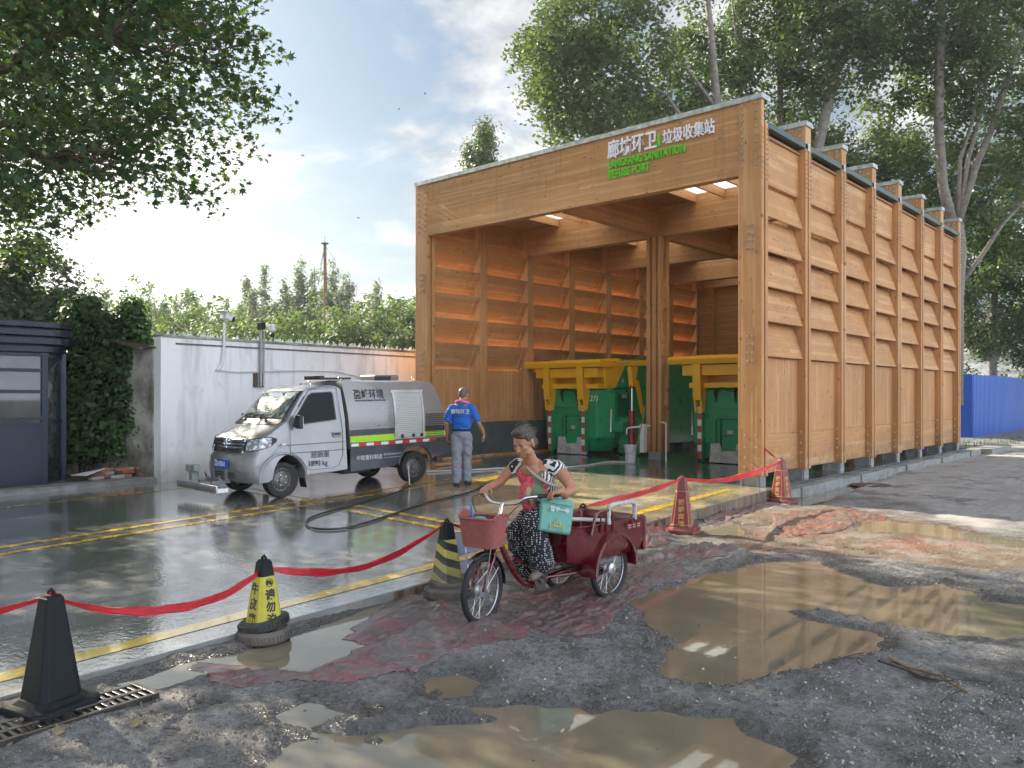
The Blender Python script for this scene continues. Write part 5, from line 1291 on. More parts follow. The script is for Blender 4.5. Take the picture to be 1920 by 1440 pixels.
# ================================================================ PEOPLE
def limb(mb, pts, rad, n=14):
    """tapered chain with rounded joints; each point may be a tuple"""
    for i, (p, r) in enumerate(zip(pts, rad)):
        mb.ball(p, r, 14)
        if i: mb.tube([pts[i-1], p], [rad[i-1], r], n)
def ell(mb, c, r, rot=(0,0,0)):
    m = Matrix.Translation(c) @ Euler(rot).to_matrix().to_4x4() @ Matrix.Diagonal((r[0],r[1],r[2],1))
    mb.ball((0,0,0), 1, 18, (1,1,1), m)
def fuse(mb, name, mat, parent, voxel=.008, it=3, fac=.5, wrinkle=0):
    o = mb.build(name, mat, parent)
    m = o.modifiers.new('r','REMESH'); m.mode = 'VOXEL'; m.voxel_size = voxel; m.use_smooth_shade = True
    s = o.modifiers.new('s','SMOOTH'); s.iterations = it; s.factor = fac
    par = o.parent; o.parent = None; baked(o); o.parent = par
    me = o.data; me.materials.clear()
    for mm in (mat if isinstance(mat,(list,tuple)) else [mat]): me.materials.append(mm)
    if wrinkle:
        n = len(me.vertices); co_ = np.empty(n*3, np.float32); me.vertices.foreach_get('co', co_); co_ = co_.reshape(-1,3)
        no = np.empty(n*3, np.float32); me.vertices.foreach_get('normal', no); no = no.reshape(-1,3)
        w_ = fbm(co_[:,0]*9+co_[:,2]*14, co_[:,1]*9-co_[:,2]*7, 3); co_ += no*(w_*wrinkle)[:,None]
        me.vertices.foreach_set('co', co_.ravel()); me.update()
    me.polygons.foreach_set('use_smooth', [True]*len(me.polygons))
    return o
def hand(mb, wrist, d, nrm, side=1, curl=.5, k=1.0, spread=.1):
    """palm along d, palm faces nrm; side: thumb direction sign"""
    d = Vector(d).normalized(); nrm = Vector(nrm); nrm = (nrm-d*nrm.dot(d)).normalized(); s = d.cross(nrm)*side; w_ = Vector(wrist)
    pc = w_+d*.045*k
    m = Matrix.Translation(pc) @ Matrix((d, s, nrm)).transposed().to_4x4() @ Matrix.Diagonal((.050*k,.040*k,.016*k,1))
    mb.ball((0,0,0), 1, 14, (1,1,1), m); limb(mb, [w_-d*.02, w_+d*.02], [.024*k,.024*k])
    for i, (off, L) in enumerate(((.028,.070),(.010,.078),(-.009,.072),(-.027,.058))):
        p = w_+d*.082*k+s*off*k; a = 0; dd = d+s*off*spread*8; dd.normalize(); pts = [p]; 
        for j, f in enumerate((.45,.32,.23)):
            a += curl*(.9 if j else .7); v = (dd*math.cos(a)+nrm*math.sin(a)); p = p+v*L*f*k; pts.append(p)
        limb(mb, pts, [.0098*k,.0092*k,.0085*k,.0072*k], 8)
    p = w_+d*.025*k+s*.032*k; q = p+(d*.6+s*.6+nrm*.35).normalized()*.036*k; r = q+(d*.8+s*.05+nrm*(.3+curl*.5)).normalized()*.030*k
    limb(mb, [p,q,r], [.0125*k,.0108*k,.0085*k], 8)
def skinmat(name, col):
    t = NT(name); p = t.obj(); n = t.noise(p, 18, 4, .6); n2 = t.noise(p, 90, 3, .6)
    t.set(col=t.mix(t.rr(n,.3,.7,0,1), tuple(v*.80 for v in col), tuple(v*1.12 for v in col)), rough=.48, spec=.45, sub=.08, subs=.01, normal=t.bump(n2, .12, .002)); return t.m
skin_w = skinmat('tanned skin', (.45,.215,.125)); skin_m = skinmat('tanned skin man', (.36,.17,.10))
def head(mb, c, yaw, pitch, k=1.0, male=False):
    """c: head centre; faces +x turned by yaw (about z) and pitch (positive looks down)"""
    m = Matrix.Translation(c) @ Euler((0,pitch,yaw)).to_matrix().to_4x4() @ Matrix.Scale(k,4)
    def e(p, r, n=16): mb.ball((0,0,0), 1, n, (1,1,1), m @ Matrix.Translation(p) @ Matrix.Diagonal((*r,1)))
    e((-.012,0,.025), (.098,.078,.092), 22)          # skull
    e((.030,0,-.030), (.062,.062,.082), 20)            # face
    e((.050,0,-.088), (.034,.036,.024))                # chin
    for s in (1,-1):
        e((.052,s*.038,-.022), (.030,.024,.022))         # cheek bones
        e((.018,s*.052,-.066), (.040,.016,.030), 12)     # jaw
        e((-.008,s*.079,-.014), (.018,.010,.031), 12)    # ears
        e((.078,s*.030,.016), (.016,.024,.008), 12)      # brow
        e((.070,s*.030,-.002), (.014,.015,.008), 12)     # lids
    e((.092,0,-.018), (.012,.009,.026), 12); e((.101,0,-.036), (.014,.014,.010), 12)     # nose
    for s in (1,-1): e((.092,s*.013,-.040), (.010,.008,.007), 10)
    e((.083,0,-.058), (.012,.022,.006), 12); e((.082,0,-.069), (.012,.020,.007), 12)    # lips
    return m
# ---------------------------------------------------------------- tricycle
TR = R(-90); tx, ty = -4.32, 5.79; tz = -.212
tk = thing('cargo_tricycle', 'dark red cargo tricycle with a wicker front basket', 'tricycle', (tx,ty,tz), TR)
tred = M('maroon paint', (.115,.004,.010), .28, .1, .10, 5, coat=.8, coatr=.08, dirt=.12, dcol=(.12,.05,.04)); spk = M('spoke steel', (.55,.56,.57), .3, .9)
def spoked(name, c, r, ax=(0,1,0), rot=0, ty_w=.026, drum=.045):
    """wheel about local y turned by rot about z"""
    m = Matrix.Translation(c) @ Matrix.Rotation(rot,4,'Z')
    def ringpts(rr, y=0, n=48): return [tuple(m @ Vector((rr*math.cos(2*math.pi*k/n), y, rr*math.sin(2*math.pi*k/n)))) for k in range(n)]
    mb = MB(); mb.tube(ringpts(r-ty_w), ty_w, 10, closed=True); mb.tube(ringpts(r-.012), .014, 4, closed=True)
    wh = mb.build(name, rubber, tk, smooth='all')
    mb = MB(); mb.tube(ringpts(r-2*ty_w+.004), .008, 8, closed=True); mb.build('rim', alu, wh, smooth='all')
    mb = MB(); n = 28
    for k in range(n):
        a = 2*math.pi*k/n; a2 = a+(.5 if k % 4 < 2 else -.5); y = .028*(1 if k % 2 else -1)
        mb.cyl(m @ Vector((drum*math.cos(a2), y, drum*math.sin(a2))), m @ Vector(((r-2*ty_w)*math.cos(a), 0, (r-2*ty_w)*math.sin(a))), .0017, 4)
    mb.build('spoke', spk, wh)
    mb = MB(); mm = m @ Matrix.Rotation(R(90),4,'X'); mb.lathe([(.010,-.06),(.016,-.045),(drum+.008,-.034),(drum+.012,-.02),(drum,0),(drum+.012,.02),(drum+.008,.034),(.016,.045),(.010,.06)], 20, mm); mb.build('hub', alu, wh, smooth=True)
    return wh
ST = R(9)
FWC = (1.30,0,.262)
spoked('front_wheel', FWC, .265, rot=ST, drum=.05)
spoked('rear_wheel', (0,.27,.26), .262, drum=.04); spoked('rear_wheel', (0,-.27,.26), .262, drum=.04)
ms = Matrix.Translation((FWC[0],0,0)) @ Matrix.Rotation(ST,4,'Z') @ Matrix.Translation((-FWC[0],0,0))
def mp(*P): return [tuple(ms @ Vector(p)) for p in P]
mb = MB()
for s in (1,-1): mb.tube(mp((1.36,s*.055,.262),(1.33,s*.058,.34),(1.22,s*.052,.50),(1.19,s*.03,.545)), .014, 8)
mb.tube(mp((1.19,-.05,.54),(1.19,.05,.54)), .02, 8); mb.tube(mp((1.20,0,.53),(1.06,0,.80)), .022, 10); mb.build('fork', tred, tk, smooth=True)
mb = MB(); n = 14; rg = []
for k in range(n+1):
    a = R(62+k*8.5); rr = .285; rg.append([tuple(ms @ Vector((FWC[0]+(rr+dz)*math.cos(a)*1, y, FWC[2]+(rr+dz)*math.sin(a)))) for y, dz in ((-.034,-.012),(-.022,.004),(0,.010),(.022,.004),(.034,-.012))])
mb.loft(rg, caps=False, closed=False); mb.build('mudguard', blackp, tk, smooth='all', solid=.003)
mb = MB(); 
for s in (1,-1): mb.tube(mp((1.36,s*.06,.262),(1.22,s*.05,.50),(1.22,s*.10,.60)), .004, 5); mb.tube(mp((1.36,s*.065,.262),(1.36,s*.12,.60)), .004, 5); mb.tube(mp((1.36,s*.06,.262),(1.13,s*.036,.41)), .003, 5)
mb.build('basket_stay', spk, tk)
# handlebar, stem
mb = MB(); mb.tube(mp((1.065,0,.79),(1.03,0,.885),(1.02,0,.90)), .014, 8)
bar = mp((.70,.345,.955),(.83,.30,.955),(.97,.20,.95),(1.0,.13,.905),(1.01,.06,.892),(1.015,0,.89),(1.01,-.06,.892),(1.0,-.13,.905),(.97,-.20,.95),(.88,-.27,.955),(.78,-.31,.955))
def smooth_path(P, k=4):
    P = [Vector(p) for p in P]; o = []
    for i in range(len(P)-1):
        p0 = P[max(i-1,0)]; p1 = P[i]; p2 = P[i+1]; p3 = P[min(i+2,len(P)-1)]
        for j in range(k):
            t_ = j/k; o.append(.5*((2*p1)+(-p0+p2)*t_+(2*p0-5*p1+4*p2-p3)*t_**2+(-p0+3*p1-3*p2+p3)*t_**3))
    o.append(P[-1]); return o
bs = smooth_path(bar); mb.tube(bs, .0115, 10); hb = mb.build('handlebar', chrome, tk, smooth=True)
for e, f in ((0,6),(len(bs)-7,len(bs)-1)):
    mb = MB(); mb.tube(bs[e:f+1], .0165, 10); mb.build('grip', blackp, hb, smooth=True)
mb = MB()
for s in (1,-1): mb.tube(mp((.90,s*.255,.945),(.93,s*.285,.93),(.86,s*.33,.925),(.79,s*.34,.93)), .005, 6)
mb.build('brake_lever', spk, hb)
mb = MB()
for s in (1,-1): mb.tube(smooth_path(mp((.94,s*.23,.95),(1.10,s*.24,.93),(1.17,s*.13,.80),(1.15,s*.04,.62),(1.22,s*.05,.46))), .0035, 6)
mb.build('brake_cable', blackp, tk)
# frame
mb = MB(); mb.tube(smooth_path([(1.13,0,.66),(1.02,0,.46),(.90,0,.30),(.78,0,.22),(.60,0,.215),(.35,0,.24),(.10,0,.245)]), .024, 10); mb.tube([(1.17,0,.56),(1.08,0,.76)], .026, 10)
mb.tube([(.52,0,.22),(.42,0,.62)], .018, 8); mb.tube([(.95,0,.45),(.72,0,.36),(.48,0,.40)], .014, 8)
for s in (1,-1): mb.tube([(.60,s*.02,.24),(.35,s*.17,.26),(0,s*.19,.25)], .014, 8); mb.tube([(.44,s*.02,.52),(.20,s*.15,.40),(-.05,s*.18,.34)], .013, 8)
mb.tube([(0,-.27,.235),(0,.27,.235)], .016, 8); mb.build('frame', tred, tk, smooth=True)
mb = MB(); mb.tube([(.42,0,.62),(.40,0,.70)], .013, 8); mb.build('seat_post', spk, tk)
mb = MB(); ell(mb,(.34,0,.735),(.11,.10,.04)); ell(mb,(.46,0,.73),(.12,.045,.03)); fuse(mb,'saddle',blackp,tk,.012)
mb = MB(); mb.cyl((.66,-.05,.225),(.66,.05,.225),.03,12); mb.tube([(.66,.07,.225),(.76,.09,.305)],.010,6); mb.tube([(.66,-.07,.225),(.56,-.09,.145)],.010,6); mb.cyl((.66,-.07,.225),(.66,.07,.225),.012,8); mb.build('crank', spk, tk)
for p_ in ((.76,.13,.305),(.56,-.13,.145)):
    mb = MB(); mb.box(p_,(.085,.09,.022)); mb.build('pedal', blackp, tk, bevel=.004)
mb = MB(); mb.cyl((.66,.045,.225),(.66,.052,.225),.075,24); mb.tube([(.66,.052,.30),(.0,.052,.28)],.006,5); mb.tube([(.66,.052,.14),(.0,.052,.19)],.006,5); mb.build('chain', M('chain',(.08,.07,.06),.5,.6), tk)
# cargo box
bo = [(.56,-.24),(.56,.24),(.44,.31),(.30,.33),(-.42,.35),(-.46,.30),(-.46,-.30),(-.42,-.35),(.30,-.33),(.44,-.31)]
def bring(z, s=1, e=0): return [(.05+(x-.05)*s, y*(s+e), z) for x, y in bo]
mb = MB(); mb.loft([bring(.34,.80), bring(.38,.93), bring(.46,.985), bring(.66,1.0), bring(.675,1.03), bring(.675,.96), bring(.655,.95), bring(.44,.93), bring(.42,.88)], caps=True); cb = mb.build('cargo_box', tred, tk, smooth=True, bevel=.004)
# cargo box wheel arches / fenders
for s in (1,-1):
    mb = MB(); rg = []
    for k in range(11):
        a = R(-5+k*18.5); rr = .290; rg.append([(rr*math.cos(a), s*.345, .26+rr*math.sin(a)),(rr*math.cos(a), s*.362, .26+(rr+.0)*math.sin(a)),(( rr+.03)*math.cos(a), s*.362, .26+(rr+.03)*math.sin(a)),((rr+.03)*math.cos(a), s*.20, .26+(rr+.03)*math.sin(a)),(rr*math.cos(a), s*.20, .26+rr*math.sin(a))])
    mb.loft(rg); mb.build('fender', tred, cb, smooth=True)
mb = MB(); mb.bb(-.50,-.455,-.33,.33,.36,.67); mb.build('tail_panel', tred, cb, bevel=.012)
mb = MB(); 
for i in range(3):
    for j in range(2): mb.box((-.18-.07*i,.363,.60+j*.02),(.045,.004,.012))
mb.build('box_slot', M('pink decal',(.5,.2,.25),.5), cb)
mb = MB(); mb.tube([(.62,.06,.745),(.10,.315,.69)],.017,10); mb.build('side_pipe', M('dirty white tube',(.55,.55,.50),.5,0,.1,dirt=.3), tk, smooth=True)
mb = MB(); mb.tube(smooth_path([(.36,.34,.60),(.30,.34,.74),(.24,.34,.78),(.10,.34,.78),(.05,.34,.74),(.04,.34,.60)]),.013,8); mb.tube([(.22,.34,.60),(.22,.34,.77)],.008,6); mb.tube([(.14,.34,.60),(.14,.34,.77)],.008,6); mb.tube([(.34,.34,.60),(.34,-.34,.62)],.010,6)
mb.build('side_rail', tred, tk, smooth=True)
mb = MB(); gp = smooth_path([(.10,.335,.66),(.10,.335,.78),(.06,.335,.815),(-.10,.335,.82),(-.26,.335,.815),(-.30,.335,.78),(-.30,.335,.66)]); mb.tube(gp,[.020+.0035*math.sin(i*2.4) for i in range(len(gp))],10); mb.build('wrapped_handle', M('wrapped tape',(.52,.50,.48),.75,0,.2,40,.5,60,dirt=.4), tk, smooth=True)
mb = MB(); mb.bb(-.1,.4,-.2,.2,.44,.47); mb.build('box_mat', blackp, cb)
mb = MB(); mb.box((.0,0,.225),(.14,.16,.10)); mb.cyl((.02,.05,.235),(.02,.19,.235),.05,16); mb.build('axle_motor', blackp, tk, bevel=.01)
# woven basket
bk2 = M('coral wicker', (.33,.10,.09), .6, 0, .2, 30)
bc = Vector((1.29,0,0)); mb = MB(); rows = 22; nn = 64
def brg(z, f, jit=0, ph=0):
    a_, b_ = .115*f, .170*f; o = []
    for k in range(nn):
        a = 2*math.pi*k/nn; c_, s_ = math.cos(a), math.sin(a); e = .45
        x = a_*math.copysign(abs(c_)**e, c_); y = b_*math.copysign(abs(s_)**e, s_); j = 1+jit*math.sin(k*math.pi/2+ph); o.append(tuple(ms @ Vector((bc.x+x*j, y*j, z))))
    return o
rg = []
for i in range(rows):
    for q in (0,.35,.65,.95):
        z = .60+(.215)*(i+q)/rows; f = .84+.17*(i/rows); pr = (0,1,1,0)[(0,.35,.65,.95).index(q)]
        rg.append(brg(z, f+.018*pr, .028*pr, math.pi*(i % 2)))
mb.loft(rg, caps=False); mb.f.append(tuple(range(nn))[::-1]); bas = mb.build('basket', bk2, tk, smooth='all')
mb = MB(); P = []
for k in range(nn):
    a = 2*math.pi*k/nn; c_, s_ = math.cos(a), math.sin(a); e = .5; x = .118*math.copysign(abs(c_)**e, c_); y = .175*math.copysign(abs(s_)**e, s_)
    P.append(tuple(ms @ Vector((bc.x+x, y, .82+.035*max(0,-c_)**.0*(1 if abs(s_) > .8 else 0)*(abs(s_)-.8)/.2))))
mb.tube(P, .009, 8, closed=True); mb.build('basket_rim', bk2, bas, smooth='all')
# raised ear panels of the basket front and back
for xx in (-.115,.115):
    pass
for s in (1,-1):
    mb = MB(); top = [tuple(ms @ Vector((bc.x+x, s*.165*1.0, .815))) for x in np.linspace(-.10,.10,9)]; up = [tuple(ms @ Vector((bc.x+x, s*.170, .82+.035*math.cos(x/.10*math.pi/2)))) for x in np.linspace(-.10,.10,9)]
    mb.loft([[a, b] for a, b in zip(top, up)], caps=False, closed=False); mb.build('basket_panel', bk2, bas, solid=.006)
tq = M('turquoise plastic', (.08,.38,.42), .4)
o = thing('basket_items', 'small turquoise bag lying in the front basket', 'bag', tuple((Matrix.Translation((tx,ty,tz)) @ Matrix.Rotation(TR,4,'Z') @ ms) @ Vector((1.29,0,.72))), TR)
mb = MB(); ell(mb,(0,-.03,.075),(.05,.06,.03)); ell(mb,(.02,.02,.09),(.03,.03,.02)); fuse(mb,'pouch',tq,o,.008,2)
mb = MB(); mb.box((.02,-.10,.12),(.012,.02,.12),.0,.15); mb.build('toothbrush_case', M('blue plastic',(.03,.20,.55),.35), o, bevel=.003)
# ---------------------------------------------------------------- the rider
def TL(p): return p
wo_ = thing('person', 'woman with short grey hair riding the red tricycle in a striped red and green top', 'person', (tx,ty,tz), TR)
# skin: head, neck, arms, hands, ankles
mb = MB(); HC = (.835,.02,1.375); HP = .34
hm = head(mb, HC, R(6), HP, 1.03)
limb(mb, [(.70,.0,1.16),(.755,.01,1.25),(.80,.015,1.31)], [.066,.055,.054])
ell(mb, (.66,0,1.13), (.085,.165,.09), (0,.45,0)); ell(mb,(.735,0,1.13),(.04,.10,.07),(0,.45,0))
LS, RS = (.62,.185,1.165), (.68,-.170,1.175)
gl_, gr_ = Vector(ms @ Vector((.86,.278,.957))), Vector(ms @ Vector((.86,-.278,.957)))
LW = (.74,.315,.995); RW = (.90,-.330,.99)
limb(mb, [(.60,.12,1.17),LS,(.60,.27,1.08),(.60,.335,.995),(.69,.325,.975),LW], [.062,.060,.052,.040,.040,.027])
limb(mb, [(.67,-.12,1.18),RS,(.74,-.24,1.11),(.795,-.285,1.03),(.86,-.305,1.0),RW], [.058,.054,.047,.038,.037,.027])
hand(mb, LW, (.80,-.30,-.16), (-.25,.1,-1), -1, 1.25, 1.0); 
hand(mb, RW, (.80,.36,-.18), (-.25,-.1,-1), 1, 1.25, 1.0)
limb(mb, [(.66,0,1.12),(.60,0,.95),(.50,0,.80)], [.08,.09,.09]); limb(mb, [(.50,.06,.80),(.66,.115,.80),(.83,.125,.755),(.78,.13,.60),(.71,.125,.47),(.70,.125,.36)], [.07,.065,.055,.05,.042,.034]); limb(mb, [(.50,-.06,.79),(.64,-.11,.72),(.77,-.12,.62),(.68,-.12,.45),(.60,-.12,.33),(.56,-.12,.22)], [.07,.06,.052,.045,.042,.034])
sk_ = fuse(mb, 'body', skin_w, wo_, .0058, 3, .5)
# dark eyes and brows, lips
eye = M('eye dark', (.02,.012,.01), .25); lip = M('lips', (.28,.09,.07), .5)
for s in (1,-1):
    mb = MB(); mb.ball((0,0,0),1,10,(1,1,1), hm @ Matrix.Translation((.0835,s*.030,-.001)) @ Matrix.Diagonal((.004,.011,.0028,1))); mb.build('eye', eye, wo_, smooth=True)
    mb = MB(); mb.ball((0,0,0),1,10,(1,1,1), hm @ Matrix.Translation((.093,s*.030,.019)) @ Matrix.Diagonal((.003,.017,.003,1))); mb.build('eyebrow', M('brow',(.06,.045,.04),.8), wo_, smooth=True)
mb = MB(); mb.ball((0,0,0),1,10,(1,1,1), hm @ Matrix.Translation((.0925,0,-.063)) @ Matrix.Diagonal((.004,.019,.0018,1))); mb.build('mouth', M('mouth',(.10,.03,.025),.5), wo_, smooth=True)
# hair
def hairmat(name, a, b):
    t = NT(name); p = t.obj(); n = t.noise(t.n('VectorMath', {0:p,1:(1,1,.35)}, operation='MULTIPLY').outputs[0], 120, 4, .7)
    t.set(col=t.mix(t.rr(n,.35,.65,0,1), a, b), rough=.5, spec=.35, normal=t.bump(n,.8,.006)); return t.m
hair_w = hairmat('grey brown hair', (.025,.020,.020), (.15,.125,.105))
mb = MB()
def he(p, r): mb.ball((0,0,0),1,16,(1,1,1), hm @ Matrix.Translation(p) @ Matrix.Diagonal((*r,1)))
he((-.030,0,.040),(.100,.088,.092)); he((.018,0,.085),(.070,.072,.046)); he((-.060,0,-.015),(.060,.070,.070)); he((.048,0,.098),(.040,.058,.030)); he((.0,.062,.035),(.045,.022,.050)); he((.0,-.062,.035),(.045,.022,.050)); he((-.02,0,.112),(.07,.05,.036)); he((-.022,.072,.005),(.024,.014,.04)); he((-.022,-.072,.005),(.024,.014,.04)); he((.030,.062,.02),(.014,.010,.034)); he((.030,-.062,.02),(.014,.010,.034))
ha = fuse(mb, 'hair', hair_w, wo_, .008, 2, .5, .022)
mb = MB(); g = random.Random(4)
for k in range(260):
    a = g.uniform(-2.3,2.3); el = g.uniform(.15,1.5); r0 = Vector((-.02+.085*math.cos(el)*math.cos(a), .082*math.cos(el)*math.sin(a), .045+.095*math.sin(el)))
    if r0.x > .06 and r0.z < .09: continue
    d_ = Vector((-.25+g.uniform(-.2,.2), g.uniform(-.2,.2)+r0.y*2, .75)).normalized(); 
    if el < .7: d_ = Vector((-.7,r0.y*1.5,-.1+g.uniform(-.3,.3))).normalized()
    L = g.uniform(.02,.045); mb.tube([hm @ r0, hm @ (r0+d_*L*.6), hm @ (r0+d_*L+Vector((-.010,0,-.004)))], [.0026,.0022,.0006], 4)
mb.build('hair_tuft', hair_w, ha)
# patterned top
t = NT('patterned top'); p = t.obj(); sx_ = t.n('SeparateXYZ', {0:p}).outputs
wob = t.noise(p, 5, 3, .6)
st_ = t.math('SINE', t.math('MULTIPLY', t.math('ADD', t.math('ADD', t.math('MULTIPLY', sx_[0], .9), t.math('MULTIPLY', sx_[2], .45)), t.math('MULTIPLY', wob, .10)), 260.0))
stripes = t.mix(t.rr(st_,-.15,.15,0,1), (.02,.02,.022), (.72,.72,.70))
rad = t.n('VectorMath', {0:t.n('VectorMath', {0:p,1:(-.78,.02,-.98)}, operation='ADD').outputs[0]}, operation='LENGTH').outputs['Value']
rd = t.math('ADD', rad, t.math('MULTIPLY', t.math('SUBTRACT', wob, .5), .12))
pink = t.mix(t.rr(t.noise(p, 30, 4, .7),.4,.62,0,1), (.62,.035,.085), (.80,.16,.20))
c = t.mix(t.rr(rd,.19,.21,1,0), stripes, pink)
gy = t.math('MULTIPLY', t.rr(t.math('ADD', sx_[1], t.math('MULTIPLY', wob, .05)),.088,.096,0,1), t.rr(sx_[2],1.17,1.15,0,1)); gy = t.math('MULTIPLY', gy, t.rr(sx_[1],.135,.125,0,1))
c = t.mix(gy, c, t.mix(t.rr(wob,.4,.6,0,1), (.05,.10,.055), (.16,.24,.13)))
c = t.mix(t.rr(sx_[2],.80,.84,1,0), c, pink)
od = t.n('VectorMath', {0:t.n('VectorMath', {0:t.n('VectorMath', {0:p,1:(-.76,-.03,-.945)}, operation='ADD').outputs[0],1:(1,1.5,.75)}, operation='MULTIPLY').outputs[0]}, operation='LENGTH').outputs['Value']
owl = t.mix(t.rr(t.noise(p, 22, 3, .6),.42,.55,0,1), (.10,.07,.04), (.50,.46,.26))
c = t.mix(t.rr(od,.055,.062,1,0), c, owl)
t.set(col=c, rough=.8, normal=t.bump(t.noise(p, 14, 4, .6), .35, .02)); topm = t.m
mb = MB()
ell(mb, (.665,.0,1.075), (.105,.170,.115), (0,.35,0)); ell(mb, (.62,0,.96), (.125,.160,.13), (0,.3,0)); ell(mb, (.55,0,.845), (.150,.175,.11), (0,.1,0)); ell(mb,(.70,0,.93),(.085,.13,.15),(0,.2,0))
limb(mb, [(.64,.11,1.18),(.622,.182,1.165),(.610,.205,1.14)], [.052,.064,.060]); limb(mb, [(.68,-.11,1.185),(.685,-.165,1.17),(.705,-.19,1.145)], [.050,.060,.056])
limb(mb, [(.58,.09,.80),(.55,-.09,.80)], [.10,.10])
tp2 = fuse(mb, 'top', topm, wo_, .008, 4, .5, .012)
# cut a neckline: remove top faces in front of the neck base
me = tp2.data; import bmesh
bm = bmesh.new(); bm.from_mesh(me); NL = Vector((.735,.0,1.205)); ax = Vector((.75,0,.66)).normalized()
kill = [f for f in bm.faces if ((f.calc_center_median()-NL) - ax*((f.calc_center_median()-NL).dot(ax)*.55)).length < .108]
bmesh.ops.delete(bm, geom=kill, context='FACES'); bm.to_mesh(me); bm.free()
m = tp2.modifiers.new('s','SOLIDIFY'); m.thickness = .006; m.offset = 1
# polka dot trousers
t = NT('polka dot cloth'); p = t.obj(); sc_ = t.n('VectorMath', {0:p,1:(58,58,58)}, operation='MULTIPLY').outputs[0]
sh_ = t.n('VectorMath', {0:sc_}, operation='FRACTION').outputs[0]; s3 = t.n('SeparateXYZ', {0:sh_}).outputs
# dots on a skewed lattice in (x+y, z)
q3 = t.n('SeparateXYZ', {0:p}).outputs
u_ = t.math('MULTIPLY', t.math('ADD', q3[0], t.math('MULTIPLY', q3[1], 1.0)), 60.0); v_ = t.math('MULTIPLY', t.math('ADD', q3[2], t.math('MULTIPLY', q3[1], .6)), 74.0)
row = t.math('FLOOR', v_); u2 = t.math('ADD', u_, t.math('MULTIPLY', row, .5))
fu = t.math('SUBTRACT', t.math('FRACT', u2), .5); fv = t.math('SUBTRACT', t.math('FRACT', v_), .5)
dd = t.math('SQRT', t.math('ADD', t.math('MULTIPLY', fu, fu), t.math('MULTIPLY', fv, fv)))
dv_ = t.n('TexVoronoi', {'Vector':p,'Scale':54.0,'Randomness':.25}).outputs['Distance']
t.set(col=t.mix(t.rr(dv_,.26,.33,1,0), (.014,.015,.020), (.66,.66,.66)), rough=.85, normal=t.bump(t.noise(p, 10, 4, .6), .5, .03)); dotm = t.m
mb = MB()
ell(mb, (.47,0,.80), (.17,.185,.115)); 
limb(mb, [(.48,.09,.80),(.66,.115,.80),(.84,.125,.755)], [.118,.108,.090]); limb(mb, [(.84,.125,.755),(.80,.13,.60),(.745,.13,.42)], [.090,.098,.105])
limb(mb, [(.48,-.09,.78),(.64,-.11,.72),(.78,-.12,.62)], [.115,.10,.088]); limb(mb, [(.78,-.12,.62),(.70,-.12,.45),(.62,-.12,.30)], [.088,.092,.095])
fuse(mb, 'trousers', dotm, wo_, .009, 4, .5, .030)
shoe = M('taupe shoe', (.16,.12,.10), .6, 0, .15, 14)
for (h, tt) in (((.665,.13,.345),(.86,.135,.305)),((.52,-.12,.20),(.68,-.12,.155))):
    mb = MB(); h = Vector(h); tt = Vector(tt); d_ = (tt-h).normalized()
    limb(mb, [h+Vector((0,0,.02)), h.lerp(tt,.5)+Vector((0,0,.008)), tt], [.040,.042,.034]); limb(mb,[h+Vector((.01,0,.06)),h+Vector((0,0,.01))],[.040,.042]); sh = fuse(mb,'shoe',shoe,wo_,.007,3)
# bag
bagm = M('mint cloth', (.15,.38,.32), .75, 0, .12, 9, .3, 50)
bg_ = thing('shoulder_bag', 'mint green cloth shoulder bag hanging at the rider\'s left hip', 'bag', (tx,ty,tz), TR)
mb = MB(); M4 = Matrix.Translation((.72,.255,.80)) @ Euler((R(6),R(-12),R(-22))).to_matrix().to_4x4()
mb.loft([[tuple(M4 @ Vector((x*f, y*g2, z))) for x, y in ((-.145,-.02),(.145,-.02),(.15,0),(.145,.025),(-.145,.025),(-.15,0))] for z, f, g2 in ((-.145,.92,.5),(-.13,.98,1.2),(0,1,1.3),(.10,1,.9),(.135,1,.4))])
bo_ = mb.build('pouch', bagm, bg_, smooth=True, bevel=.01)
mb = MB(); mb.box((0,0,0),(.24,.006,.006)); mb.build('zip', M('zip',(.06,.2,.16),.5), bg_).matrix_local = M4 @ Matrix.Translation((0,.043,.085))
writing('bag_writing', '普宁一中', .045, wht, bg_, (0,0,0), (0,0,0), .001, .001, sx=1).matrix_local = M4 @ Matrix.Translation((.085,.049,.025)) @ Euler((R(90),0,R(180))).to_matrix().to_4x4()
mb = MB(); 
for (x, z, a) in ((.0,-.06,.0),(-.03,-.075,.5),(.03,-.075,-.5),(0,-.09,1.57),(-.06,-.095,.2),(.06,-.095,.1)): mb.box((x,.0485,z),(.010,.003,.055),0,0,a)
o = mb.build('bag_emblem', M('gold print',(.42,.38,.12),.5), bg_); o.matrix_local = M4
mb = MB(); mb.tube(smooth_path([(.60,.27,.93),(.63,.25,1.0),(.74,.16,1.06),(.775,.04,1.14),(.745,-.06,1.235),(.66,-.11,1.262),(.58,-.08,1.23),(.50,.08,1.10),(.50,.20,1.0),(.56,.27,.94)],5), .012, 6, closed=True); 
o = mb.build('strap', M('beige strap',(.42,.36,.30),.8), bg_, smooth=True)
# ---------------------------------------------------------------- the worker seen from behind
mx, my, mz = on_slab(866, 911)
HD = YAW+R(90)+R(-8)     # local +x points away from the camera
mn = thing('person', 'man in a blue shirt and grey trousers seen from behind beside the truck', 'person', (mx,my,mz), HD)
mb = MB(); hm2 = head(mb, (.03,-.03,1.60), R(-25), R(8), 1.03, True)
limb(mb, [(-.01,0,1.42),(.0,-.01,1.50),(.02,-.02,1.55)], [.062,.056,.056]); ell(mb,(0,0,1.40),(.08,.16,.06))
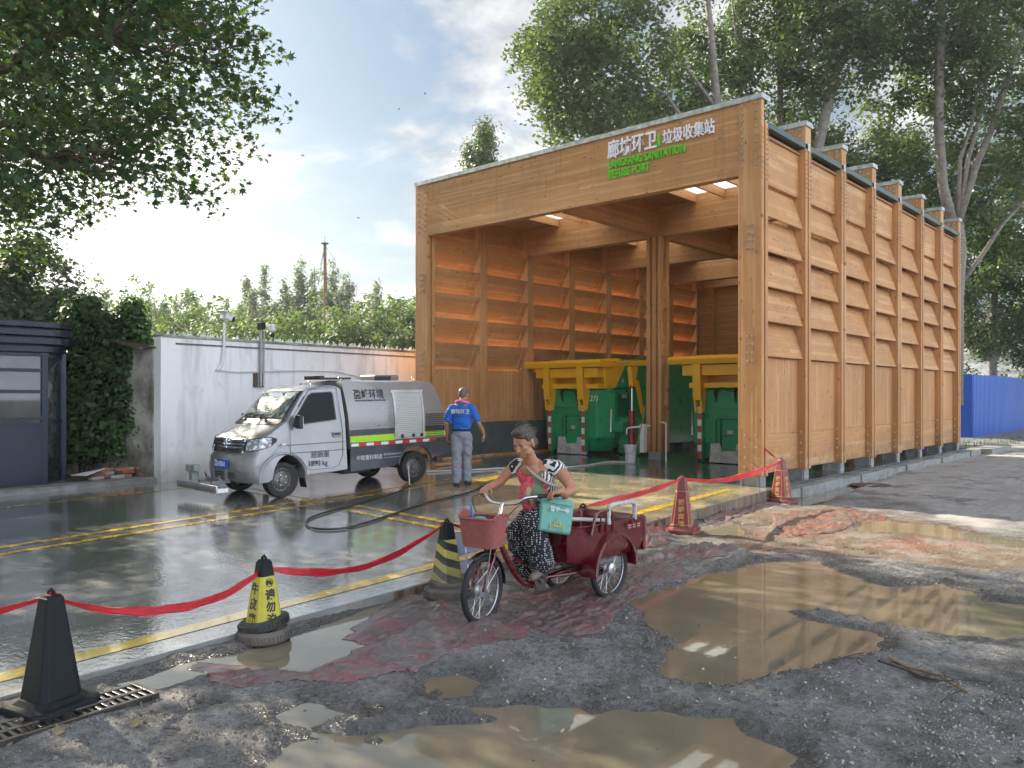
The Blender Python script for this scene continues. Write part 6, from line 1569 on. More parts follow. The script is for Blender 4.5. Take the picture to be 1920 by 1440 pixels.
# left arm (screen left, local +y)
limb(mb, [(0,.19,1.36),(-.02,.235,1.22),(-.03,.265,1.10),(.03,.275,.97),(.07,.275,.86)], [.056,.050,.040,.037,.027]); hand(mb, (.07,.275,.86), (.25,.02,-.95), (0,-1,.0), 1, .9)
limb(mb, [(0,-.19,1.36),(.01,-.245,1.22),(.02,-.30,1.09),(.10,-.345,.99),(.16,-.36,.90)], [.056,.050,.040,.037,.027]); hand(mb, (.16,-.36,.90), (.35,-.05,-.9), (0,1,.0), -1, .45)
limb(mb, [(0,-.16,1.36),(0,.16,1.36)], [.05,.05]); limb(mb, [(0,0,1.42),(0,0,1.2),(0,0,.95)], [.07,.08,.08]); limb(mb, [(0,.0,.93),(.0,.085,.86),(-.01,.095,.66),(.0,.095,.48),(-.02,.095,.26),(0,.09,.08)], [.07,.07,.06,.05,.045,.04]); limb(mb, [(0,.0,.93),(.02,-.08,.86),(.07,-.075,.66),(.10,-.07,.48),(.12,-.065,.28),(.12,-.07,.09)], [.07,.07,.06,.05,.045,.04])
fuse(mb, 'body', skin_m, mn, .006, 3)
mb = MB(); 
def he2(p, r): mb.ball((0,0,0),1,16,(1,1,1), hm2 @ Matrix.Translation(p) @ Matrix.Diagonal((*r,1)))
he2((-.016,0,.030),(.099,.081,.092)); he2((-.045,0,-.01),(.068,.068,.062)); fuse(mb,'hair',hairmat('cropped grey hair',(.06,.045,.04),(.20,.155,.13)),mn,.007,2)
tsh = M('blue shirt', (.006,.10,.42), .75, 0, .12, 5, .5, 14)
mb = MB(); ell(mb,(0,0,1.27),(.115,.195,.16)); ell(mb,(.0,0,1.10),(.125,.180,.17)); ell(mb,(0,0,.985),(.125,.172,.07)); limb(mb,[(0,-.17,1.375),(0,.17,1.375)],[.062,.062]); limb(mb,[(0,.0,1.43),(.0,0,1.37)],[.07,.1])
limb(mb,[(0,.17,1.36),(-.01,.225,1.24),(-.02,.25,1.16)],[.072,.072,.070]); limb(mb,[(0,-.17,1.36),(.005,-.235,1.24),(.01,-.265,1.17)],[.072,.072,.070])
tshirt = fuse(mb,'shirt',tsh,mn,.009,4,.5,.016)
writing('shirt_writing','廊坊环卫',.088,wht,mn,(-.128,.165,1.27),(R(90),0,R(-90)),.012,.0,sx=.93)
gry = M('grey work trousers', (.20,.22,.26), .85, 0, .12, 5, .5, 16)
mb = MB(); ell(mb,(0,0,.90),(.125,.170,.13)); limb(mb,[(.0,.085,.86),(-.01,.095,.66),(.0,.095,.48),(-.02,.095,.26),(-.03,.095,.10)],[.108,.100,.082,.082,.084]); limb(mb,[(.02,-.08,.86),(.07,-.075,.66),(.10,-.07,.48),(.12,-.065,.28),(.13,-.065,.12)],[.108,.098,.080,.080,.082])
fuse(mb,'trousers',gry,mn,.009,4,.5,.024)
mb = MB(); mb.tube([(.128*math.cos(R(a)),.176*math.sin(R(a)),.985) for a in range(0,360,12)],.015,6,closed=True); mb.build('belt', blackp, mn, smooth=True)
tw = M('pink towel', (.50,.16,.45), .9, 0, .2, 20, .6, 60)
mb = MB(); mb.tube(smooth_path([(.12,.10,1.36),(.06,.11,1.44),(-.04,.085,1.475),(-.085,0,1.485),(-.05,-.10,1.46),(.05,-.12,1.43),(.11,-.11,1.36)]),.028,8); fuse(mb,'towel',tw,mn,.008,2,.5,.012)
for (h, tt) in (((-.06,.10,.05),(.16,.10,.035)),((.09,-.07,.05),(.31,-.08,.035))):
    mb = MB(); h = Vector(h); tt = Vector(tt); limb(mb,[h,h.lerp(tt,.5)+Vector((0,0,.005)),tt],[.045,.048,.036]); sh = fuse(mb,'shoe',blackp,mn,.008,3)
    
mb = MB(); mb.tube([(.068+.032*math.cos(R(a)),.275+.032*math.sin(R(a)),.885) for a in range(0,360,30)],.007,6,closed=True); mb.build('wristband', M('red band',(.5,.02,.03),.5), mn)
# spray gun in his left hand, lance end beyond
sg_ = thing('spray_gun', 'dark high-pressure spray gun held in the worker\'s left hand', 'spray gun', (mx,my,mz), HD)
mb = MB(); mb.tube([(.09,.262,.76),(.12,.262,.72)],.016,6); mb.tube([(.08,.262,.80),(.11,.264,.70)],.014,8); mb.build('grip', blackp, sg_, smooth=True)
mb = MB(); mb.box((.09,.262,.80),(.05,.03,.10),0,0,.3); mb.tube([(.09,.27,.80),(.06,.45,.795),(.05,.62,.79)],.008,6); mb.build('barrel', blackp, sg_, bevel=.004)
mb = MB(); mb.tube([(.08,.255,.75),(.10,.25,.70)],.012,6); mb.build('red_cap', cred, sg_)
# ================================================================ CONES, RIBBON, HOSES AND SMALL THINGS
cblack = M('black rubber cone', (.008,.011,.014), .55, 0, .25, 8, .15, 60, spec=.25, dirt=.12, dcol=(.07,.065,.055))
def conemesh(w0, w1, h, cut=.28, z0=.05, steps=6):
    rg = []
    for k in range(steps+1):
        f = k/steps; w_ = w0+(w1-w0)*f; c = w_*cut; z = z0+(h-z0)*f
        rg.append([(w_-c,-w_,z),(w_,-w_+c,z),(w_,w_-c,z),(w_-c,w_,z),(-w_+c,w_,z),(-w_,w_-c,z),(-w_,-w_+c,z),(-w_+c,-w_,z)])
    return rg
def cone(name, label, loc, rz, mat, basew=.21, w0=.125, w1=.05, h=.66, base=True, grp='traffic cones holding the red ribbon', basemat=None, tilt=(0,0)):
    T = thing(name, label, 'cone', loc, rz, grp); T.rotation_euler = (tilt[0],tilt[1],rz)
    mb = MB(); rg = conemesh(w0,w1,h); mb.loft(rg); cm = mb.build('cone_body', mat, T, bevel=.006)
    mb = MB(); mb.tube([(-.022,0,h-.01),(-.022,0,h+.025),(0,0,h+.04),(.022,0,h+.025),(.022,0,h-.01)],.010,8); mb.loft([[(x*.9,y*.9,h+.0) for x,y,z in rg[-1]],[(x*.72,y*.72,h+.014) for x,y,z in rg[-1]]]); mb.build('top_ring', basemat or mat, T, smooth=True)
    if base:
        mb = MB(); b = basew; c = b*.30; oc = lambda w_,z:[(w_-c,-w_,z),(w_,-w_+c,z),(w_,w_-c,z),(w_-c,w_,z),(-w_+c,w_,z),(-w_,w_-c,z),(-w_,-w_+c,z),(-w_+c,-w_,z)]
        mb.loft([oc(b,0),oc(b,.035),oc(b*.97,.045),oc(b*.80,.05),oc(w0*1.05,.075)]); mb.build('base', basemat or mat, T, bevel=.006)
    return T
def face_writing(T, s, size, mat, w0, w1, h, z, side, name='cone_writing', bold=.004, x=0, depth=.001, sx=1):
    sl_ = math.atan2(w0-w1, h-.05); w_ = w0+(w1-w0)*(z-.05)/(h-.05)
    r = {'-y':0,'+x':90,'-x':-90}[side]
    m = Matrix.Rotation(R(r),4,'Z') @ Matrix.Translation((0,-w_-.0035,z)) @ Matrix.Rotation(R(90)-sl_,4,'X') @ Matrix.Translation((x,0,0))
    o = writing(name, s, size, mat, T, (0,0,0), (0,0,0), depth, bold, align='CENTER', sx=sx); o.matrix_local = m @ Matrix.Diagonal((sx,1,1,1)); return o
def gz(x, y):
    return max(hz(x, y), slabz(y) if x < float(edge_x(y)) else -9)
c1 = at(96,1328,-.19); c2 = at(495,1196,-.195); c3 = at(838,1118,-.2); c4 = at(1093,1075,-.2); c5 = at(1279,998,-.2); c6 = at(1465,941,-.2)
# 1 plain black
K1 = cone('traffic_cone', 'plain black square cone standing on the drain grate', (c1[0],c1[1],-.185), YAW+R(-28), cblack, h=.615, w0=.125, w1=.05, basew=.20)
# 2 black cone with yellow printed sleeve inside two tyres
yv = M('yellow vinyl', (.50,.46,.05), .5, 0, .15, 12, dirt=.3, dcol=(.2,.18,.08)); vbl = M('print black', (.02,.02,.02), .5)
def sleeve(T, w0, w1, h, za, zb, mat, name='printed_sleeve'):
    rg = []; 
    for k in range(5):
        z = za+(zb-za)*k/4; w_ = w0+(w1-w0)*(z-.05)/(h-.05)+.0025; c = w_*.28
        rg.append([(w_-c,-w_,z),(w_,-w_+c,z),(w_,w_-c,z),(w_-c,w_,z),(-w_+c,w_,z),(-w_,w_-c,z),(-w_,-w_+c,z),(-w_+c,-w_,z)])
    mb = MB(); mb.loft(rg, caps=False); return mb.build(name, mat, T)
K2 = cone('traffic_cone', 'black cone with a yellow printed sleeve standing inside two old tyres', (c2[0],c2[1],-.245), YAW+R(-40), cblack, h=.60, w0=.115, w1=.045, basew=.15)
sleeve(K2,.115,.045,.60,.06,.50,yv)
for i, ch in enumerate('请勿泊车'): face_writing(K2, ch, .078, vbl, .115,.045,.60, .345-.085*i, '+x', bold=.003)
for i, ch in enumerate('牛皮癣'): face_writing(K2, ch, .085, vbl, .115,.045,.60, .385-.105*i, '-y', bold=.003)
face_writing(K2,'PR',.035,vbl,.115,.045,.60,.445,'+x')
face_writing(K2,'R',.040,vbl,.115,.045,.60,.443,'+x') if False else None
mb = MB(); mb.tube([(.028*math.cos(R(a)),.028*math.sin(R(a)),0) for a in range(0,360,24)],.0025,5,closed=True); mb.tube([(-.02,.02,0),(.02,-.02,0)],.0025,5); sl_ = math.atan2(.07,.55); w_ = .115-.07*(.455-.05)/.55
o = mb.build('no_parking_mark', vbl, K2); o.matrix_local = Matrix.Rotation(R(90),4,'Z') @ Matrix.Translation((0,-w_-.005,.457)) @ Matrix.Rotation(R(90)-sl_,4,'X')
face_writing(K2,'扫码挪车',.022,vbl,.115,.045,.60,.10,'-y')
tym = [M('worn tyre', (.03,.033,.035), .65, 0, .3, 12, .4, 50, dirt=.5, dcol=(.13,.12,.10)), M('muddy tyre', (.12,.11,.095), .85, 0, .3, 9, .5, 40, dirt=.7, dcol=(.17,.15,.12))]
def old_tyre(label, c, z, r, w_, mat, tilt=(0,0)):
    mb = MB(); mb.lathe([(r*.68,-w_*.5),(r*.86,-w_*.55),(r,-w_*.35),(r*1.01,0),(r,w_*.35),(r*.86,w_*.55),(r*.68,w_*.5),(r*.70,w_*.3),(r*.84,0),(r*.70,-w_*.3),(r*.68,-w_*.5)], 40, caps=False)
    for k in range(44):
        a = 2*math.pi*k/44; mb.box((r*1.005*math.cos(a), r*1.005*math.sin(a), 0), (.012,.012,w_*.55), a, .3)
    o = mb.build('old_tyre', mat, None, smooth=True); o.location = (c[0],c[1],z); o.rotation_euler = (tilt[0],tilt[1],0); return tag(o, label, 'tyre', 'old tyres round the cones')
old_tyre('muddy old tyre lying flat under the black one, round the yellow lettered cone', c2, -.165, .185, .085, tym[1], (.03,0))
old_tyre('black old tyre lying on the muddy one round the yellow lettered cone', (c2[0]-.02,c2[1]+.01), -.09, .175, .075, tym[0], (.14,-.10))
# 3 striped cone on muddy tyres
t = NT('hazard stripes'); p = t.obj(); s_ = t.n('SeparateXYZ', {0:p}).outputs
f_ = t.math('FRACT', t.math('ADD', t.math('MULTIPLY', s_[2], 7.6), t.math('MULTIPLY', t.math('ADD', s_[0], s_[1]), 2.6)))
n = t.noise(p, 11, 5, .7)
c = t.mix(t.rr(f_,.49,.51,0,1), (.03,.033,.035), (.52,.48,.10)); c = t.mix(t.math('MULTIPLY', t.rr(s_[2],.32,.08,0,1), t.rr(n,.3,.6,.4,1)), c, (.20,.185,.15))
t.set(col=c, rough=.55, normal=t.bump(n,.3,.006)); haz = t.m
K3 = cone('traffic_cone', 'yellow and black striped cone caked with mud near the front wheel', (c3[0],c3[1],-.17), YAW+R(-50), cblack, h=.60, w0=.115, w1=.045, basew=.13)
sleeve(K3,.115,.045,.60,.06,.47,haz)
old_tyre('mud-grey tyre under the striped cone', c3, -.155, .20, .09, tym[1]); old_tyre('smaller mud-grey tyre lying on top round the striped cone', (c3[0]+.01,c3[1]+.02), -.085, .165, .07, tym[1], (.05,.06))
K4 = cone('traffic_cone', 'dark cone almost hidden behind the rear of the tricycle', (c4[0],c4[1],-.19), YAW, cblack, h=.63, w0=.12, w1=.045)
# 5, 6 maroon hotel cones
mar = M('maroon plastic', (.17,.028,.030), .5, 0, .2, 8, .1, 50, coat=.2, dirt=.45, dcol=(.22,.15,.12)); marp = M('maroon print', (.24,.030,.035), .45, 0, .15, 8, dirt=.25, dcol=(.25,.16,.12)); gold = M('gold print', (.50,.33,.12), .5); bl2 = M('blue print', (.03,.06,.35), .4)
def hotel(loc, rz, lab, w1s, w2s, h=.68):
    T = cone('traffic_cone', lab, loc, rz, mar, h=h, w0=.135, w1=.052, basew=.22)
    sleeve(T,.135,.052,h,.10,.52,marp)
    mb = MB()
    for z in (.10,.52):
        w_ = .135-.083*(z-.05)/(h-.05)+.004; c = w_*.28; mb.tube([(w_-c,-w_,z),(w_,-w_+c,z),(w_,w_-c,z),(w_-c,w_,z),(-w_+c,w_,z),(-w_,w_-c,z),(-w_,-w_+c,z),(-w_+c,-w_,z)],.004,5,closed=True)
    for (sx1, sy1) in ((1,-1),(1,1),(-1,-1)):
        for cc_ in (0,1):
            pts = []
            for z in (.10,.52):
                w_ = .135-.083*(z-.05)/(h-.05)+.003; c = w_*.28; pts.append(((w_-c*cc_)*sx1, (w_-c*(1-cc_))*sy1, z))
            mb.tube(pts,.0035,5)
    mb.build('gold_border', gold, T)
    for side, s in (('-y', w1s), ('+x', w2s)):
        for i, ch in enumerate(s): face_writing(T, ch, .078, gold, .135,.052,h, .355-.088*i, side, bold=.002)
        z = .46; w_ = .135-.083*(z-.05)/(h-.05)
        mb = MB(); mb.prism([(-.03,.014),(-.008,.002),(0,-.016),(.008,.002),(.03,.014),(.008,.012),(0,.004),(-.008,.012)], 'z', 0, .002)
        o = mb.build('bird_mark', bl2, T); sl_ = math.atan2(.083,h-.05); o.matrix_local = Matrix.Rotation(R(0 if side == '-y' else 90),4,'Z') @ Matrix.Translation((0,-w_-.005,z)) @ Matrix.Rotation(R(90)-sl_,4,'X')
    return T
K5 = hotel((c5[0],c5[1],-.19), YAW+R(-18), 'maroon hotel cone with gold writing beside the raised slab edge', '银都宾馆', '银都宾馆')
K6 = hotel((c6[0],c6[1],-.20), YAW+R(-52), 'maroon hotel cone with gold writing next to the shelter corner post', '银都宾馆', '银都饭店')
# red ribbon
t = NT('red ribbon'); p = t.pos(); n = t.noise(p, 20, 3, .6)
t.set(col=t.mix(t.rr(n,.3,.7,0,1), (.50,.006,.014), (.68,.012,.03)), rough=.42, spec=.5, sheen=.3)
tr = t.n('BsdfTranslucent', {'Color':(.8,.02,.03,1)}).outputs[0]; mxs = t.n('MixShader', {0:.25}); t.t.links.new(t.b.outputs[0], mxs.inputs[1]); t.t.links.new(tr, mxs.inputs[2]); t.t.links.new(mxs.outputs[0], t.out.inputs[0]); ribm = t.m
top = lambda K, h: (K.location[0], K.location[1], K.location[2]+h)
T1, T2, T3, T4, T5, T6 = top(K1,.62), top(K2,.55), top(K3,.61), top(K4,.64), top(K5,.67), top(K6,.66)
def span(a, b, sag, w0, w1, tw=0, n=34, seed=0):
    g = random.Random(seed); a = Vector(a); b = Vector(b); rg = []; d = (b-a).normalized(); side = d.cross(Vector((0,0,1))).normalized()
    for k in range(n+1):
        u = k/n; p = a.lerp(b,u); p.z -= sag*4*u*(1-u)*(1+.10*math.sin(u*5+seed)); env = math.sin(math.pi*u)**.5
        w_ = (.010+(w0+(w1-w0)*u)*env)*(1+.22*math.sin(u*23+seed)*math.sin(u*11+1))*.92; ang = tw*math.sin(u*3.1+seed)+.35*math.sin(u*7+seed)
        up = Vector((0,0,1))*math.cos(ang)+side*math.sin(ang)
        rg.append([tuple(p+up*w_*f+side*.014*math.sin(f*14+u*31+seed)*env) for f in (-.5,-.3,-.1,.1,.3,.5)])
    return rg
T0 = (T1[0]-1.4*CA*.9, T1[1]-1.4*SA*.9-.1, T1[2]-.25)
mb = MB()
for (a, b, s, w0, w1, tw) in ((T0,T1,.05,.05,.04,.3),(T1,T2,.20,.045,.06,.5),(T2,T3,.17,.07,.05,.5),(T3,T4,.14,.05,.05,.4),(T4,T5,.03,.07,.06,.5),(T5,T6,.12,.10,.07,.6)):
    mb.loft(span(a,b,s,w0,w1,tw,seed=len(mb.v)), caps=False, closed=False)
pc_ = (BX1+.01, 13.05, .62)
mb.loft(span(T6,pc_,.01,.035,.03,.3,12,3), caps=False, closed=False)
rb = mb.build('red_ribbon', ribm, None, smooth='all', solid=.002); tag(rb, 'long red cloth ribbon strung from cone to cone and tied to the corner post', 'ribbon')
for i, (q, m_, lb) in enumerate(((T1,ribm,'red'),(T2,cblack,''),(T5,whp,'white'),(T6,ribm,'red'),(pc_,ribm,'pink'))):
    if not lb: continue
    mb = MB(); g = random.Random(i)
    for k in range(7):
        d = Vector((g.uniform(-1,1),g.uniform(-1,1),g.uniform(-.6,1))).normalized()*g.uniform(.02,.05); mb.tube([q, tuple(Vector(q)+d*.6), tuple(Vector(q)+d+Vector((0,0,-.015)))],[.010,.012,.004],5)
    mb.build('knot', m_, rb, smooth=True, world=False)
mb = MB(); q = Vector(T1); 
for dx in (-.01,.02): mb.loft([[tuple(q+Vector((dx*2,-.02,-.02))+Vector((CA*x,SA*x,-z))) for x in (-.008,.008)] for z in (0,.05,.11)], caps=False, closed=False)
mb.build('ribbon_end', whp, rb, solid=.002)
# drain grate
q0 = at(-90,1392,-.2); q1 = at(245,1293,-.2)
dv = Vector((q1[0]-q0[0], q1[1]-q0[1])); L = dv.length; an = math.atan2(dv.y,dv.x)
gr_m = M('wet cast iron', (.09,.075,.06), .32, .6, .35, 12, .2, 60, coat=.6, coatr=.1)
gt = thing('drain_grate', 'cast iron drain grate along the slab edge under the black cone', 'drain grate', (q0[0],q0[1],-.176), an)
W0 = -.27
mb = MB(); mb.bb(0,L,W0,W0+.022,-.03,.012); mb.bb(0,L,-.022,0,-.03,.012); mb.bb(0,L,W0/2-.015,W0/2+.015,-.03,.012)
for k in range(3): mb.bb(L*k/2-.0,L*k/2+.03,W0,0,-.03,.0125)
mb.build('rim', gr_m, gt, bevel=.003)
mb = MB(); n = int(L/.043)
for k in range(n):
    x = .03+k*.043
    for (ya, yb) in ((W0+.02,W0/2-.013),(W0/2+.013,-.02)): mb.box((x,(ya+yb)/2,-.008),(.021,abs(yb-ya),.030))
mb.build('grate_bar', gr_m, gt, bevel=.003)
mb = MB(); mb.bb(0,L,W0,0,-.034,-.030); mb.build('drain_pit', blk, gt)
# hoses
hosem = M('black hose', (.010,.011,.012), .38, 0, .2, coat=.3); hosew = M('white hose', (.48,.50,.52), .45, 0, .1, dirt=.2)
def hose(px, mat, r, lab, name='hose', zo=.0, cat='hose'):
    P = []
    for q in px:
        x, y, z = on_slab(*q[:2]); P.append((x, y, z+r+.004+(q[2] if len(q) > 2 else 0)))
    mb = MB(); mb.tube(smooth_path(P,7), r, 8); return tag(mb.build(name, mat, None, smooth=True), lab, cat)
hose([(1000,888),(930,902),(880,925),(800,945),(720,972),(660,990),(620,995),(585,992),(574,982),(590,970),(640,955),(700,938),(745,925),(768,912)], hosem, .014, 'long black hose looping across the wet yard')
hose([(1190,870),(1140,868),(1080,877),(1000,878),(940,880),(900,882),(850,884),(800,886)], hosew, .017, 'white hose running along the shelter threshold behind the worker')
hp0 = Vector(on_slab(768,912))+Vector((0,0,.02))
mb = MB(); e1 = Vector((-11.02,9.55,.28)); 
mb.tube(smooth_path([tuple(hp0), tuple(hp0.lerp(e1,.45)+Vector((0,0,-.02))), tuple(e1)],5),.011,8); tag(mb.build('hose_lance', hosew, None, smooth=True), 'pale end of the black hose leaning up against the rear wheel', 'hose')
# yellow bucket-side things: batten pieces on the floor
mb = MB(); a = on_slab(860,870); mb.box((a[0],a[1],.03),(.08,1.6,.045),R(4)); tag(mb.build('timber_batten', wHy, None), 'thin timber batten lying on the floor behind the worker', 'batten')
# manhole
mh = at(1633,911,-.2); mb = MB(); mb.lathe([(.001,.02),(.28,.02),(.29,.016),(.30,.022),(.36,.022),(.37,.0)], 40, caps=False)
for k in range(5):
    mb.box((-.2+.1*k,0,.023),(.03,.36-.04*abs(k-2)*2,.006))
o = mb.build('manhole_cover', M('rusty manhole',(.12,.09,.06),.7,.3,.3,9,.4,40,dirt=.5), None, smooth=True); o.location = (mh[0],mh[1],-.198); tag(o, 'rusty round manhole cover in the road beside the kerb blocks', 'manhole')
# muddy red cloths on the ground
def clothmat(name, a, b):
    t = NT(name); p = t.pos(); n = t.noise(p, 3.4, 6, .65); n2 = t.noise(p, 60, 4, .7)
    c = t.mix(t.rr(n,.36,.56,0,1), a, b); c = t.mix(t.rr(t.math('ADD', t.noise(p, 2.6, 6, .75), t.math('MULTIPLY', t.noise(t.n('VectorMath', {0:p,1:(9,1.2,1)}, operation='MULTIPLY').outputs[0], 2.2, 4, .6), .35)),.56,.74,0,.95), c, (.145,.135,.125))
    t.set(col=c, rough=t.rr(n,.3,.7,.22,.6), coat=.35, coatr=.18, normal=t.bump(n2,.5,.006)); return t.m
cl1 = clothmat('muddy maroon cloth', (.12,.072,.074), (.22,.095,.10)); cl2 = clothmat('muddy pink cloth', (.14,.070,.072), (.27,.095,.11)); cl3 = clothmat('orange red cloth', (.24,.095,.06), (.36,.13,.085))
def cloth(poly_px, mat, lab, amp=.035, freq=9, ang=0, seed=0, res=.014, grp='muddy red cloths trodden into the street', z=-.2):
    P = [at(a,b,z) for a,b in poly_px]; P = np.array(P); x0,y0 = P.min(0)-.1; x1,y1 = P.max(0)+.1
    xs = np.arange(x0,x1,res); ys = np.arange(y0,y1,res); X_, Y_ = np.meshgrid(xs,ys,indexing='ij')
    S_ = sdf(P, X_+fbm(X_*4+seed,Y_*4,3)*.10, Y_+fbm(X_*4,Y_*4+seed,3)*.10)
    hh, pd, _ = terrain(X_, Y_)
    c_, s_ = math.cos(ang), math.sin(ang); U = X_*c_+Y_*s_; V_ = -X_*s_+Y_*c_
    wv = fbm(U*1.0+seed, V_*freq*.95+fbm(U*1.1,V_*1.1+seed,3)*2.4, 3); rid = np.clip(1-np.abs(wv)*3.6,0,1)**2+.6*np.clip(1-np.abs(fbm(U*2.2+9, V_*freq*2.1+wv*2, 3))*4,0,1)**1.5
    lift = .003+amp*rid*np.clip(-S_/.14,.02,1)
    Z = np.maximum(hh, WL-.003)+lift
    ok = S_ < 0; idx = -np.ones(X_.shape,int); 
    quad = ok[:-1,:-1]&ok[1:,:-1]&ok[1:,1:]&ok[:-1,1:]
    use = np.zeros(X_.shape,bool); use[:-1,:-1]|=quad; use[1:,:-1]|=quad; use[1:,1:]|=quad; use[:-1,1:]|=quad
    idx[use] = np.arange(use.sum()); i_, j_ = np.where(quad)
    Fq = np.stack([idx[i_,j_],idx[i_+1,j_],idx[i_+1,j_+1],idx[i_,j_+1]],1)
    V3 = np.stack([X_[use],Y_[use],Z[use]],1)
    o = npmesh('cloth', V3, Fq, mat, smooth=True); m = o.modifiers.new('s','SOLIDIFY'); m.thickness = .002; m.offset = 1
    return tag(o, lab, 'cloth', grp)
AX = math.atan2(1,-.05)
cloth([(365,1243),(380,1232),(470,1248),(560,1255),(700,1205),(790,1185),(900,1180),(1000,1165),(1000,1195),(860,1225),(780,1265),(640,1283),(480,1290),(395,1283)], cl2, 'long muddy pink-red cloth stretching from beside the tyre cone to the front wheel', .016, 11, AX, 1)
cloth([(640,1200),(700,1145),(760,1110),(830,1125),(870,1150),(960,1150),(1100,1120),(1180,1120),(1150,1150),(1000,1175),(860,1190),(740,1210)], cl1, 'dark crumpled cloth in the mud under the front wheel', .024, 13, AX, 2)
cloth([(930,1120),(1060,1080),(1180,1068),(1260,1058),(1290,1070),(1230,1100),(1150,1150),(1140,1190),(1050,1195),(960,1175)], cl1, 'slate grey muddy cloth spread in front of the rear wheels', .024, 12, AX, 3)
cloth([(1180,1050),(1240,1030),(1330,1022),(1385,1030),(1360,1045),(1270,1055),(1190,1070)], cl1, 'dark maroon cloth rolled into folds left of the gravel', .06, 12, AX, 4)
cloth([(1185,1075),(1230,1062),(1290,1068),(1270,1090),(1190,1110)], cl2, 'pale pink cloth patch half under the brown water', .02, 10, AX, 5)
cloth([(1190,1000),(1230,982),(1262,975),(1260,1000),(1245,1025),(1195,1030)], cl3, 'orange red cloth heap by the maroon cone at the slab edge', .10, 6, AX, 6)
cloth([(1300,975),(1370,950),(1420,942),(1450,950),(1400,965),(1340,985)], cl1, 'thin maroon cloth between the two hotel cones', .02, 8, AX, 7)
cloth([(1455,965),(1540,955),(1600,955),(1660,970),(1610,985),(1560,1000),(1480,1005),(1440,985)], cl3, 'sunlit orange red cloth lying on the gravel in front of the shelter corner', .008, 5, AX, 8)
# broken asphalt lumps and stones
stn = M('grey stone', (.16,.155,.15), .8, 0, .3, 9, .5, 40); stl = M('pale stone', (.42,.41,.38), .8, 0, .25, 9, .4, 40)
def pebble(mb, x, y, z, r, g):
    m = Matrix.Translation((x,y,z)) @ Euler((g.uniform(0,3),g.uniform(0,3),g.uniform(0,3))).to_matrix().to_4x4() @ Matrix.Diagonal((r*g.uniform(.7,1.3),r*g.uniform(.6,1.2),r*g.uniform(.4,.8),1))
    b = len(mb.v); mb.ball((0,0,0),1,6,(1,1,1),m)
    for i in range(b, len(mb.v)):
        v = mb.v[i]; mb.v[i] = (v[0]+g.uniform(-.15,.15)*r, v[1]+g.uniform(-.15,.15)*r, v[2]+g.uniform(-.15,.15)*r)
for mat, cnt, seed, rmin, rmax, zones in ((stn, 1500, 1, .006, .018, [(1000,1100,1900,1440),(900,1180,1500,1320),(0,1300,700,1440)]), (stl, 1300, 2, .004, .012, [(1500,1180,1920,1440),(1300,1000,1920,1070),(900,1150,1600,1320),(1700,1280,1920,1440)])):
    g = random.Random(seed); mb = MB(); PX = []
    for k in range(cnt):
        z_ = g.choice(zones); x, y = at(g.uniform(z_[0],z_[2]), g.uniform(z_[1],z_[3]), -.2); PX.append((x,y))
    A_ = np.array(PX); hh, _, _ = terrain(A_[:,0][:,None], A_[:,1][:,None]); hh = hh[:,0]
    for (x, y), h in zip(PX, hh):
        if x < edge_x(y)+.03: continue
        if h < WL and g.random() < .85: continue
        r = rmin+(rmax-rmin)*g.random()**3; pebble(mb, x, y, max(h,WL-.002)+r*.2, r, g)
    o = mb.build('gravel', mat, None); tag(o, ('dark' if seed == 1 else 'pale')+' loose gravel scattered over the broken street', 'gravel', kind='stuff')
# twigs
g = random.Random(12); tw = M('dry twig', (.22,.15,.09), .8, 0, .3); twd = M('wet twig', (.045,.032,.025), .6, 0, .3)
for i, (P, r, m_, lb) in enumerate((([(1668,1240),(1700,1256),(1760,1278),(1800,1300),(1820,1302)], .011, tw, 'long pale dry twig lying on the gravel at the right'),
    ([(1645,1250),(1700,1262),(1740,1278),(1790,1290)], .007, twd, 'thin dark twig lying along the pale dry one'),
    ([(1562,1247),(1590,1240),(1622,1236)], .006, twd, 'short dark twig left of the pale one'),
    ([(1700,1262),(1740,1290),(1790,1288),(1860,1284)], .006, twd, 'dark twig bundle at the right end of the pale twig'),
    ([(1765,1322),(1790,1310),(1805,1300)], .005, twd, 'small dark twig below the pale one'))):
    mb = MB(); Q_ = [];
    for a, b in P: x, y = at(a,b,-.19); Q_.append((x,y,max(hz(x,y),WL)+.010+g.uniform(0,.02)))
    Q_ = smooth_path(Q_,3); mb.tube(Q_, [r*(1-.6*k/len(Q_)) for k in range(len(Q_))], 6)
    for k in range(2,len(Q_)-1,2):
        d = Vector((g.uniform(-1,1),g.uniform(-1,1),g.uniform(.0,.3))).normalized()*g.uniform(.04,.12); mb.tube([Q_[k], Q_[k]+d*.6+Vector((0,0,.004)), Q_[k]+d], [r*.45,r*.3,r*.15], 5)
    tag(mb.build('twig', m_, None, smooth=True), lb, 'twig', 'twigs on the gravel')
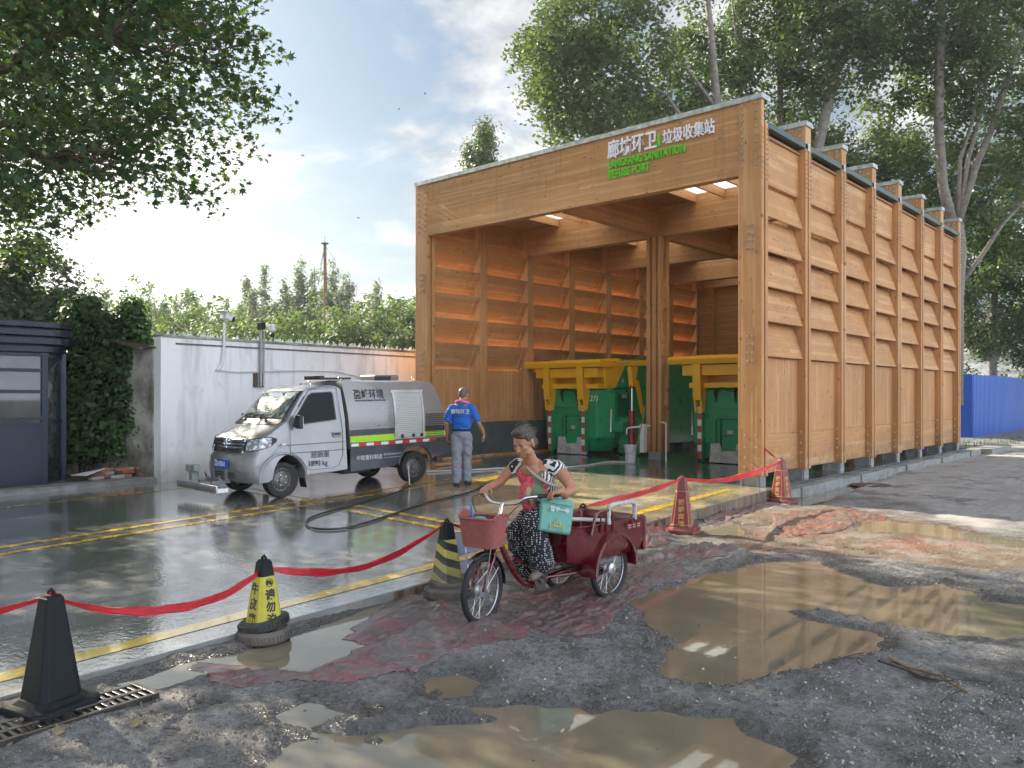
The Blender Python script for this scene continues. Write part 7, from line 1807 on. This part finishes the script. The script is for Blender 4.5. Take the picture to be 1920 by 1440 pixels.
# fallen leaves
g = random.Random(31); lm1 = M('fallen leaf', (.20,.16,.09), .7, 0, .2)
for i, (a, b, s_, lb) in enumerate(((255,1365,.07,'brown fallen leaf on the mud near the drain'),(112,1378,.07,'curled brown leaf just below the drain grate'),(1910,1428,.05,'pale green leaf at the lower right corner'))):
    x, y = at(a,b,-.19); mb = MB(); n_ = len(STAR); P = [(u*s_*1.6, v*s_*1.6, .012*abs(u)*3+.01*math.sin(v*5)) for u, v in STAR]; mb.add(P, [tuple(range(n_))])
    o = mb.build('fallen_leaf', lm1 if i < 2 else lf_pop, None, solid=.002); o.location = (x,y,max(hz(x,y),WL)+.012); o.rotation_euler = (.1,.05,g.uniform(0,6)); tag(o, lb, 'leaf', 'fallen leaves')
# swallows / birds far away in the sky
for i, (a, b, dd, s_, lb) in enumerate(((567,292,60,.13,'tiny bird high in the bright sky beside the tree'),(672,409,60,.11,'tiny bird above the mast'),(797,176,70,.12,'tiny bird against the clouds, topmost'),(748,205,70,.12,'tiny bird just below the topmost one'))):
    x, y, z = atD(a, dd, b); mb = MB(); mb.add([(-s_,0,.05),(-s_*.4,.05,.09),(0,.12,0),(0,-.10,0),(s_*.4,.05,.09),(s_,0,.05),(0,-.22,0)], [(0,3,2,1),(5,4,2,3),(3,6,2)]); o = mb.build('bird', blk, None, solid=.03); o.location = (x,y,z); o.rotation_euler = (0,.2,YAW+i); tag(o, lb, 'bird', 'birds in the sky')
# ================================================================ HAZE
hb = MB(); hb.bb(-95,70,-40,95,-1.5,26)
hm_ = bpy.data.materials.new('haze'); hm_.use_nodes = True; ht = hm_.node_tree; ht.nodes.clear()
ho = ht.nodes.new('ShaderNodeOutputMaterial'); pv = ht.nodes.new('ShaderNodeVolumePrincipled'); ht.links.new(pv.outputs[0], ho.inputs['Volume'])
pv.inputs['Color'].default_value = (.93,.96,1,1); pv.inputs['Density'].default_value = .0007; pv.inputs['Anisotropy'].default_value = .35
tag(hb.build('haze', hm_), 'thin bright summer haze', kind='stuff')
